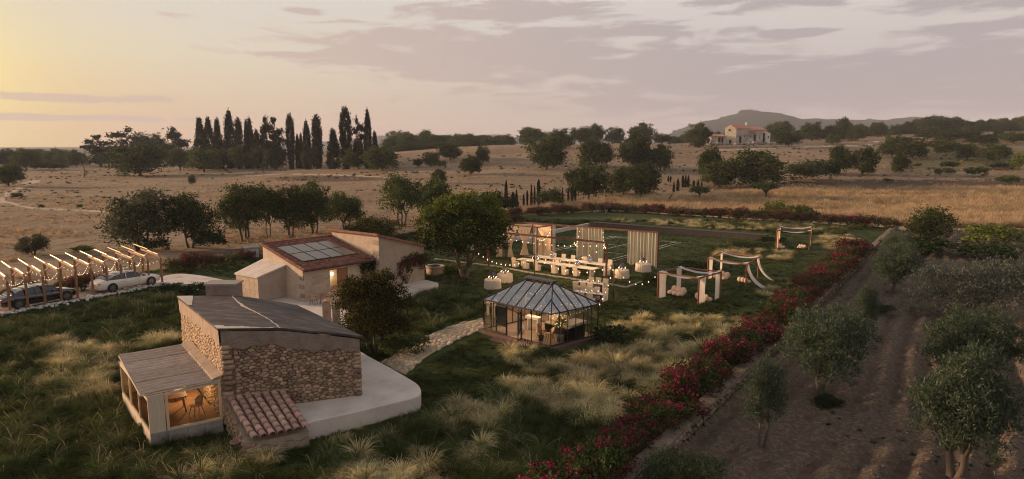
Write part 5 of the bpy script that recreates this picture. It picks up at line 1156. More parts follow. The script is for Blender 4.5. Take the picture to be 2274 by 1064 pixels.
Lt = [(-.14, 0, .86, .16, .16, .1), (.06, .05, .9, .15, .15, .09), (.27, .0, .84, .12, .12, .12), (-.3, 0, .74, .14, .14, .09), (.38, .0, .68, .1, .1, .1), (-.02, -.1, .84, .16, .12, .09)]
p1, o1, c1 = crown_pts(Lb, 520, 46, .035, rng, .3); p2, o2, c2 = crown_pts(Lt, 210, 42, .03, rng, .2)
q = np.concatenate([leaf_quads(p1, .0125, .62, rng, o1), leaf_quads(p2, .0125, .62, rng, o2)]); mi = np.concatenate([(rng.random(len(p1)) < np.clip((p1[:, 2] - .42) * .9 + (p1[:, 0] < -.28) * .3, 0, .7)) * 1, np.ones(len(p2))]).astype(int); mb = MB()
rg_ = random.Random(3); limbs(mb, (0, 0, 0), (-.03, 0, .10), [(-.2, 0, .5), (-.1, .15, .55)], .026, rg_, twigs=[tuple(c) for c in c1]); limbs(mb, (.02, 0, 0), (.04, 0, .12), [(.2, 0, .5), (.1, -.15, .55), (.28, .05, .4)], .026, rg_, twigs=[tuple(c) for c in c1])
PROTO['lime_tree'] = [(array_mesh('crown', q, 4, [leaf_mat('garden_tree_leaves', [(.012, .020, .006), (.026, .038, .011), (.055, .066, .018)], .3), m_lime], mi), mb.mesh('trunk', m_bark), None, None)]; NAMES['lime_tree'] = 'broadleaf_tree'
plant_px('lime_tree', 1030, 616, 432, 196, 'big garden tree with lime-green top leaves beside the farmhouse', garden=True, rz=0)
plant_px('limebush', 1102, 482, 455, 50, 'pale lime bush right behind the big garden tree', garden=True)
# ---- olive ground on the right
for a in [('olive_thin', 1692, 1000, 800, 150, 'slender two-stemmed olive tree nearest the wall', 0), ('olive', 1826, 880, 688, 178, 'dark olive tree with a wide double crown below the wall', 0), ('olive_thin', 1917, 762, 636, 92, 'small upright olive tree in the middle of the ploughed ground', 1), ('olive', 1985, 650, 545, 100, 'olive tree with a bare trunk near the far end of the wall', 1), ('olive', 2120, 1062, 786, 222, 'largest olive tree with a thick leaning trunk at the bottom right', 2), ('olive', 2140, 880, 688, 196, 'broad olive crown right behind the largest olive tree', 0),
          ('midlight', 2060, 560, 463, 118, 'leafy green tree at the corner of the wall and the yellow field', 0), ('bush', 2035, 562, 512, 110, 'green bush at the foot of the leafy tree by the wall corner', 0), ('limebush', 2200, 545, 484, 110, 'light green bush at the edge of the yellow field on the right', 0), ('bush', 2185, 574, 528, 120, 'dark green bush in front of the light green one on the right', 1), ('grey_shrub', 2165, 706, 545, 226, 'huge silver-grey shrub on the right of the ploughed ground', 0), ('green_shrub', 1515, 1125, 985, 180, 'feathery green shrub at the foot of the wall, cut by the bottom edge', 0), ('bush', 1836, 905, 868, 48, 'small dark bush at the foot of the double-crowned olive', 0), ('bush', 1957, 700, 672, 50, 'small dark bush beside the small upright olive', 1), ('grey_shrub', 2262, 640, 590, 40, 'grey shrub cut by the right edge', 0), ('olive', 1990, 610, 520, 70, 'dark olive crown pressed against the far end of the wall', 2)]:
    plant_px(*a[:6], ground=OL, var=a[6])
# ---- bougainvillea along the wall, the back hedge and the carport
rgb = random.Random(9); i = 0; s = 2.0
Lw_ = (WALL_B - WALL_0).length
while s < Lw_ + 1 and i < 44:
    p = WALL_0 + wdir * s - wnor * rgb.uniform(.75, 1.45); w = rgb.uniform(2.2, 3.3); h = rgb.uniform(1.35, 1.9)
    plant('boug', (p.x, p.y, float(G(p.x, p.y)) - .05), h * rgb.uniform(.85, 1.75), w * rgb.uniform(.75, 1.15), 'magenta bougainvillea along the right garden wall, %s from the near end' % ORD[i], 'bougainvilleas along the right garden wall'); s += w * rgb.uniform(.50, .72); i += 1
i = 0
for a, b, sp in ((WALL_B + Vector((-1.5, 0, 0)), P(1640, 487), .8), (P(1640, 487), P(1350, 469), .85), (P(1350, 469), P(1115, 485), 1.25)):
    L_ = (b - a).length; s = 0
    while s < L_:
        p = a + (b - a) * (s / L_); w = rgb.uniform(2.4, 4.2); plant('boug', (p.x, p.y + rgb.uniform(-.8, .8), -.1), rgb.uniform(2.2, 3.3), w * 1.15, 'dark red bougainvillea in the back hedge, %s from the right corner' % ORD[i], 'bougainvilleas in the back hedge'); s += w * sp; i += 1
for i, (u, v, w, h) in enumerate([(388, 604, 44, 30), (428, 600, 48, 38), (458, 594, 36, 30), (487, 590, 34, 22), (520, 584, 36, 20), (550, 580, 40, 24), (185, 648, 60, 40), (140, 646, 36, 22), (62, 652, 40, 26), (14, 664, 40, 22), (925, 528, 40, 14), (955, 522, 36, 14), (895, 533, 30, 12), (1140, 496, 46, 20)]):
    p = P(u, v, 0); dep = p.y; plant('boug', (p.x, p.y, 0), h * dep / FPX * 1.6, w * dep / FPX * 1.15, ['bright pink bougainvillea right of the carport, nearest the driveway', 'largest bright pink bougainvillea on the strip between the carport and the hut', 'pink bougainvillea third from the carport', 'low pink bougainvillea in the middle of the strip before the hut', 'low bougainvillea with pale flowers near the hut', 'pink bougainvillea touching the farmhouse corner', 'dark red bougainvillea behind the tail of the white car', 'small red bougainvillea between the two cars', 'red bougainvillea behind the roof of the black car', 'red bougainvillea at the left edge behind the black car', 'low red bougainvillea left of the big garden tree', 'low red bougainvillea touching the big garden tree', 'small red bougainvillea behind the farmhouse wing', 'red bougainvillea behind the curtained gazebo'][i])
# climbers on the farmhouse
def climber(name, label, pts, fr, leaf, n, m1, m2=None, loc=(0, 0, 0)):
    t = thing(name, label, 'climbing plant', loc); rng = np.random.default_rng(len(pts) * 7 + n); P_ = []; N_ = []
    for (u, v, r) in pts:
        k = int(n * r * r); du, dv, dd = rng.normal(size=k) * r * .5, rng.normal(size=k) * r * .5, np.abs(rng.normal(size=k)) * .14 + .03; P_ += [fr(u + a, v + b, d) for a, b, d in zip(du, dv, dd)]
    P_ = np.array(P_) - np.array(loc); k = rng.random(len(P_)) < .3; link_mesh('foliage', array_mesh('foliage', leaf_quads(P_[~k] if m2 else P_, leaf, .6, rng), 4, m1), t)
    if m2: link_mesh('blossoms', array_mesh('blossoms', leaf_quads(P_[k] + [0, -.04, 0], leaf * .8, .8, rng), 4, m2), t)
    mb = MB(loc)
    for (u, v, r) in pts[::3]: mb.tube([fr(pts[0][0], 0.1, .04), fr((pts[0][0] + u) / 2 + .1, v * .6, .06), fr(u, v, .05)], [.03, .02, .01], 5)
    mb.build('stem', m_bark, t)
Lw2 = wing_L; climber('climbing_bougainvillea', 'red bougainvillea climbing up the right end of the farmhouse wing', [(Lw2 * .55, 2.2, .5), (Lw2 * .45, 1.9, .45), (Lw2 * .42, 1.3, .35), (Lw2 * .5, .8, .3), (Lw2 * .65, 2.3, .5), (Lw2 * .75, 2.1, .5), (Lw2 * .85, 2.2, .55), (Lw2 * .95, 2.3, .5), (Lw2 * .9, 1.7, .4), (Lw2 * .62, 1.6, .4), (Lw2 * .78, 2.5, .4), (Lw2 * 1.02, 2.0, .4)], wing_fr, .07, 900, m_boug, m_flower, (WE.x, WE.y, 0))
ff = wframe(FC, FR); climber('climbing_vine', 'dark green vine hanging on the farmhouse wall above the small window', [(LFm * .86, 2.5, .5), (LFm * .93, 2.35, .5), (LFm * .97, 2.0, .45), (LFm * .84, 2.1, .35), (LFm * .99, 2.6, .4)], ff, .07, 1300, m_bush, None, (FR.x, FR.y, 0))
# shrubs in the garden
for a in [('bush', 1352, 768, 706, 70, 'dark round shrub at the right corner of the glass house'), ('bush', 1205, 792, 768, 64, 'low dark shrub at the front corner of the glass house'), ('bush', 1160, 783, 764, 30, 'small dark shrub by the glass house steps'), ('bush', 377, 646, 625, 40, 'low dark shrub at the right end of the carport'), ('bush', 432, 655, 621, 66, 'dark shrub between the driveway and the stone house chimney'), ('bush', 1450, 632, 602, 44, 'dark low bush left of the front cabana'), ('bush', 1545, 600, 577, 70, 'dark low bush behind the front cabana'), ('bush', 1660, 552, 535, 60, 'dark green bush at the end of the dark wall'), ('bush', 1715, 541, 521, 50, 'dark green bush left of the far cabana'), ('scrub', 912, 780, 728, 80, 'twiggy flowering shrub beside the stone path'), ('scrub', 880, 790, 735, 60, 'twiggy shrub right of the dark patio tree'), ('limebush', 1003, 605, 582, 60, 'light green shrubs at the foot of the big garden tree'), ('bush', 1080, 573, 548, 46, 'dark bush under the right side of the big garden tree'), ('scrub', 322, 962, 932, 30, 'green weeds at the corner of the glazed lean-to'), ('bush', 268, 860, 822, 26, 'dark bush with red berries behind the lean-to corner')]:
    plant_px(*a, garden=True)
# ================================================================ grasses: scattered, nobody could count them
def blades(n, L_, wd, spread, bend, rng, seg=3, tip=.25, r0=.08, hmul=1.0):
    a = rng.uniform(0, 2 * PI, n); le = L_ * rng.uniform(.6, 1.15, n); lean = rng.uniform(.05, 1, n) * spread; b = bend * rng.uniform(.5, 1.5, n); r = r0 * np.sqrt(rng.random(n)); d = np.stack([np.cos(a), np.sin(a), np.zeros(n)], 1); s = np.stack([-np.sin(a), np.cos(a), np.zeros(n)], 1); base = d * r[:, None]
    pts = []
    for i in range(seg + 1):
        t = i / seg; ang = lean + b * t * t; h = le * t * np.cos(np.minimum(ang, 1.7)) * hmul; o = le * t * np.sin(np.minimum(ang, 1.9)); pts.append(base + d * o[:, None] + np.array([0, 0, 1]) * h[:, None])
    Q = []
    for i in range(seg):
        w0, w1 = wd * (1 - (1 - tip) * i / seg), wd * (1 - (1 - tip) * (i + 1) / seg); Q.append(np.stack([pts[i] - s * w0, pts[i] + s * w0, pts[i + 1] + s * w1, pts[i + 1] - s * w1], 1))
    return np.concatenate(Q)
def grass_mat(name, cols, trans=.4, zk=1.0):
    """blade colour runs from the base to the tip of the plant"""
    m = bpy.data.materials.new(name); m.use_nodes = True; nt = m.node_tree; N, L = nt.nodes, nt.links; N.clear()
    tc = N.new('ShaderNodeTexCoord'); sp = N.new('ShaderNodeSeparateXYZ'); L.new(tc.outputs['Object'], sp.inputs[0]); rp = N.new('ShaderNodeValToRGB'); e = rp.color_ramp.elements
    while len(e) < len(cols): e.new(.5)
    for i, (q, c) in enumerate(zip(e, cols)): q.position = i / (len(cols) - 1); q.color = (*c, 1)
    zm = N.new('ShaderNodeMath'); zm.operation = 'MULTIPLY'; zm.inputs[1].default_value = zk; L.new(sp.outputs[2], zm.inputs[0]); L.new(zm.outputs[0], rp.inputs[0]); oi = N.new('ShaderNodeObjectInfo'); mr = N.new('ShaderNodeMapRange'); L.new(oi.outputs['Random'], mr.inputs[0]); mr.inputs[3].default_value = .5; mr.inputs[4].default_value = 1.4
    hs = N.new('ShaderNodeHueSaturation'); L.new(rp.outputs[0], hs.inputs['Color']); L.new(mr.outputs[0], hs.inputs['Value']); m5 = N.new('ShaderNodeMath'); m5.operation = 'MULTIPLY'; m5.inputs[1].default_value = 5.7; L.new(oi.outputs['Random'], m5.inputs[0]); m6 = N.new('ShaderNodeMath'); m6.operation = 'FRACT'; L.new(m5.outputs[0], m6.inputs[0]); mh = N.new('ShaderNodeMapRange'); L.new(m6.outputs[0], mh.inputs[0]); mh.inputs[3].default_value, mh.inputs[4].default_value = (.43, .50) if zk > 5 else (.495, .525) if zk > 2 else (.475, .51); L.new(mh.outputs[0], hs.inputs['Hue'])
    df = N.new('ShaderNodeBsdfDiffuse'); tr = N.new('ShaderNodeBsdfTranslucent'); mx = N.new('ShaderNodeMixShader'); mx.inputs[0].default_value = trans; L.new(hs.outputs[0], df.inputs[0]); L.new(hs.outputs[0], tr.inputs[0]); L.new(df.outputs[0], mx.inputs[1]); L.new(tr.outputs[0], mx.inputs[2])
    out = N.new('ShaderNodeOutputMaterial'); L.new(mx.outputs[0], out.inputs[0]); return m
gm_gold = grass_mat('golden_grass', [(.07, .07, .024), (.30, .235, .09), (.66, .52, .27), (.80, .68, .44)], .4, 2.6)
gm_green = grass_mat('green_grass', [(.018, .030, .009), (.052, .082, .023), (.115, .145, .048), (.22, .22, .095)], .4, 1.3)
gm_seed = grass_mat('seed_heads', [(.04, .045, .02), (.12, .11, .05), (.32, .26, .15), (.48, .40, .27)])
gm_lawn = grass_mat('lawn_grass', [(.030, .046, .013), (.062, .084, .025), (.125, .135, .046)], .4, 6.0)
gm_dry = grass_mat('dry_field_grass', [(.26, .18, .09), (.46, .34, .18), (.66, .51, .30)])
def scatter(name, pts, rot, scl, meshes, seed=0):
    """points carrying instances of a few plants, through geometry nodes"""
    n = len(pts); rg = np.random.default_rng(seed); me = bpy.data.meshes.new(name); me.vertices.add(n); me.vertices.foreach_set('co', np.asarray(pts, np.float32).ravel())
    for nm, ty, dat in (('rot', 'FLOAT_VECTOR', np.asarray(rot, np.float32)), ('scl', 'FLOAT', np.asarray(scl, np.float32)), ('pick', 'INT', rg.integers(0, len(meshes), n).astype(np.int32))):
        a = me.attributes.new(nm, ty, 'POINT'); a.data.foreach_set('vector' if ty == 'FLOAT_VECTOR' else 'value', dat.ravel())
    o = link_mesh(name, me, kind='stuff'); ng = bpy.data.node_groups.new(name, 'GeometryNodeTree'); ng.interface.new_socket('Geometry', in_out='INPUT', socket_type='NodeSocketGeometry'); ng.interface.new_socket('Geometry', in_out='OUTPUT', socket_type='NodeSocketGeometry'); N, L = ng.nodes, ng.links
    gi, go = N.new('NodeGroupInput'), N.new('NodeGroupOutput'); ip = N.new('GeometryNodeInstanceOnPoints'); j = N.new('GeometryNodeJoinGeometry')
    for m in reversed(meshes):
        ob = bpy.data.objects.new('plant', m); oi = N.new('GeometryNodeObjectInfo'); oi.inputs['Object'].default_value = ob; oi.inputs['As Instance'].default_value = True; L.new(oi.outputs['Geometry'], j.inputs[0])
    L.new(gi.outputs[0], ip.inputs['Points']); L.new(j.outputs[0], ip.inputs['Instance']); ip.inputs['Pick Instance'].default_value = True
    def attr(nm, ty, s):
        a = N.new('GeometryNodeInputNamedAttribute'); a.data_type = ty; a.inputs[0].default_value = nm; L.new(a.outputs['Attribute'], s)
    attr('pick', 'INT', ip.inputs['Instance Index']); attr('rot', 'FLOAT_VECTOR', ip.inputs['Rotation']); attr('scl', 'FLOAT', ip.inputs['Scale']); L.new(ip.outputs[0], go.inputs[0])
    md = o.modifiers.new('scatter', 'NODES'); md.node_group = ng; return o
rg5 = np.random.default_rng(55)
def tuft(mats, parts): 
    q = np.concatenate(parts); mi = np.concatenate([np.full(len(p), i) for i, p in enumerate(parts)]); return array_mesh('tuft', q, 4, mats, mi)
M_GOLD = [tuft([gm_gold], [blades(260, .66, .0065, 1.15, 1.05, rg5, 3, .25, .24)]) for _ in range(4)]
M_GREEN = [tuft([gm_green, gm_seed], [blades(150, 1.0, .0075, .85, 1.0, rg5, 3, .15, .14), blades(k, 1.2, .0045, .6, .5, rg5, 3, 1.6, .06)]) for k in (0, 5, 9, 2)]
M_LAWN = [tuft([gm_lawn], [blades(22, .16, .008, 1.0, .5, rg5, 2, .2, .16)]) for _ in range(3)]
M_HERB = [tuft([gm_green], [blades(40, .30, .022, 1.1, .7, rg5, 2, .3, .14)]) for _ in range(3)]
M_DRY = [tuft([gm_dry], [blades(34, .85, .016, .4, .4, rg5, 2, .4, .40)]) for _ in range(3)]
SOLID = [[(C1.x, C1.y), (C2.x, C2.y), (B2.x, B2.y), (B1.x, B1.y)], [(p.x, p.y) for p in (LA, LB, LC, LD)]]
for nm in ('terrace', 'patio', 'doorstep_terrace'):
    me = bpy.data.objects[nm].data; n3 = len(me.vertices) // 3; SOLID.append([tuple(me.vertices[i].co[:2]) for i in range(n3)])
SOLID.append([tuple(P(u, v, 0)[:2]) for u, v in ((549, 1022), (690, 992), (700, 900), (500, 910))])
SOLID.append([tuple(P(u, v, 0)[:2]) for u, v in ((1048, 742), (1222, 800), (1345, 758), (1190, 715))])                       # glass house
PATH = [((846, 812), (900, 840)), ((880, 790), (932, 810)), ((920, 764), (970, 783)), ((968, 741), (1012, 760)), ((1020, 721), (1054, 742)), ((1072, 710), (1080, 737))]
SOLID.append([tuple(P(a[0] - 4, a[1] - 5, 0)[:2]) for a, b in PATH] + [tuple(P(b[0] + 6, b[1] + 11, 0)[:2]) for a, b in reversed(PATH)])
SOLID.append([tuple(P(u, v, 0)[:2]) for u, v in ((-300, 790), (-10, 700), (120, 672), (250, 648), (365, 636), (430, 655), (560, 660), (560, 625), (400, 606), (340, 608), (140, 652), (-10, 672), (-300, 720))])      # parking lane
SOLID.append([(fat(-2.2, -.1).x, fat(-2.2, -.1).y), (fat(7, -.1).x, fat(7, -.1).y), (WE.x, WE.y), (fat(11, 8).x, fat(11, 8).y), (fat(-2.2, 7).x, fat(-2.2, 7).y)])
def in_solid(x, y):
    r = np.zeros(x.shape, bool)
    for s in SOLID: r |= inside(s, x, y)
    return r
def to_px(x, y, z=0):
    dz = z - CAMZ; dep = y * cp - dz * sp_; return IW / 2 + FPX * x / dep, IH / 2 - FPX * (y * sp_ + dz * cp) / dep
GOLD = [([(-300, 770), (130, 752), (300, 772), (405, 735), (410, 765), (262, 795), (272, 885), (140, 905), (-300, 900)], .75), ([(690, 1080), (720, 985), (800, 950), (930, 908), (1060, 905), (1150, 880), (1120, 970), (1000, 1080)], .8), ([(1100, 782), (1180, 800), (1300, 795), (1330, 745), (1400, 706), (1560, 712), (1705, 716), (1690, 745), (1600, 800), (1500, 860), (1420, 905), (1330, 950), (1270, 940), (1200, 900), (1100, 850)], .85), ([(1580, 562), (1640, 550), (1755, 562), (1745, 582), (1600, 578)], 1), ([(1690, 655), (1720, 635), (1780, 630), (1770, 668), (1730, 680)], 1), ([(1805, 535), (1850, 518), (1905, 527), (1890, 560), (1850, 565)], 1), ([(1350, 482), (1640, 497), (1880, 506), (1800, 515), (1600, 510), (1350, 494)], .5), ([(1090, 775), (1115, 762), (1175, 775), (1180, 800), (1110, 795)], .7), ([(350, 1080), (420, 1000), (700, 1000), (690, 1080)], .45)]
GREEN = [([(-300, 760), (0, 720), (150, 705), (240, 665), (400, 655), (405, 760), (262, 800), (330, 995), (500, 965), (545, 1025), (700, 1000), (940, 925), (1100, 860), (1300, 890), (1480, 860), (1430, 960), (1250, 1080), (-300, 1080)], .9), ([(875, 700), (905, 655), (1000, 640), (1075, 690), (1060, 705), (930, 755)], .8), ([(1560, 545), (1650, 530), (1740, 548), (1600, 562)], 1), ([(1120, 492), (1350, 478), (1640, 492), (1960, 503), (1850, 525), (1720, 519), (1420, 492), (1300, 500), (1140, 510)], .9), ([(1100, 782), (1300, 795), (1330, 745), (1400, 706), (1705, 716), (1500, 860), (1330, 950), (1200, 900)], .14)]
BARE_LAWN = [[(940, 900), (960, 760), (1080, 740), (1130, 790), (1130, 850), (1050, 900)], [(1330, 990), (1420, 920), (1300, 950), (1220, 990)], [(270, 800), (262, 880), (300, 990), (335, 995)]]
def grass():
    rg = np.random.default_rng(66)
    def cloud(n, y0, y1):
        y = y0 + (y1 - y0) * rg.random(n); x = (rg.random(n) * 2 - 1) * (y * .86 + 2); k = inside(EST2, x, y) & ~in_solid(x, y); return x[k], y[k]
    out = {'g': [], 'e': []}
    x, y = cloud(60000, 17, 104); u, v = to_px(x, y); n1 = vnoise(x / 1.6, y / 1.6, 3); n2 = fbm(x / 4, y / 4, 8, 3)
    pg, pe = np.zeros(len(x)), np.zeros(len(x))
    for poly, w in GOLD: pg = np.maximum(pg, inside(poly, u, v) * w)
    for poly, w in GREEN: pe = np.maximum(pe, inside(poly, u, v) * w)
    bare = np.zeros(len(x), bool)
    for poly in BARE_LAWN: bare |= inside(poly, u, v)
    dens = np.where(y < 50, .62, .95)
    gold = (rg.random(len(x)) < pg * .85 * dens * np.clip((n2 - .31) * 7, .06, 1) * np.clip((vnoise(x / .9, y / .9, 91) - .22) * 2.2, .05, 1.3)) & ~bare
    green = (rg.random(len(x)) < pe * .85 * dens * np.clip((n1 - .2) * 2.2, .06, 1)) & ~gold & ~bare
    wall = nrm(x, y) < -.9
    for nm, k, ms, s0, s1, wind in (('golden_grass', gold & wall, M_GOLD, .5, 1.2, .25), ('green_grass', green & wall, M_GREEN, .38, .88, .12)):
        a, b = x[k], y[k]; c = G(a, b); n = len(a); sc = rg.uniform(s0, s1, n) * (.8 + .5 * vnoise(a / 3, b / 3, 5)); rot = np.stack([rg.normal(0, .12, n), rg.normal(wind * .6, .14, n), rg.uniform(0, 6.28, n)], 1)
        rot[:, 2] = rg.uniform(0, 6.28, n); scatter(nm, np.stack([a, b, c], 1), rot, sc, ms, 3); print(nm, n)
    # mown lawn and weeds between
    x, y = cloud(190000, 17, 104); keep = rg.random(len(x)) < np.clip(1.25 - y / 95, .3, 1); x, y = x[keep], y[keep]; k = nrm(x, y) < -.6; x, y = x[k], y[k]; n = len(x)
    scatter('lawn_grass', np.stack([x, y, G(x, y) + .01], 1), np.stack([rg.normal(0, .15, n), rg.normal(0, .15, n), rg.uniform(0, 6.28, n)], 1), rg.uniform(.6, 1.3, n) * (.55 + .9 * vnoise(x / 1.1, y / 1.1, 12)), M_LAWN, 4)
    x, y = cloud(16000, 20, 75); u, v = to_px(x, y); pe = np.zeros(len(x))
    for poly, w in GREEN + GOLD: pe = np.maximum(pe, inside(poly, u, v))
    k = ((vnoise(x / 1.4, y / 1.4, 14) > .5) | (pe > 0)) & (nrm(x, y) < -.8) & ((u < 1040) | (v > 650)); x, y = x[k], y[k]; n = len(x)
    scatter('weeds', np.stack([x, y, G(x, y)], 1), np.stack([rg.normal(0, .2, n), rg.normal(0, .2, n), rg.uniform(0, 6.28, n)], 1), rg.uniform(.4, .95, n), M_HERB, 5)
    # standing dry grass in the yellow field and ragged strips of the far fields
    n = 60000; y = rg.uniform(98, 175, n); x = (rg.random(n) * 1.5 - .62) * y; z = T(x, y); u, v = to_px(x, y, z); k = inside([(1100, 478), (1350, 446), (1560, 440), (1680, 424), (2500, 420), (2500, 560), (1992, 560), (1985, 498), (1640, 483), (1350, 466), (1120, 480)], u, v) & ((nrm(x, y) > 1.5) | (y > 100)); k &= rg.random(n) < np.clip(.4 + 1.2 * (vnoise(x / 14, y / 3.5, 6) - .25), .15, 1); x, y, z = x[k], y[k], z[k]; n = len(x)
    scatter('dry_grass', np.stack([x, y, z], 1), np.stack([rg.normal(0, .1, n), rg.normal(.1, .1, n), rg.uniform(0, 6.28, n)], 1), rg.uniform(.9, 1.7, n), M_DRY, 6); print('dry', n)
    # tufts on the grazed fields
    n = 26000; y = 60 * np.exp(rg.random(n) * 1.75); x = (rg.random(n) * 1.7 - .85) * y; k = ~inside(EST2, x, y) & (vnoise(x / 9, y / 5, 44) > .52) & ~((nrm(x, y) > 0) & (y < 97)); x, y = x[k], y[k]; n = len(x)
    scatter('field_tufts', np.stack([x, y, T(x, y)], 1), np.stack([np.zeros(n), np.zeros(n), rg.uniform(0, 6.28, n)], 1), rg.uniform(.25, .7, n), M_DRY, 7)
    n = 2600; y = 125 * np.exp(rg.random(n) * 1.0); x = (rg.random(n) * 1.7 - .85) * y; k = vnoise(x / 22, y / 9, 71) > .55; x, y = x[k], y[k]; n = len(x)
    scatter('field_scrub', np.stack([x, y, T(x, y)], 1), np.stack([np.zeros(n), np.zeros(n), rg.uniform(0, 6.28, n)], 1), rg.uniform(1.0, 2.8, n) * np.clip(y / 200, .5, 1.2), M_HERB, 9)
    rk = MB().blob((0, 0, .2), (1, .8, .55), 6, 4, seed=3, amp=.35).mesh('clod', mat('soil_clod', [(.10, .078, .06), (.19, .155, .125)], scale=4)); n = 15000; y = 19 * np.exp(rg.random(n) * 1.3); x = rg.uniform(0, 1, n) * 50 + .7 * y - 12; k = (nrm(x, y) > .4) & (x < .84 * y + 3); x, y = x[k], y[k]; n = len(x)
    scatter('soil_clods', np.stack([x, y, OL(x, y)], 1), rg.uniform(0, 6.28, (n, 3)), .025 + .07 * rg.random(n) ** 3, [rk], 10)
    n = 5200; y = rg.uniform(19, 96, n); x = rg.uniform(0, 1, n) * 60 + .7 * y - 12; k = (nrm(x, y) > .3) & (vnoise(x / 3, y / 3, 9) > .62); x, y = x[k], y[k]; n = len(x)
    scatter('weeds', np.stack([x, y, OL(x, y)], 1), np.stack([np.zeros(n), np.zeros(n), rg.uniform(0, 6.28, n)], 1), rg.uniform(.25, .6, n), M_HERB, 8)
grass()
# ================================================================ garden wall on the right
def garden_wall():
    o = WALL_0.copy(); t = thing('garden_wall', 'long low rubble stone wall with flat capping slabs between the garden and the olive ground', 'garden wall', o); L_ = (WALL_B - WALL_0).length
    end = WALL_B + wdir * 1.0; core = MB(o); q = [WALL_0 - wnor * .62, WALL_0 - wnor * .05, end - wnor * .05, end - wnor * .62]; core.prism([(p.x, p.y) for p in q], -.9, .09); core.build('core', m_mortar, t)
    rg = random.Random(21); m_cap = mat('capping_slab', [(.13, .092, .067), (.20, .145, .108), (.26, .195, .15)], scale=3, bump=.5, bscale=12, rand=.12); s = 0
    far = MB(o)
    while s < L_ + .8:
        w = rg.uniform(.75, 1.25); mb = MB(o) if s < 60 else far; k0, k1 = rg.uniform(.0, .05), rg.uniform(-.68, -.62); z = .20 + rg.uniform(-.012, .012)
        p = [WALL_0 + wdir * (s + .012) + wnor * k1, WALL_0 + wdir * (s + .012) + wnor * k0, WALL_0 + wdir * (s + w - .012) + wnor * k0, WALL_0 + wdir * (s + w - .012) + wnor * k1]
        b = [Vector((a.x, a.y, .09)) for a in p]; c = [Vector((a.x, a.y, z)) for a in p]; ctr = sum(c, Vector()) / 4; ti = [a + (ctr - a).normalized() * .03 + Vector((0, 0, .012)) for a in c]
        mb.hexa(b + c); mb.hexa(c + ti)
        if mb is not far: mb.build('capping_slab', m_cap, t)
        s += w
    if far.v: far.build('capping_course', m_cap, t, kind='stuff')
    m_ws = mat('wall_rubble', [(.13, .095, .068), (.21, .155, .11), (.29, .225, .165)], scale=5, bump=.6, bscale=14, rand=.3); m_wf = mat('wall_rubble_far', [(.13, .095, .068), (.21, .155, .11), (.29, .225, .165)], scale=5, bump=.6, bscale=14, island=.3)
    fr = wframe(WALL_0, WALL_B, -.85); n = 0; farS = MB(o)
    for k in range(0, int(L_), 8):
        for pl in cells(8, .93, .40 if k < 40 else .5, .21, rg):
            pl = [(p[0] + k, p[1]) for p in pl]
            if n < 298 and 8 <= k < 48: mb = MB(o); stone(mb, pl, fr, rg.uniform(.03, .07), rg, gap=.016); mb.build('stone', m_ws, t); n += 1
            else: stone(farS, pl, fr, rg.uniform(.03, .06), rg, gap=.016)
    farS.build('rubble_stones', m_wf, t, kind='stuff')
    # low rail on the outer edge of the far half
    a, b = P(1762, 742, .2), P(1992, 505, .2); r = thing('wall_railing', 'thin rusty handrail on short posts along the far half of the garden wall', 'railing', a); d = (b - a); n = int(d.length / 1.5)
    MB(a).tube([a + d * (i / 20) + Vector((0, 0, .42)) for i in range(21)], .03, 6).build('rail', m_rust, r)
    for i in range(n + 1): p = a + d * (i / n); MB(a).bar(p - wnor * .02 - Vector((0, 0, .05)), p - wnor * .02 + Vector((0, 0, .42)), .04).build('post', m_rust, r)
garden_wall()
# ================================================================ flagstone path
def flag_path():
    m = mat('flagstone', [(.28, .205, .125), (.37, .285, .185), (.46, .365, .255)], scale=3, bump=.5, bscale=11, rand=.14); rg = random.Random(31)
    Lf = [P(*a, 0) for a, b in PATH]; Rt = [P(*b, 0) for a, b in PATH]; ctr = [(a + b) / 2 for a, b in zip(Lf, Rt)]; ds = [0]
    for a, b in zip(ctr[:-1], ctr[1:]): ds.append(ds[-1] + (b - a).length)
    def side(A, s): 
        k = max(0, min(len(ds) - 2, int(np.searchsorted(ds, s)) - 1)); t = (s - ds[k]) / (ds[k + 1] - ds[k]); p0, p1, p2, p3 = A[max(k - 1, 0)], A[k], A[k + 1], A[min(k + 2, len(A) - 1)]
        return p1 * (1 - t) + p2 * t + ((p0 - p1 * 2 + p2) * (t * (1 - t) ** 2) + (p3 - p2 * 2 + p1) * (t * t * (1 - t))) * -.25
    W = 2.0; Lp = ds[-1]
    def fr(u, v, d):
        a, b = side(Lf, min(max(u, 0), Lp)), side(Rt, min(max(u, 0), Lp)); p = b + (a - b) * (v / W); return (p.x, p.y, float(G(p.x, p.y)) + .085 + d)
    bed = MB(); bed.grid([[fr(Lp * i / 40, W * j / 6, -.012) for i in range(41)] for j in range(7)]); bed.build('path', mat('path_bed', [(.28, .21, .135), (.38, .295, .20)], scale=4, bump=.5), kind='structure'); root = bpy.data.objects['path']
    for pl in cells(Lp, W, .50, .34, rg, jit=.44):
        cx = sum(p[0] for p in pl) / len(pl); cy = sum(p[1] for p in pl) / len(pl); e = .10 * math.sin(cx * 5) if abs(cy - W / 2) > W * .38 else 0
        mb = MB(); stone(mb, [(p[0], p[1] + e) for p in pl], fr, rg.uniform(.012, .022), rg, gap=.007, round_=.03); mb.build('flagstone', m, root)
flag_path()
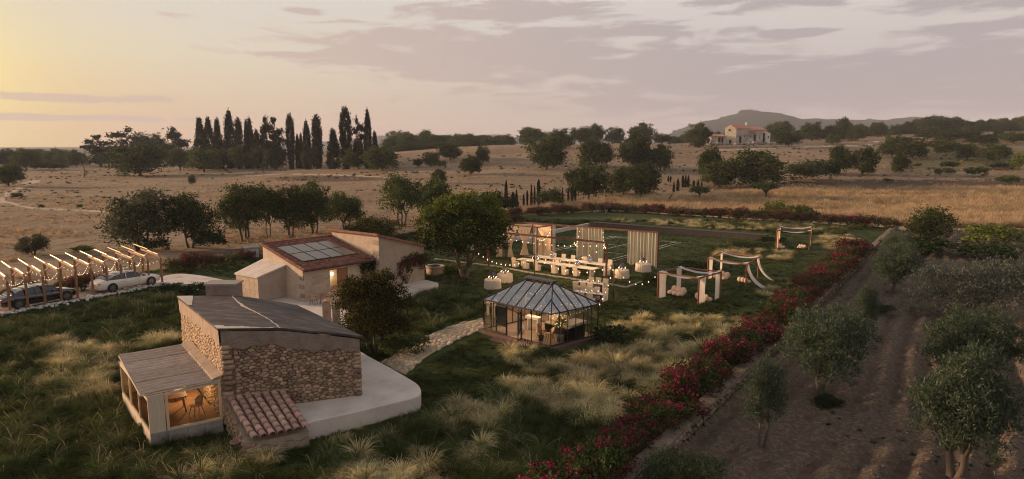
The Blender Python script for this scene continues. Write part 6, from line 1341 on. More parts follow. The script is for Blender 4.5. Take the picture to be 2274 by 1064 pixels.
# ================================================================ carport with its two cars
lane = (P(16.5, 695.6, 0) - P(361, 631, 0)).normalized(); back_d = Vector((-.72, .69, 0)).normalized()
m_cw = mat('carport_wood', [(.20, .095, .045), (.30, .15, .075)], scale=3, stretch=(4, 4, 1), rough=.6); m_bar_hot = emit_mat('bar_light', (1, .62, .30), 2.0, True); m_bar_dim = emit_mat('bar_light_dim', (1, .60, .30), .5, False)
def gravel():
    m = mat('lane_gravel', [(.24, .19, .15), (.34, .275, .22), (.44, .37, .31)], scale=8, bump=.7, bscale=30, detail=8)
    a = P(361, 633, 0); b = a + lane * 24; pts = [a - lane * .6, a + back_d * 5.2 - lane * .4, b + back_d * 5.2, b]
    sheet('driveway', [(p.x, p.y) for p in pts], .25, lambda x, y: G(x, y) * .3 + .10, m)
    slab('concrete_drive', [(343, 625), (362, 612), (400, 607), (445, 611), (500, 622), (560, 640), (560, 662), (470, 650), (420, 640), (366, 636)], .12, .8)
    rg = random.Random(41); mb = MB(); base = a - lane * .4
    for i in range(420):
        p = base + lane * rg.uniform(0, 22) + back_d * rg.gauss(-.15, .28); r = rg.uniform(.06, .17); mb.blob((p.x, p.y, .10 + r * .25), (r, r * rg.uniform(.6, 1), r * .7), 6, 4, seed=i, amp=.25)
    for i in range(160):
        p = base + lane * rg.uniform(2, 22) + back_d * rg.gauss(4.9, .3); r = rg.uniform(.06, .16); mb.blob((p.x, p.y, .10 + r * .25), (r, r * .8, r * .7), 6, 4, seed=i, amp=.25)
    mb.build('edging_rocks', mat('white_rock', [(.38, .35, .32), (.56, .53, .49)], scale=5, bump=.3, island=.25), kind='stuff')
gravel()
def carport():
    o = P(361, 631, 0); t = thing('carport', 'long open timber carport of portal frames with glowing light bars on top', 'carport', o); H = 2.38; D = 4.9
    for i in range(15):
        f = lane * (1.138 * i); bk = back_d * D; hot = m_bar_hot if i > 2 else m_bar_dim
        MB().bar(f + Vector((0, 0, -.1)), f + Vector((0, 0, H - .12)), .13).build('post', m_cw, t); MB().bar(f + bk + Vector((0, 0, -.1)), f + bk + Vector((0, 0, H + .05)), .13).build('post', m_cw, t)
        ra = MB(); k1 = f + back_d * .55 + Vector((0, 0, H + .10)); k2 = f + bk * 1.02 + Vector((0, 0, H + .16)); ra.bar(f + Vector((0, 0, H - .16)), k1, .11, .16).bar(k1, k2, .11, .16); r = ra.build('rafter', m_cw, t)
        MB().bar(f + back_d * 3.2 + Vector((0, 0, H - .02)), f + bk + Vector((0, 0, H - .5)), .08).build('brace', m_cw, t)
        up = lane * .62 + Vector((0, 0, .46)); a, b = f + back_d * 1.5 + Vector((0, 0, H + .20)), f + bk * 1.02 + Vector((0, 0, H + .24))
        MB().bar(a + up, b + up, .055, .035).build('light_bar', hot, t); MB().bar(f + back_d * .7 + Vector((0, 0, H + .21)), f + back_d * 3.5 + Vector((0, 0, H + .25)), .07, .04).build('light_bar', hot, t)
        for s in (.05, .5, .97): p = a + (b - a) * s; MB().bar(p, p + up, .035).build('strut', m_pale, t)
    rg = random.Random(5); st = thing('fairy_lights', 'strings of tiny fairy lights hanging across the carport', 'string lights', o); cord = MB(); bl = MB(); 
    for i in range(0, 14, 2):
        for (a, b) in ((lane * (1.138 * i), lane * (1.138 * (i + 2)) + back_d * D), (lane * (1.138 * (i + 2)), lane * (1.138 * i) + back_d * D)):
            pts = [a + (b - a) * (k / 12) + Vector((0, 0, H - .25 - .55 * 4 * (k / 12) * (1 - k / 12))) for k in range(13)]; cord.tube(pts, .006, 3)
            for p in pts[1:-1]: bl.blob(p, (.024, .024, .024), 6, 4)
    cord.build('cord', m_black, st); bl.build('bulbs', emit_mat('fairy_bulb', (1, .80, .58), 2), st, kind='stuff')
carport()
m_tyre = mat('tyre_rubber', [(.012, .012, .012), (.02, .02, .02)], rough=.85); m_rim = mat('alloy_rim', [(.30, .28, .26), (.38, .36, .34)], rough=.3, metal=.9); m_carglass = mat('car_glass', [(.006, .007, .008), (.008, .009, .010)], rough=.05, spec=.8)
m_red = mat('tail_lamp', [(.30, .01, .012), (.36, .015, .015)], rough=.25); m_lamp = mat('head_lamp', [(.55, .55, .52), (.65, .65, .62)], rough=.1, spec=.8)
def car(label, loc, rz, paint, trim):
    """saloon, nose towards +x; cross sections lofted along the body, then cabin, glass and wheels"""
    t = thing('parked_car', label, 'car', loc, rz); Lh = 2.6
    st = [(-2.60, .42, .74, .70), (-2.52, .30, .90, .80), (-2.2, .26, 1.00, .88), (-1.75, .24, 1.04, .93), (-1.2, .22, 1.03, .95), (-.2, .21, .99, .955), (.7, .21, .97, .95), (1.2, .22, .95, .94), (1.7, .24, .90, .92), (2.2, .26, .82, .86), (2.48, .30, .72, .76), (2.58, .36, .60, .62)]
    rows = []
    for (x, zb, zt, w) in st:
        c = [(0, zb), (w * .86, zb), (w * .97, zb + .12), (w, zb + (zt - zb) * .45), (w * .985, zb + (zt - zb) * .7), (w * .94, zt - .05), (w * .80, zt), (w * .4, zt + .03), (0, zt + .04)]
        rows.append([(x, y, z) for y, z in c] + [(x, -y, z) for y, z in reversed(c[:-1])])
    b = MB().grid(rows); n = len(rows[0]); b.add(rows[0], [tuple(range(n))]); b.add(rows[-1], [tuple(reversed(range(n)))]); b.build('body', paint, t)
    cab = [(-2.02, 1.02, .70, 1.03), (-1.35, 1.02, .80, 1.34), (-.75, 1.0, .82, 1.47), (0, .99, .82, 1.50), (.45, .98, .82, 1.46), (1.28, .95, .80, .965)]
    side = lambda x, zb, wb, zt: [(x, wb + .06, zb), (x, wb - .13 * (zt - zb) / .5, zt - .04)]
    roof = []
    for (x, zb, wb, zt) in cab:
        k = (zt - zb) / .5; w = wb + .06 - .19 * min(k, 1); roof.append([(x, w, zt - .05 * min(1, k)), (x, w * .8, zt - .008), (x, 0, zt + .012), (x, -w * .8, zt - .008), (x, -w, zt - .05 * min(1, k))])
    MB().grid(roof[1:5]).build('roof', trim, t); MB().grid(roof[4:6]).build('windscreen', m_carglass, t); MB().grid(roof[0:2]).build('rear_window', m_carglass, t)
    for s in (1, -1):
        lo = [(x, s * (wb + .06), zb - .01) for x, zb, wb, zt in cab]; hi = [(r[0][0], s * r[0][1], r[0][2]) for r in roof]
        MB().grid([lo, hi]).build('side_window', m_carglass, t)
        pl = MB().tube([(h[0], h[1] + s * .004, h[2]) for h in hi], .022, 5); pl.build('roof_rail', paint, t); x0, x1 = -.45, -.45
        MB().bar((x0, s * .925, 1.0), (x0 + .02, s * .74, 1.45), .05, .02).build('door_pillar', paint, t)
        for hx in (-.75, .35): MB().box((hx, s * .955, .80), (.2, .03, .025)).build('door_handle', m_rim, t)
        MB().blob((.72, s * 1.02, 1.02), (.10, .09, .07), 8, 5).build('wing_mirror', paint, t)
        for dx in (-.46, .58): MB().quad((dx, s * .957, .30), (dx + .012, s * .957, .30), (dx + .012, s * .951, .94), (dx, s * .951, .94)).build('door_seam', m_black, t)
        MB().blob((2.40, s * .62, .68), (.16, .15, .06), 8, 5).build('headlight', m_lamp, t); MB().blob((-2.50, s * .66, .80), (.10, .20, .055), 8, 5).build('tail_light', m_red, t)
        for wx in (-1.60, 1.58):
            MB().lathe([(.41, -.012), (.41, .012), (.32, .012), (.32, -.012)], 22).mesh('x', m_black)
            wa = MB(); wa.add([(wx + .42 * math.cos(k * PI / 12), s * .962, .37 + .42 * math.sin(k * PI / 12)) for k in range(-2, 15)], [tuple(range(17)) if s < 0 else tuple(reversed(range(17)))]); wa.build('wheel_arch', m_black, t)
            w = MB(); prof = [(.25, -.11), (.345, -.11), (.37, -.07), (.37, .07), (.345, .11), (.25, .11)]; vs = []; n = 22
            for (r, y) in prof: vs += [(wx + r * math.cos(k * 2 * PI / n), s * .90 + y, .37 + r * math.sin(k * 2 * PI / n)) for k in range(n)]
            w.add(vs, [(i * n + k, i * n + (k + 1) % n, (i + 1) * n + (k + 1) % n, (i + 1) * n + k) for i in range(5) for k in range(n)], 0, True); wo = w.build('wheel', m_tyre, t)
            r = MB(); 
            for k in range(10): a = k * PI / 5; r.bar((wx + .05 * math.cos(a), s * 1.0, .37 + .05 * math.sin(a)), (wx + .26 * math.cos(a), s * .985, .37 + .26 * math.sin(a)), .045, .02, up=(0, 1, 0))
            vs = []; 
            for rr in (.235, .275): vs += [(wx + rr * math.cos(k * 2 * PI / n), s * 1.005, .37 + rr * math.sin(k * 2 * PI / n)) for k in range(n)]
            r.add(vs, [(k, (k + 1) % n, n + (k + 1) % n, n + k) for k in range(n)]); r.add([(wx + .25 * math.cos(k * 2 * PI / n), s * .93, .37 + .25 * math.sin(k * 2 * PI / n)) for k in range(n)], [tuple(range(n))], 1); r.build('rim', [m_rim, m_black], wo)
        MB().bar((-1.15, s * .952, .27), (1.12, s * .952, .27), .05, .04).build('sill_trim', m_rim if trim is not paint else m_black, t)
    MB().box((2.57, 0, .50), (.03, .8, .14)).build('grille', m_black, t); MB().box((-2.585, 0, .60), (.03, .5, .12)).build('number_plate', m_pale, t); MB().box((-2.54, 0, .42), (.06, 1.5, .08)).build('bumper', paint, t)
    return t
crz = math.atan2(-lane.y, -lane.x)
m_white_paint = mat('white_car_paint', [(.62, .57, .50), (.66, .61, .54)], rough=.25, spec=.5, coat=.6); m_black_paint = mat('black_car_paint', [(.006, .006, .007), (.008, .008, .009)], rough=.15, spec=.6, coat=1.0)
q = (P(245, 652, .1) + P(331, 634, .1)) / 2 + back_d * .95; car('white saloon car parked in the right half of the carport', (q.x, q.y, .10), crz, m_white_paint, m_black_paint)
q = (P(37.6, 689, .1) + P(141, 668.6, .1)) / 2 + back_d * .95; car('black saloon car parked at the left end of the carport', (q.x, q.y, .10), crz, m_black_paint, m_black_paint)
# ================================================================ glass house
def glass_house():
    z0 = .28; A, B, Cc = P(1075, 731, z0), P(1223, 770, z0), P(1327, 743, z0); A.z = B.z = Cc.z = 0; D = A + Cc - B; o = B.copy(); zE_ = ZV(B.x, B.y, 698)
    t = thing('glass_house', 'black steel framed glass house with a hipped glass roof, lit from inside', 'glass house', o); ctr = (A + B + Cc + D) / 4
    dl, ds_ = (B - A), (Cc - B); L1, L2_ = dl.length, ds_.length; dl, ds_ = dl.normalized(), ds_.normalized()
    ra, rb = P(1176, 624, 3.35), P(1222, 634, 3.35); zr = 3.35; rl = (L1 - L2_) * 1.3; r0 = ctr - dl * rl / 2; r1 = ctr + dl * rl / 2
    zr = ZV(ctr.x, ctr.y, 622); r0.z = r1.z = zr
    ex = lambda p, k: p + (p - ctr).normalized() * k
    m_deck = mat('deck_brick', [(.085, .05, .038), (.14, .085, .062)], scale=4, bump=.4); m_fl = mat('warm_floor', [(.34, .235, .16), (.45, .32, .23)], scale=1.5, rough=.5)
    MB(o).prism([tuple(ex(p, .42)[:2]) for p in (A, B, Cc, D)], -.3, z0 - .02).build('platform', m_deck, t); MB(o).prism([tuple(ex(p, -.02)[:2]) for p in (A, B, Cc, D)], z0 - .021, z0 + .012).build('floor', m_fl, t)
    n1 = Vector((dl.y, -dl.x, 0)); sp0 = A + dl * L1 * .30
    MB(o).prism([tuple((A + dl * L1 * a + n1 * b)[:2]) for a, b in ((.25, .3), (.70, .3), (.70, .95), (.25, .95))], -.3, .12).build('step', m_deck, t)
    fr1, fr2, fr3, fr4 = wframe(A, B), wframe(B, Cc), wframe(Cc, D), wframe(D, A); Wd = .055
    def bars(fr, L_, us, skip=()):
        for u in us: a = Vector(fr(u, z0, 0)); MB(o).bar(a, (a.x, a.y, zE_), Wd).build('post', m_black, t)
        for (a, b) in zip(us[:-1], us[1:]):
            if (a, b) in skip: continue
            p = [Vector(fr(a, z0, 0)), Vector(fr(b, z0, 0))]; MB(o).bar(p[0] + Vector((0, 0, .03)), p[1] + Vector((0, 0, .03)), .05, .06).build('sill', m_black, t)
            MB(o).quad(fr(a + .028, z0 + .06, 0), fr(b - .028, z0 + .06, 0), fr(b - .028, zE_ - .04, 0), fr(a + .028, zE_ - .04, 0)).build('pane', m_glass, t)
        a, b = Vector(fr(0, zE_, 0)), Vector(fr(L_, zE_, 0)); MB(o).bar(a, b, .08, .08).build('eave_beam', m_black, t)
    U1 = [L1 * k for k in (0, .115, .20, .365, .585, .73, .865, 1)]; bars(fr1, L1, U1, {(U1[2], U1[3]), (U1[3], U1[4])}); bars(fr2, L2_, [L2_ * k for k in (0, .17, .345, .515, .68, .845, 1)]); bars(fr3, L1, [L1 * k for k in (0, .14, .28, .42, .57, .71, .86, 1)]); bars(fr4, L2_, [L2_ * k for k in (0, .2, .4, .6, .8, 1)])
    m_dg = mat('dark_door_panel', [(.008, .008, .009), (.012, .012, .013)], rough=.15, spec=.6)
    def leaf(p0, d, w):
        p1 = p0 + d * w; h = zE_ - .12; mb = MB(o)
        for p in (p0, p1): mb.bar((p.x, p.y, z0 + .02), (p.x, p.y, h), .07)
        for z in (z0 + .06, z0 + .55, h - .04): mb.bar((p0.x, p0.y, z), (p1.x, p1.y, z), .06, .08)
        dr = mb.build('door', m_black, t); MB(o).quad((p0.x, p0.y, z0 + .5), (p1.x, p1.y, z0 + .5), (p1.x, p1.y, h), (p0.x, p0.y, h)).build('door_panel', m_dg, dr); q = p1 - d * .1 + n1 * .06; MB(o).bar((q.x, q.y, z0 + .85), (q.x, q.y, z0 + 1.15), .03).build('handle', m_rim, dr)
    leaf(Vector(fr1(U1[3] - .02, 0, .05)), -dl, U1[3] - U1[2] - .05); leaf(Vector(fr1(U1[4], 0, .04)), (n1 * .92 + dl * .4).normalized(), .62)
    m_rg = glass_mat('roof_glass', (.68, .70, .60), .38, .05)
    def face(E0, E1, R0, R1, nb):
        E0, E1 = ex(E0, .06), ex(E1, .06); E0.z = E1.z = zE_ + .03; L_ = (E1 - E0).length; d = (E1 - E0).normalized(); a = (R0 - E0).dot(d); b = (R1 - E0).dot(d); m0 = (R0 + R1) / 2
        up = ((R0 - E0) - d * a)
        def top(u): k = min(1, u / a) if u < a else (1 if u <= b + 1e-6 else max(0, (L_ - u) / (L_ - b))); return E0 + d * u + up * k
        nn = d.cross(up).normalized()
        us = [L_ * i / nb for i in range(nb + 1)]
        for i in range(1, nb): MB(o).bar(E0 + d * us[i], top(us[i]), .05, .07).build('rafter', m_black, t)
        for u0, u1 in zip(us[:-1], us[1:]):
            tp = [top(u) for u in sorted({u0, u1} | {k for k in (a, b) if u0 < k < u1})]; pts = [E0 + d * u0, E0 + d * u1] + tp[::-1]; cl = []
            for p in pts:
                if not cl or (p - cl[-1]).length > .01: cl.append(p)
            if (cl[0] - cl[-1]).length < .01: cl.pop()
            if len(cl) > 2: MB(o).add(cl, [tuple(range(len(cl)))]).build('roof_pane', m_rg, t)
    face(A, B, r0, r1, 8); face(B, Cc, r1, r1, 6); face(Cc, D, r1, r0, 8); face(D, A, r0, r0, 6)
    for e, r in ((A, r0), (B, r1), (Cc, r1), (D, r0)): e = ex(e, .06); MB(o).bar((e.x, e.y, zE_ + .03), r, .07, .08).build('hip_bar', m_black, t)
    MB(o).box(((r0 + r1) / 2) + Vector((0, 0, .06)), ((r1 - r0).length + .35, .42, .10), math.atan2(dl.y, dl.x)).build('ridge_vent', m_black, t)
    # inside
    at = lambda u, v: A + dl * (L1 * u) + ds_ * (L2_ * v); an = math.atan2(dl.y, dl.x); zf = z0 + .012
    m_marble = mat('stone_counter', [(.34, .26, .19), (.52, .42, .32), (.60, .51, .41)], scale=2.2, detail=9, rough=.35); m_cab = mat('black_cabinet', [(.012, .011, .010), (.018, .016, .015)], rough=.35)
    p = at(.90, .58); c = thing('kitchen_island', 'black kitchen island with a stone top at the right side of the glass house', 'kitchen island', (p.x, p.y, zf), an)
    MB().box((0, 0, .40), (.8, 1.7, .80)).build('cabinet', m_cab, c); MB().box((0, 0, .89), (.9, 1.85, .16)).build('worktop', m_marble, c)
    p = at(.66, .62); c = thing('kitchen_counter', 'long black counter with a tall stone splashback in the middle of the glass house', 'counter', (p.x, p.y, zf), an)
    MB().box((0, 0, .28), (1.5, .5, .56)).build('cabinet', m_cab, c); MB().box((0, .28, .62), (1.55, .10, 1.1)).build('splashback', m_marble, c); MB().box((0, -.02, .59), (1.55, .56, .06)).build('worktop', m_marble, c)
    p = at(.40, .48); c = thing('console_table', 'white console table on a pedestal seen through the open glass house door', 'table', (p.x, p.y, zf), an)
    MB().box((.1, 0, .86), (1.1, .42, .16)).build('tabletop', m_white, c); MB().lathe([(.12, 0), (.10, .3), (.12, .78)], 14, (-.3, 0, 0)).build('pedestal', m_white, c); MB().lathe([(.12, 0), (.10, .3), (.12, .78)], 14, (.5, 0, 0)).build('pedestal', m_white, c)
    p = at(.42, .20); c = thing('floor_vase', 'large round white floor vase in the glass house doorway', 'vase', (p.x, p.y, zf)); MB().lathe([(.12, 0), (.24, .12), (.28, .28), (.24, .44), (.12, .54), (.10, .62), (.13, .66)], 18).build('vase_body', m_white, c)
    for (u, v, rz, lb) in ((.66, .30, 2.0, 'left pale lounge chair behind the glass, beside the orange grass'), (.84, .22, -.6, 'right pale lounge chair behind the front corner of the glass house')): p = at(u, v); shell_chair(lb, (p.x, p.y, zf), an + rz)
    p = at(.76, .15); c = thing('potted_grass', 'dark pot of orange ornamental grass inside the glass house', 'pot plant', (p.x, p.y, zf)); MB().lathe([(.14, 0), (.18, .3), (.18, .34), (.12, .34)], 14).build('pot', m_cab, c)
    rg = np.random.default_rng(4); link_mesh('grass_tuft', array_mesh('grass_tuft', blades(70, .5, .008, .5, .4, rg) + np.array([0, 0, .32]), 4, mat('orange_blade', [(.40, .17, .04), (.55, .28, .08)])), c)
    p = at(.93, .30); c = thing('lemon_tree', 'small round potted tree with yellow fruit inside the glass house', 'pot plant', (p.x, p.y, zf)); MB().lathe([(.20, 0), (.24, .34), (.25, .38), (.18, .38)], 16).build('pot', m_block, c); MB().tube([(0, 0, .3), (.02, 0, .9)], [.03, .025], 7).build('trunk', m_bark, c)
    pts, out, cc = crown_pts([(0, 0, 1.18, .36, .36, .34)], 60, 24, .07, rg, .3, -.9); link_mesh('crown', array_mesh('crown', leaf_quads(pts, .035, .5, rg, out), 4, m_lime), c)
    fr = MB(); rr = random.Random(3)
    for i in range(40): k = rr.choice(pts.tolist()); fr.blob(k, (.025, .025, .03), 6, 4)
    fr.build('fruit', emit_mat('glowing_fruit', (1, .75, .3), .6), c, kind='stuff')  # fruit are no lamps; their glow is put into the material
    st = thing('fairy_lights', 'strings of fairy lights looped under the glass house roof', 'string lights', o); cord, bl = MB(), MB(); rr = random.Random(8)
    for (a, b) in ((at(.02, .05), at(.5, .5)), (at(.5, .5), at(.98, .05)), (at(.02, .95), at(.5, .5)), (at(.5, .5), at(.98, .95)), (at(.3, .1), at(.7, .9)), (at(.7, .1), at(.3, .9)), (at(.98, .1), at(.98, .9))):
        za = zE_ + (.9 if (a - ctr).length < .5 else .0); zb = zE_ + (.9 if (b - ctr).length < .5 else 0); pts = [Vector((a.x, a.y, za)) + (Vector((b.x, b.y, zb)) - Vector((a.x, a.y, za))) * (k / 12) - o - Vector((0, 0, .1 + .9 * (k / 12) * (1 - k / 12))) for k in range(13)]; cord.tube(pts, .004, 3)
        for p in pts[:-1]: bl.blob(p, (.012, .012, .012), 6, 4)
    cord.build('cord', m_black, st); bl.build('bulbs', emit_mat('fairy_bulb_in', (1, .84, .62), 2.5), st, kind='stuff')
    point_light(Vector((ctr.x, ctr.y, zE_ - .1)) - o, 30, (1, .60, .30), .25, st); p = at(.42, .4); point_light(Vector((p.x, p.y, zE_ - .25)) - o, 22, (1, .66, .38), .15, st)
glass_house()
# ================================================================ banquet garden
m_sheer = cloth_mat('sheer_curtain', (.76, .66, .50), .45, .45); m_strand = cloth_mat('curtain_strand', (.80, .70, .54), .45); m_drape = cloth_mat('thick_curtain', (.72, .56, .40), .4); m_whitecloth = cloth_mat('white_drape', (.76, .74, .73), .4); m_linen = cloth_mat('chair_linen', (.62, .52, .40), .1); m_table = mat('whitened_table', [(.62, .53, .41), (.72, .63, .50)], scale=3, stretch=(1, 6, 1)); m_dkwood = mat('dark_table_wood', [(.045, .026, .018), (.075, .045, .03)], scale=4); m_bulb = emit_mat('bulb_glow', (1, .74, .42), 1.9)
m_cush = mat('peach_cushion', [(.56, .40, .28), (.64, .47, .34)], scale=5, bump=.15, rough=.95)
def up(x, y, z): return Vector((x, y, float(G(x, y)) + z))
def frame(label, base_px, top_px, name='pergola_frame', group=None):
    """open steel portal frame: posts at base_px, beam to each"""
def beam_frame(label, R_base, R_top, L_top, posts, th=.16):
    r = P(*R_base, 0); h = ZV(r.x, r.y, R_top); l = P(*L_top, h); o = Vector((r.x, r.y, 0)); l0 = Vector((l.x, l.y, 0)); t = thing('pergola_frame', label, 'pergola', o)
    MB(o).bar(l0 + Vector((0, 0, h - th / 2)), r * 1 + Vector((0, 0, h - th / 2)), th).build('beam', m_rust, t)
    for k in posts: p = l0 + (Vector((r.x, r.y, 0)) - l0) * k; MB(o).bar(p + Vector((0, 0, -.2)), p + Vector((0, 0, h - th)), th).build('post', m_rust, t)
    return l0, Vector((r.x, r.y, 0)), h
fl0, fr0_, fh = beam_frame('nearer rust-brown portal frame standing over the long tables', (1346, 628), 537, (1080, 512), (0.02, 1))
bl0, br0, bh = beam_frame('longer rust-brown portal frame behind the long tables, hung with sheer curtains', (1460, 595), 515, (1161, 492.5), (0.0, .085, .50, 1))
def gazebo():
    h = bh; pts = [P(u, v, h) for u, v in ((1123, 498), (1193, 504), (1225, 500), (1161, 493))]; o = Vector((pts[0].x, pts[0].y, 0)); t = thing('gazebo', 'square rust-brown gazebo frame with tied curtains at the far left of the banquet', 'gazebo', o)
    for i, p in enumerate(pts): q = pts[(i + 1) % 4]; MB(o).bar((p.x, p.y, h - .05), (q.x, q.y, h - .05), .11).build('beam', m_rust, t); MB(o).bar((p.x, p.y, -.2), (p.x, p.y, h - .1), .11).build('post', m_rust, t)
    return pts, h
gz, gzh = gazebo()
def curtain(label, a, b, z1, z0, m, folds=14, amp=.06, tie=None, name='curtain', group=None, hang=None):
    """pleated cloth from a to b; tie = (height, share of width kept, where) pulls it together"""
    a, b = Vector((a.x, a.y, 0)), Vector((b.x, b.y, 0)); d = b - a; n = Vector((d.y, -d.x, 0)).normalized(); rows = []; nv = 14; nu = folds * 4
    for j in range(nv + 1):
        t = j / nv; z = z1 + (z0 - z1) * t; row = []
        k, ctr = 1.0, .5
        if tie:
            th, w, c = tie; s = min(abs(z - th) / (z1 - th) if z > th else abs(z - th) / max(th - z0, .1) * .45, 1); k = w + (1 - w) * s ** 1.2; ctr = c
        for i in range(nu + 1):
            s = i / nu; s2 = ctr + (s - ctr) * k; off = amp * math.sin(s * folds * 2 * PI + .5 * math.sin(7 * s)) * (.5 + .5 * t); p = a + d * s2 + n * off
            zz = z + (hang(s) if hang and j == nv else 0) ; row.append((p.x, p.y, zz))
        rows.append(row)
    o = Vector((a.x, a.y, 0)); return tag(MB(o).grid(rows).build(name, m), label, 'curtain', group)
last_curtain = [None]
def place_at(ob, o): ob.location = o; last_curtain[0] = ob; return ob
def strands(cu, a, b, z1, z0):
    o = cu.location; rg = random.Random(int(a.x * 10)); d = (b - a).normalized(); L_ = (b - a).length; n = int(L_ / .36); mb = MB(o)
    for i in range(n):
        s = (i + .5 + rg.uniform(-.3, .3)) / n; p = a + (b - a) * s + Vector((.02, -.05, 0)); w = rg.uniform(.02, .05); q = d * w; zb = z0 + .12 * math.cos(s * 22)
        mb.grid([[(p.x - q.x, p.y - q.y, z1), (p.x - q.x, p.y - q.y, (z1 + z0) / 2), (p.x - q.x * .6, p.y - q.y * .6, zb)], [(p.x, p.y - .03, z1), (p.x, p.y - .04, (z1 + z0) / 2), (p.x, p.y - .03, zb)], [(p.x + q.x, p.y + q.y, z1), (p.x + q.x, p.y + q.y, (z1 + z0) / 2), (p.x + q.x * .6, p.y + q.y * .6, zb)]])
    mb.build('strands', m_strand, cu, kind='stuff')
def curt(label, a, b, z1, z0, m, **k): return place_at(curtain(label, a, b, z1, z0, m, **k), Vector((a.x, a.y, 0)))
def beam_at(u, v, h): q = P(u, v, h); return Vector((q.x, q.y, 0))
def on_beam(l0, r0, u, h):
    lo, hi = 0, 1
    for _ in range(40):
        m_ = (lo + hi) / 2; p = l0 + (r0 - l0) * m_
        if UV((p.x, p.y, h))[0] < u: lo = m_
        else: hi = m_
    return l0 + (r0 - l0) * lo
for u0, u1, v, lb in ((1183, 1233, 566, 'sheer string curtain at the left of the long frame, next to the gazebo'), (1279, 1340, 583, 'sheer string curtain round the middle post of the long frame'), (1393, 1459, 597, 'sheer string curtain at the right end of the long frame')):
    a, b = on_beam(bl0, br0, u0, bh), on_beam(bl0, br0, u1, bh); off = Vector((.05, -.12, 0)); curt(lb, a + off, b + off, bh - .12, .10 if u0 > 1300 else .04, m_sheer, folds=11, amp=.05, group='sheer curtains of the long frame', hang=lambda s: .12 * math.cos(s * 22)); strands(last_curtain[0], a + off, b + off, bh - .12, .12)
curt('tied curtain at the left front post of the gazebo', gz[0], gz[0] + (gz[1] - gz[0]) * .42, gzh - .1, .05, m_drape, folds=7, tie=(1.1, .22, .28))
curt('tied curtain at the back left post of the gazebo', gz[3] + (gz[0] - gz[3]) * .5, gz[3] + (gz[2] - gz[3]) * .35, gzh - .1, .05, m_drape, folds=8, tie=(1.2, .2, .6))
curt('tied curtain in the middle of the gazebo back side', gz[3] + (gz[2] - gz[3]) * .35, gz[3] + (gz[2] - gz[3]) * .72, gzh - .1, .05, m_drape, folds=6, tie=(1.3, .25, .9))
curt('tied curtain on the right side of the gazebo', gz[1], gz[2], gzh - .1, .05, m_drape, folds=9, tie=(1.3, .35, .95))
# low pale wall and the dark retaining wall
def low_wall():
    a, b = P(1040, 557, 0), P(1309, 504, 0); t = thing('low_wall', 'long low pale wall running behind the gazebo', 'wall', a); d = (b - a).normalized(); n = Vector((-d.y, d.x, 0)); L_ = (b - a).length
    k = 9
    for i in range(k): p, q = a + d * (L_ * i / k + .01), a + d * (L_ * (i + 1) / k - .01); MB(a).prism([tuple(x[:2]) for x in (p, q, q + n * .35, p + n * .35)], -.2, .55).build('wall_section', m_slab, t)
    a, b = P(1309, 506, 0), P(1700, 536, 0); h = ZV(a.x, a.y, 494); t = thing('retaining_wall', 'long dark retaining wall behind the court', 'wall', a); d = (b - a).normalized(); n = Vector((-d.y, d.x, 0))
    m = mat('dark_wall', [(.032, .026, .022), (.055, .045, .036), (.075, .06, .05)], scale=6, bump=.6, bscale=20); MB(a).hexa([a + Vector((0, 0, -.3)), b + Vector((0, 0, -.3)), b + n * 1.6 + Vector((0, 0, -.3)), a + n * 1.6 + Vector((0, 0, -.3))] + [a + Vector((0, 0, h)), b + Vector((0, 0, h * .9)), b + n * 1.6 + Vector((0, 0, h * .9)), a + n * 1.6 + Vector((0, 0, h))]).build('wall_body', m, t)
    MB(a).hexa([a + Vector((0, 0, h)) - n * .05, b + Vector((0, 0, h * .9)) - n * .05, b + n * .6 + Vector((0, 0, h * .9)), a + n * .6 + Vector((0, 0, h))] + [a + Vector((0, 0, h + .06)) - n * .05, b + Vector((0, 0, h * .9 + .06)) - n * .05, b + n * .6 + Vector((0, 0, h * .9 + .06)), a + n * .6 + Vector((0, 0, h + .06))]).build('coping', mat('dark_coping', [(.055, .038, .028), (.085, .06, .046)], scale=3, bump=.4), t)
    # pale kerb round the banquet lawn
    for pts, nm in (([(965, 577), (1090, 592), (1187, 609), (1280, 622), (1345, 631), (1392, 639), (1425, 627)], 'kerb'),):
        w = [P(u, v, .0) for u, v in pts]; mb = MB()
        for p, q in zip(w[:-1], w[1:]):
            n_ = int((q - p).length / .7) + 1
            for i in range(n_): x, y = p + (q - p) * (i / n_), p + (q - p) * ((i + 1) / n_ - .01); mb.bar(up(x.x, x.y, .07), up(y.x, y.y, .07), .15, .14)
        mb.build(nm, m_block, kind='structure')
low_wall()
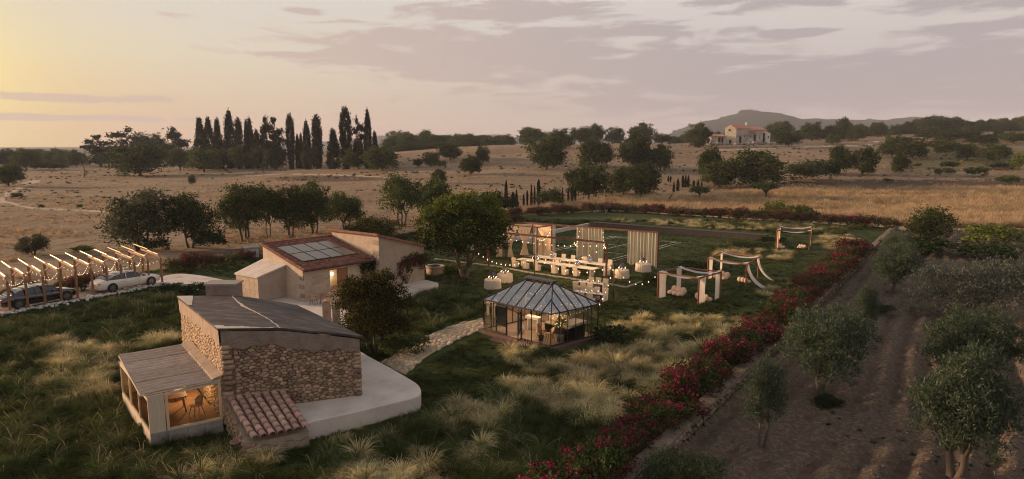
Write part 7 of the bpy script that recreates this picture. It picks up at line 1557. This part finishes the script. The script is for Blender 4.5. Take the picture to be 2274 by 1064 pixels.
# furniture
def plank_table(label, quad_px, z, m, leg_m, group=None, runner=False):
    q = [P(u, v, z) for u, v in quad_px]; c = sum(q, Vector()) / 4; c.z = 0; d = ((q[1] - q[0]) + (q[2] - q[3])) / 2; L_ = d.length; d.normalize(); W = max(.85, min(1.15, ((q[3] - q[0]).length + (q[2] - q[1]).length) / 2)); rz = math.atan2(d.y, d.x); g = float(G(c.x, c.y)); t = thing('banquet_table', label, 'table', (c.x, c.y, g), rz, group)
    nb = 4
    for i in range(nb): MB().box((0, -W / 2 + W * (i + .5) / nb, z - .035), (L_ - .02 * (i % 2), W / nb - .008, .07)).build('plank', m, t)
    for x in (-L_ / 2 + .5, 0, L_ / 2 - .5) if L_ > 5 else (-L_ / 2 + .1, L_ / 2 - .1):
        if L_ > 5: MB().box((x, 0, z / 2 - .05), (.14, W * .6, z - .08)).build('trestle', leg_m, t)
        else: MB().box((x, 0, z / 2 - .05), (.10, W * .95, z - .08)).build('leg_panel', leg_m, t)
    if runner:
        MB().box((0, 0, z + .006), (L_ + .02, .42, .010)).build('runner', m_white, t); MB().box((L_ / 2 + .012, 0, z - .28), (.012, .42, .56)).build('runner_end', m_white, t)
    return t, c, d, L_, W, g
def slip_chair():
    c = thing('slipcover_chair', 'cream slipcovered chair', 'chair'); w = .25
    def taper(b, tps, z0, z1): return MB().hexa([(x, y, z0) for x, y in b] + [(x, y, z1) for x, y in tps])
    rows = []; n = 28
    for z, k in ((0, 1.06), (.2, 1.02), (.44, .99), (.48, .95)):
        r = []
        for i in range(n + 1):
            a = 2 * PI * i / n; ca, sa = math.cos(a), math.sin(a); q = 1 / max(abs(ca), abs(sa)) ; q = .82 * q + .18; wob = 1 + (.03 * math.sin(9 * a) if z < .3 else 0); r.append((w * k * ca * q * wob, w * k * sa * q * wob, z))
        rows.append(r)
    sk = MB().grid(rows); sk.add(rows[-1][:-1], [tuple(range(n))]); sk.build('skirt', m_linen, c)
    MB().box((.0, .02, .485), (.47, .46, .07)).build('seat', m_linen, c)
    b = MB(); prof = [(-.235, .0), (-.235, .95), (-.21, .99), (.21, .99), (.235, .95), (.235, .0)]; f, k = [(x, -.20 - .10 * z, z) for x, z in prof], [(x, -.28 - .13 * z, z) for x, z in prof]; m = len(prof)
    b.add(f + k, [tuple(reversed(range(m))), tuple(range(m, 2 * m))] + [(i, (i + 1) % m, m + (i + 1) % m, m + i) for i in range(m)]); b.build('backrest', m_linen, c); return c
schair, sused = slip_chair(), []
def put_chair(p, face, label, group='slipcovered dining chairs'):
    """face: direction the sitter looks"""
    rz = math.atan2(face.y, face.x) - PI / 2; place(schair, sused, (p.x, p.y, float(G(p.x, p.y))), rz, label, group)
_, c1, d1, L1_, W1, g1 = plank_table('nearer of the two long pale banquet tables', [(1147, 575), (1317, 598), (1333, 594.5), (1160, 572)], .76, m_table, m_table, 'long banquet tables')
_, c2, d2, L2t, W2, g2 = plank_table('farther of the two long pale banquet tables', [(1180, 568), (1349, 589), (1362, 586), (1196, 565.5)], .76, m_table, m_table, 'long banquet tables')
def along(c, d, u): # point of the table axis seen at column u
    lo, hi = -9, 9
    for _ in range(40):
        m_ = (lo + hi) / 2; p = c + d * m_
        if UV((p.x, p.y, .5))[0] < u: lo = m_
        else: hi = m_
    return c + d * lo
n1_ = Vector((-d1.y, d1.x, 0)); n2_ = Vector((-d2.y, d2.x, 0))
for i, u in enumerate((1162, 1185, 1211, 1249, 1272, 1297)): p = along(c1, d1, u - 4) - n1_ * (W1 / 2 + .42); put_chair(p, n1_, 'cream slipcovered chair on the near side of the nearer long table, %s from the left' % ORD[i])
for i, u in enumerate((1216, 1237, 1258, 1284, 1319, 1341)): p = along(c2, d2, u) + n2_ * (W2 / 2 + .42); put_chair(p, -n2_, 'cream slipcovered chair on the far side of the farther long table, %s from the left' % ORD[i])
for i, u in enumerate((1222, 1336)): p = along(c1, d1, u) + n1_ * (W1 / 2 + .36); put_chair(p, -n1_, ['cream chair between the long tables, near their middle', 'cream chair between the long tables at their right end'][i])
def mirror_vase(label, u, v, z, c, d, g):
    p = along(c, d, u); t = thing('globe_vase', label, 'vase', (p.x, p.y, g + z)); m = bpy.data.materials.get('mercury_glass') or mat('mercury_glass', [(.34, .34, .38), (.50, .50, .54)], rough=.12, metal=1.0); MB().lathe([(.10, 0), (.21, .08), (.27, .22), (.24, .36), (.12, .45), (.07, .50), (.07, .58), (.10, .62)], 20).build('vase_body', m, t)
for a in (('mirrored globe vase on the farther long table, near its left end', 1226, 568, .765, c2, d2, g2), ('mirrored globe vase on the farther long table, near its right end', 1310, 578, .765, c2, d2, g2), ('mirrored globe vase on the nearer long table, near its left end', 1193, 573, .765, c1, d1, g1), ('mirrored globe vase on the nearer long table, right of its middle', 1282, 585, .765, c1, d1, g1)): mirror_vase(*a)
m_plate = mat('china', [(.6, .57, .52), (.7, .67, .62)], rough=.3); m_candle = emit_mat('candle_flame', (1, .66, .3), 6)
for nm, quad, lbs in (('rear dark dining table with a white runner by the glass house', [(1284, 626), (1337, 633), (1342, 628), (1288, 621.5)], 'rear'), ('front dark dining table with a white runner, half behind the glass house', [(1276, 648), (1338, 656), (1343, 651), (1281, 643)], 'front')):
    t, c, d, L_, W, g = plank_table(nm, quad, .76, m_dkwood, m_dkwood, 'dark dining tables', True); n_ = Vector((-d.y, d.x, 0)); rg = random.Random(len(nm))
    for k in range(3):
        p = c + d * (L_ * (k - 1) * .30 - .15); put_chair(p - n_ * (W / 2 + .42), n_, 'cream chair on the near side of the %s dark table, %s from the left' % (lbs, ORD[k])); put_chair(p + d * .25 + n_ * (W / 2 + .42), -n_, 'cream chair on the far side of the %s dark table, %s from the left' % (lbs, ORD[k]))
        for s in (-1, 1): q = c + d * (L_ * (k - 1) * .30) + n_ * (s * W * .3); pl = thing('dinner_plate', 'white plate with a dark napkin, %s on the %s side of the %s dark table' % (ORD[k], 'near' if s < 0 else 'far', lbs), 'plate', (q.x, q.y, g + .772)); MB().lathe([(.07, 0), (.15, .02), (.15, .026), (.06, .012)], 14).build('plate_body', m_plate, pl); MB().box((0, 0, .03), (.06, .16, .02), .4).build('napkin', m_dkwood, pl)
    for k in range(3): q = c + d * (L_ * (k - 1) * .22 + .2); cd = thing('candle', 'lit candle in a glass on the %s dark table, %s from the left' % (lbs, ORD[k]), 'candle', (q.x, q.y, g + .772)); MB().lathe([(.03, 0), (.03, .16), (.02, .17)], 8).build('wax', m_white, cd); MB().blob((0, 0, .20), (.015, .015, .03), 6, 4).build('flame', m_candle, cd)
def round_table(u, vb, wpx, label, fl):
    p = P(u, vb - 4, 0); g = float(G(p.x, p.y)); r = wpx * p.y / FPX / 2; t = thing('round_table', label, 'table', (p.x, p.y, g), 0, 'round tables under pleated cloths'); n = 96; rows = []
    for z, k, a in ((.76, .0, 0), (.76, .5, 0), (.765, .96, 0), (.75, 1.0, .004), (.6, 1.0, .02), (.3, 1.02, .035), (.02, 1.04, .045)):
        rows.append([(r * k * (1 + a * math.sin(22 * 2 * PI * i / n)) * math.cos(2 * PI * i / n), r * k * (1 + a * math.sin(22 * 2 * PI * i / n)) * math.sin(2 * PI * i / n), z) for i in range(n + 1)])
    MB().grid(rows).build('tablecloth', m_linen, t)
    v = thing('flower_arrangement', fl, 'flowers', (p.x, p.y, g + .77)); MB().lathe([(.06, 0), (.08, .05), (.05, .22), (.07, .30)], 12).build('vase', m_dkwood, v); rg = random.Random(int(u)); tw = MB()
    for k in range(16):
        a, l = rg.uniform(0, 6.28), rg.uniform(.15, .5); e = Vector((l * math.cos(a), l * math.sin(a), rg.uniform(.75, 1.25))); m_ = e * .5 + Vector((0, 0, .15)); tw.tube([(0, 0, .25), m_, e], [.008, .006, .003], 3)
        for _ in range(5): s = rg.uniform(.45, 1); q = m_ + (e - m_) * s; tw.tube([q, q + Vector((rg.uniform(-.16, .16), rg.uniform(-.16, .16), rg.uniform(0, .16)))], [.004, .002], 3)
    tw.build('twigs', m_bark, v); rn = np.random.default_rng(int(u)); pts, out, cc = crown_pts([(0, 0, .42, .2, .2, .12)], 14, 40, .06, rn, .2, -.9); link_mesh('blossoms', array_mesh('blossoms', leaf_quads(pts, .03, .8, rn, out), 4, leaf_mat_blue), v)
    for k in range(6): a = k * PI / 3 + .3; cd = thing('candle', 'lit candle on the %s, %s going round' % ({1094: 'nearest round table', 1121: 'round table with the tall spray', 1381: 'round table by the front pole', 1428: 'round table under the right curtain'}.get(u, 'round table inside the gazebo'), ORD[k]), 'candle', (p.x + r * .5 * math.cos(a), p.y + r * .5 * math.sin(a), g + .77), group='candles on the round tables'); MB().lathe([(.03, 0), (.03, .14 + .04 * (k % 2)), (.02, .17)], 8).build('wax', m_white, cd); MB().blob((0, 0, .21), (.018, .018, .035), 6, 4).build('flame', m_candle, cd)
    tb = MB()
    for k in range(8): a = k * PI / 4; tb.lathe([(.06, 0), (.11, .012), (.05, .014)], 10, (p.x * 0 + r * .78 * math.cos(a), r * .78 * math.sin(a), .77))
    tb.build('plates', m_plate, t, kind='stuff'); point_light((0, 0, 1.15), 3.5, (1, .62, .32), .1, t)
leaf_mat_blue = leaf_mat('blue_flowers', [(.10, .11, .19), (.20, .21, .32), (.32, .32, .42)], .3)
round_table(1094, 645, 37, 'round table left of the glass house roof, nearest the camera', 'low blue flowers and bare twigs on the nearest round table'); round_table(1121, 631, 35, 'round table with a big bare spray, behind the nearest one', 'tall spray of bare branches on the second round table'); round_table(1381, 621, 32, 'round table right of the front pole', 'blue flowers with thin twigs on the round table by the front pole'); round_table(1428, 606, 34, 'round table under the right sheer curtain', 'dark blue flowers on the round table under the right curtain'); round_table(1174, 545, 26, 'round table inside the gazebo', 'small flowers on the round table inside the gazebo')
# cabanas
def cabana(label, FL, FR_, BR_, top, drapes, trail=False, small=False):
    fl, fr_, br = P(*FL, 0), P(*FR_, 0), P(*BR_, 0); bl = fl + (br - fr_); o = fl.copy(); h = ZV(fl.x, fl.y, top); t = thing('cabana', label, 'cabana', o); cs = [fl, fr_, br, bl]
    for i, c in enumerate(cs): q = cs[(i + 1) % 4]; MB(o).bar((c.x, c.y, -.2), (c.x, c.y, h), .10).build('post', m_wood_r, t); MB(o).bar((c.x, c.y, h - .05), (q.x, q.y, h - .05), .08, .10).build('beam', m_wood_r, t)
    w = (bl - fl).normalized()
    for k, (a, b, off, nm) in enumerate(((fl, fr_, .05, 'front'), (bl, br, -.55, 'back'))):
        rows = []
        for j in range(7):
            row = []
            for i in range(25): s = i / 24; p = a + (b - a) * s + w * (off + .62 * j / 6); row.append((p.x, p.y, h + .04 - .30 * 4 * s * (1 - s) + .03 * math.sin(j * 2 + s * 4)))
            rows.append(row)
        ob = MB(o).grid(rows).build('roof_drape', m_whitecloth); ob.location = o; tag(ob, 'sagging white cloth strip over the %s beam of the %s' % (nm, label.split(',')[0]), 'drape', 'roof drapes of the cabanas')
    e = (fr_ - fl).normalized()
    for i, (c, dr, nm) in enumerate(((fl, w, 'front left'), (fr_, w, 'front right'), (br, -w, 'back right'), (bl, -w, 'back left'))):
        if trail and i in (1, 2):
            rows = []; n = 24
            for j in range(13):
                s = j / 12; zz = (h - .05) * (1 - s) ** 1.25 + .04; out = e * (.25 * s + 1.25 * s ** 2.4); row = []
                for k in range(n + 1): q = k / n; p = c + dr * (.05 + .55 * q) * (1 + .25 * s) + out * (1 + .15 * q) + e * .05 * math.sin(q * 26); row.append((p.x, p.y, zz + .02 * math.sin(q * 26 + 1)))
                rows.append(row)
            ob = MB(c).grid(rows).build('curtain', m_whitecloth2); ob.location = c; tag(ob, 'white curtain trailing onto the grass from the %s post of the %s' % (nm, label.split(',')[0]), 'curtain', 'cabana curtains')
        else: curt('curtain at the %s post of the %s' % (nm, label.split(',')[0]), c + e * (.06 if i in (0, 3) else -.06), c + e * (.06 if i in (0, 3) else -.06) + dr * .95 + e * .10, h - .03, .03, m_whitecloth2 if not small else m_drape, folds=6, amp=.05, tie=(h * .5, .82, .5), group='cabana curtains')
    return cs, h
m_wood_r = mat('cabana_timber', [(.16, .06, .026), (.24, .10, .045)], scale=4, rough=.7); m_whitecloth2 = cloth_mat('sheer_white', (.80, .72, .63), .45, .9)
def bubble_sofa(label, u, v, wpx, rz, rows=2):
    p = P(u, v, 0); g = float(G(p.x, p.y)); s = wpx * p.y / FPX / 2.0; t = thing('bubble_sofa', label, 'sofa', (p.x, p.y, g), rz, 'peach bubble sofas')
    for i in range(3):
        x = (i - 1) * .58 * s
        MB().blob((x, -.18 * s, .26 * s), (.36 * s, .48 * s, .27 * s), 14, 9, seed=i, amp=.04).build('cushion', m_cush, t); MB().blob((x, .32 * s, .52 * s), (.35 * s, .26 * s, .40 * s), 14, 9, seed=i + 5, amp=.04).build('back_cushion', m_cush, t)
k1, h1 = cabana('front cabana, nearest of the draped cabanas', (1460, 663), (1550, 678), (1599, 662), 604, 4); k2, h2 = cabana('middle cabana, with curtains trailing on the grass', (1571, 621), (1656, 636), (1683, 617), 573, 4, trail=True); k3, h3 = cabana('far cabana, standing alone near the back hedge', (1723, 553), (1797, 556), (1799, 544), 511, 4, small=True)
bubble_sofa('peach bubble sofa in the left half of the front cabana', 1503, 656, 44, -.9); bubble_sofa('peach bubble sofa in the right half of the front cabana', 1562, 668, 40, 2.2); bubble_sofa('peach bubble sofa at the left of the middle cabana', 1602, 620, 38, -.9); bubble_sofa('peach bubble sofa at the right of the middle cabana', 1652, 629, 30, 2.2); bubble_sofa('peach bubble sofa at the left of the far cabana', 1735, 551, 20, .9); bubble_sofa('peach bubble sofa at the right of the far cabana', 1780, 552, 20, -.9)
def small_frame():
    a = P(1117, 571, 0); h = ZV(a.x, a.y, 531); b = a + Vector((-3.2, 1.8, 0)); c = a + Vector((-1.6, -2.2, 0)); o = a.copy(); t = thing('cabana', 'small draped frame half hidden behind the big garden tree', 'cabana', o)
    cs = [c, a, b, b + (c - a)]
    for i, p in enumerate(cs): q = cs[(i + 1) % 4]; MB(o).bar((p.x, p.y, -.2), (p.x, p.y, h), .11).build('post', m_wood_r, t); MB(o).bar((p.x, p.y, h - .05), (q.x, q.y, h - .05), .09).build('beam', m_wood_r, t)
    curt('beige curtain at the right post of the half hidden frame', a + Vector((-.08, .02, 0)), a + Vector((-.75, .1, 0)), h - .08, .03, m_drape, folds=6)
    rows = [[(p.x, p.y, h + .05 - .2 * 4 * s * (1 - s)) for s in [i / 12 for i in range(13)] for p in [a + (b - a) * s + (c - a) * (.1 * j)]] for j in range(4)]; ob = MB(o).grid(rows).build('roof_drape', m_whitecloth); ob.location = o; tag(ob, 'white cloth strip over the half hidden frame behind the garden tree', 'drape')
small_frame()
# festoon lights
def pole(label, u, vb, vt):
    p = P(u, vb, 0); h = ZV(p.x, p.y, vt); t = thing('light_pole', label, 'pole', (p.x, p.y, 0), 0, 'poles carrying the festoon lights'); MB().tube([(0, 0, -.2), (0, 0, h)], .055, 8).build('pole_shaft', m_dkwood, t); MB().tube([(0, 0, h - .02), (0, 0, h + .05)], .07, 8).build('pole_cap', m_black, t); return Vector((p.x, p.y, h))
pl1 = pole('thin dark pole rising behind the glass house roof', 1187, 640, 566); pl2 = pole('thin dark pole right of the dark dining tables', 1362, 666, 586)
bulb_me = None
def festoon(label, a, b, n, sag, lamps=0, power=6):
    global bulb_me
    a, b = Vector(a), Vector(b); t = thing('festoon_lights', label, 'string lights', a); pts = [a + (b - a) * (k / 24) - Vector((0, 0, sag * 4 * (k / 24) * (1 - k / 24))) - a for k in range(25)]; MB().tube(pts, .010, 4).build('cord', m_black, t)
    if bulb_me is None: bulb_me = [MB().lathe([(.010, 0), (.021, -.035), (.025, -.06), (.018, -.085), (.008, -.11)], 10).mesh('bulb', m_bulb), MB().lathe([(.02, .05), (.024, 0), (.012, -.005)], 8).mesh('socket', m_black)]
    for i in range(n):
        s = (i + .5) / n; p = a + (b - a) * s - Vector((0, 0, sag * 4 * s * (1 - s))) - a - Vector((0, 0, .10)); k = link_mesh('bulb', bulb_me[0], t); k.location = p; sk = link_mesh('socket', bulb_me[1], k)
        if lamps and i % max(1, n // lamps) == (n // lamps) // 2: point_light(p + Vector((0, 0, -.2)), power * 1.7, (1, .58, .26), .08, t)
V = lambda p, z: Vector((p.x, p.y, z))
tree_top = P(1050, 560, 3.0); festoon('festoon lights hanging along the nearer portal frame', V(fl0, fh - .15), V(fr0_, fh - .15), 20, .5, 5, 16)
festoon('festoon lights from the big garden tree to the pole behind the glass house', P(1058, 556, 3.2), pl1, 13, .9, 3, 14); festoon('festoon lights from the pole behind the glass house to the nearer frame', pl1, V(fr0_, fh - .2), 10, .8, 3, 20)
festoon('festoon lights from the nearer frame across to the middle of the longer frame', V(fr0_, fh - .1), V(bl0 + (br0 - bl0) * .62, bh - .1), 9, .9, 2, 20); festoon('festoon lights from the nearer frame to the gazebo', V(fl0 + (fr0_ - fl0) * .45, fh - .1), V(gz[2], gzh - .1), 9, .7, 2, 20)
festoon('festoon lights from the left of the nearer frame to the gazebo front', V(fl0 + (fr0_ - fl0) * .12, fh - .1), V(gz[0], gzh - .2), 7, .5, 1, 16); festoon('festoon lights from the dark pole down to the front cabana', pl2, V(k1[0], h1), 7, 1.15, 2, 9)
festoon('festoon lights from the dark pole to the corner of the glass house', pl2, Vector((P(1327, 743, .28).x, P(1327, 743, .28).y, 2.2)), 6, .35, 2, 9); festoon('festoon lights over the long tables from frame to frame', V(fl0 + (fr0_ - fl0) * .75, fh - .1), V(bl0 + (br0 - bl0) * .45, bh - .1), 7, .9, 2, 22)
festoon('festoon lights over the dark dining tables from pole to pole', pl1, pl2, 11, .9, 3, 12)
# ================================================================ old house on the hill
def old_house():
    b = PY(1640, 318, 322); b.z = float(T(b.x, b.y)); s = b.y / FPX; m_ow = mat('old_stone_wall', [(.20, .17, .14), (.40, .34, .28), (.58, .50, .43)], scale=.35, detail=9, bump=.5, contrast=1.4); m_wht = mat('old_white_wall', [(.58, .54, .49), (.74, .69, .63)], scale=.4, detail=8); m_or = mat('old_tiles', [(.36, .15, .085), (.50, .235, .14), (.58, .33, .22)], scale=.8, detail=8, island=.2)
    z = b.z - .3
    def X(u): return (u - 1640) * s
    def Zh(v): return CAMZ + (HOR - v) * s - z + .1
    def block(t, x0, x1, y0, y1, h, m, holes=(), name='wall', top=None):
        w = MB(); wall_open(w, (x0, y0), (x1, y0), -1.5, top or h, [(a - x0, b_ - x0, c, d) for a, b_, c, d in holes], .6)
        for A_, B_ in (((x1, y0), (x1, y1)), ((x1, y1), (x0, y1)), ((x0, y1), (x0, y0))): w.quad((*A_, -1.5), (*B_, -1.5), (*B_, h), (*A_, h))
        w.build(name, m, t)
        for a, b_, c, d in holes: MB().quad((a, y0 + .5, c), (b_, y0 + .5, c), (b_, y0 + .5, d), (a, y0 + .5, d)).build('window' if c > 1 else 'door', m_dark, t)
    t = thing('old_house', 'old two-storey stone house with red tile roofs on the far hillside', 'house', (b.x, b.y, z))
    he, hr = Zh(287), Zh(279); g0, g1, e1 = X(1613), X(1634), X(1663); dp = 9
    gw = MB(); pts = [(g0, 2.5, -1.5), (g1, 0, -1.5), (g1, 0, he), ((g0 + g1) / 2, 1.25, hr), (g0, 2.5, he)]; gw.add(pts, [(0, 1, 2, 3, 4)]); gw.quad((g0, 2.5, -1.5), (g0, 2.5, he), (g0 + 3, dp, he), (g0 + 3, dp, -1.5)); gw.build('gable_wall', mat('pale_gable', [(.46, .39, .30), (.66, .57, .45)], scale=.5, detail=8, bump=.4), t)
    block(t, g1, e1, 0, dp, he, m_ow, [(X(1641), X(1646.5), .2, Zh(304)), (X(1652), X(1654), Zh(306), Zh(302))])
    for u in (1620.5, 1623.5): MB().box((X(u), 1.55 - .02 * (u - 1620), Zh(290)), (.5, .3, .9)).build('window', m_dark, t)
    MB().box((X(1623.5), 1.1, 1.2), (1.0, .4, 2.6)).build('door', m_dark, t)
    ap = ((g0 + g1) / 2, 1.25, hr); r = MB(); r.hexa([(g1 - .3, -.6, he - .1), (e1, -.6, he - .1), (X(1661), 4, hr - .1), ((g0 + g1) / 2 - .2, 1.0, hr - .1)] + [(g1 - .3, -.6, he + .15), (e1, -.6, he + .15), (X(1661), 4, hr + .15), ((g0 + g1) / 2 - .2, 1.0, hr + .15)]); r.hexa([((g0 + g1) / 2, 1.2, hr - .1), (X(1661), 4, hr - .1), (X(1658), dp + 2, he), (g0, 4.5, he)] + [((g0 + g1) / 2, 1.2, hr + .14), (X(1661), 4, hr + .14), (X(1658), dp + 2, he + .2), (g0, 4.5, he + .2)]); r.build('roof', m_or, t)
    MB().box((X(1661.5), 3.5, hr + .5), (.8, .8, 1.6)).build('chimney', m_wht, t)
    h2, r2 = Zh(291), Zh(283); x0, x1 = e1 + .02, X(1702); block(t, x0, x1, 1.2, dp + 1, h2, m_ow, [(X(1675), X(1680), .3, Zh(300)), (X(1695), X(1700), .3, Zh(297)), (X(1667), X(1669), Zh(307), Zh(302)), (X(1687), X(1689), Zh(309), Zh(304))], 'wall')
    r = MB(); r.hexa([(x0, .8, h2), (x1 + .3, .8, h2), (X(1693), 5, r2), (x0, 5, r2)] + [(x0, .8, h2 + .25), (x1 + .3, .8, h2 + .25), (X(1693), 5, r2 + .2), (x0, 5, r2 + .2)]); r.hexa([(x1 + .3, .8, h2), (x1 + .3, dp + 1, h2), (X(1693), 5.1, r2), (X(1693) - .05, 5, r2)] + [(x1 + .3, .8, h2 + .24), (x1 + .3, dp + 1, h2 + .24), (X(1693), 5.1, r2 + .19), (X(1693) - .05, 5, r2 + .19)]); r.build('roof', m_or, t)
    MB().hexa([(x0, .3, Zh(294)), (X(1678), .3, Zh(294)), (X(1678), 1.3, Zh(292)), (x0, 1.3, Zh(292))] + [(x0, .3, Zh(294) + .2), (X(1678), .3, Zh(294) + .2), (X(1678), 1.3, Zh(292) + .2), (x0, 1.3, Zh(292) + .2)]).build('porch_roof', m_or, t)
    w = MB(); w.hexa([(x1 + .05, 1.6, -1.5), (X(1713), 2.2, -1.5), (X(1713), dp, -1.5), (x1 + .05, dp, -1.5)] + [(x1 + .05, 1.6, Zh(293)), (X(1713), 2.2, Zh(297)), (X(1713), dp, Zh(297)), (x1 + .05, dp, Zh(293))]); w.build('end_wall', m_wht, t); MB().box((X(1708), 1.78, Zh(305)), (.5, .3, .8)).build('window', m_dark, t)
    k = thing('old_barn', 'low white barn with an open dark shed beside the old stone house', 'barn', (b.x, b.y, z)); a0, a1, a2 = X(1567), X(1580), X(1611)
    gw = MB(); gw.add([(a0, 2, -1.5), (a1, 0, -1.5), (a1, 0, Zh(301)), (X(1574), 1, Zh(298.5)), (a0, 2, Zh(303))], [(0, 1, 2, 3, 4)]); gw.quad((a0, 2, -1.5), (a0, 2, Zh(303)), (a0 + 2, 8, Zh(303)), (a0 + 2, 8, -1.5)); gw.build('gable_wall', m_wht, k); block(k, a1, a2, 0, 7, Zh(304), m_ow, [(X(1595), X(1601), 0, Zh(306)), (X(1602), X(1607), 0, Zh(306))]); MB().hexa([(a1 - 1.2, -.5, Zh(304)), (a2, -.5, Zh(304)), (a2, 5, Zh(300)), (X(1574), 2, Zh(299))] + [(a1 - 1.2, -.5, Zh(304) + .25), (a2, -.5, Zh(304) + .25), (a2, 5, Zh(300) + .25), (X(1574), 2, Zh(299) + .25)]).build('roof', m_or, k)
    rw = thing('ruined_wall', 'broken rubble wall in front of the old stone house', 'wall', (b.x, b.y - 7, z)); rg = random.Random(6); mb = MB()
    for i in range(110): x = X(rg.uniform(1568, 1716)); r_ = rg.uniform(.5, 1.1); mb.blob((x, rg.uniform(-1.5, 1), -.3 + rg.uniform(0, .9) * (1.6 if abs(x - X(1665)) < 5 else 1)), (r_ * 1.3, r_ * .8, r_ * .7), 6, 4, seed=i, amp=.3)
    mb.build('rubble', mat('pale_rubble', [(.16, .14, .12), (.32, .28, .235)], scale=.6, island=.3), rw, kind='stuff')
old_house()
# pond on the right slope
pp = [PT(u, v) for u, v in ((2062, 316), (2085, 314), (2082, 322), (2066, 323))]; zz = max(p.z for p in pp) + .15; MB().add([(p.x, p.y, zz) for p in pp], [(0, 3, 2, 1)]).build('pond', mat('pond_water', [(.05, .06, .07), (.06, .07, .08)], rough=.05, spec=.6), kind='structure')
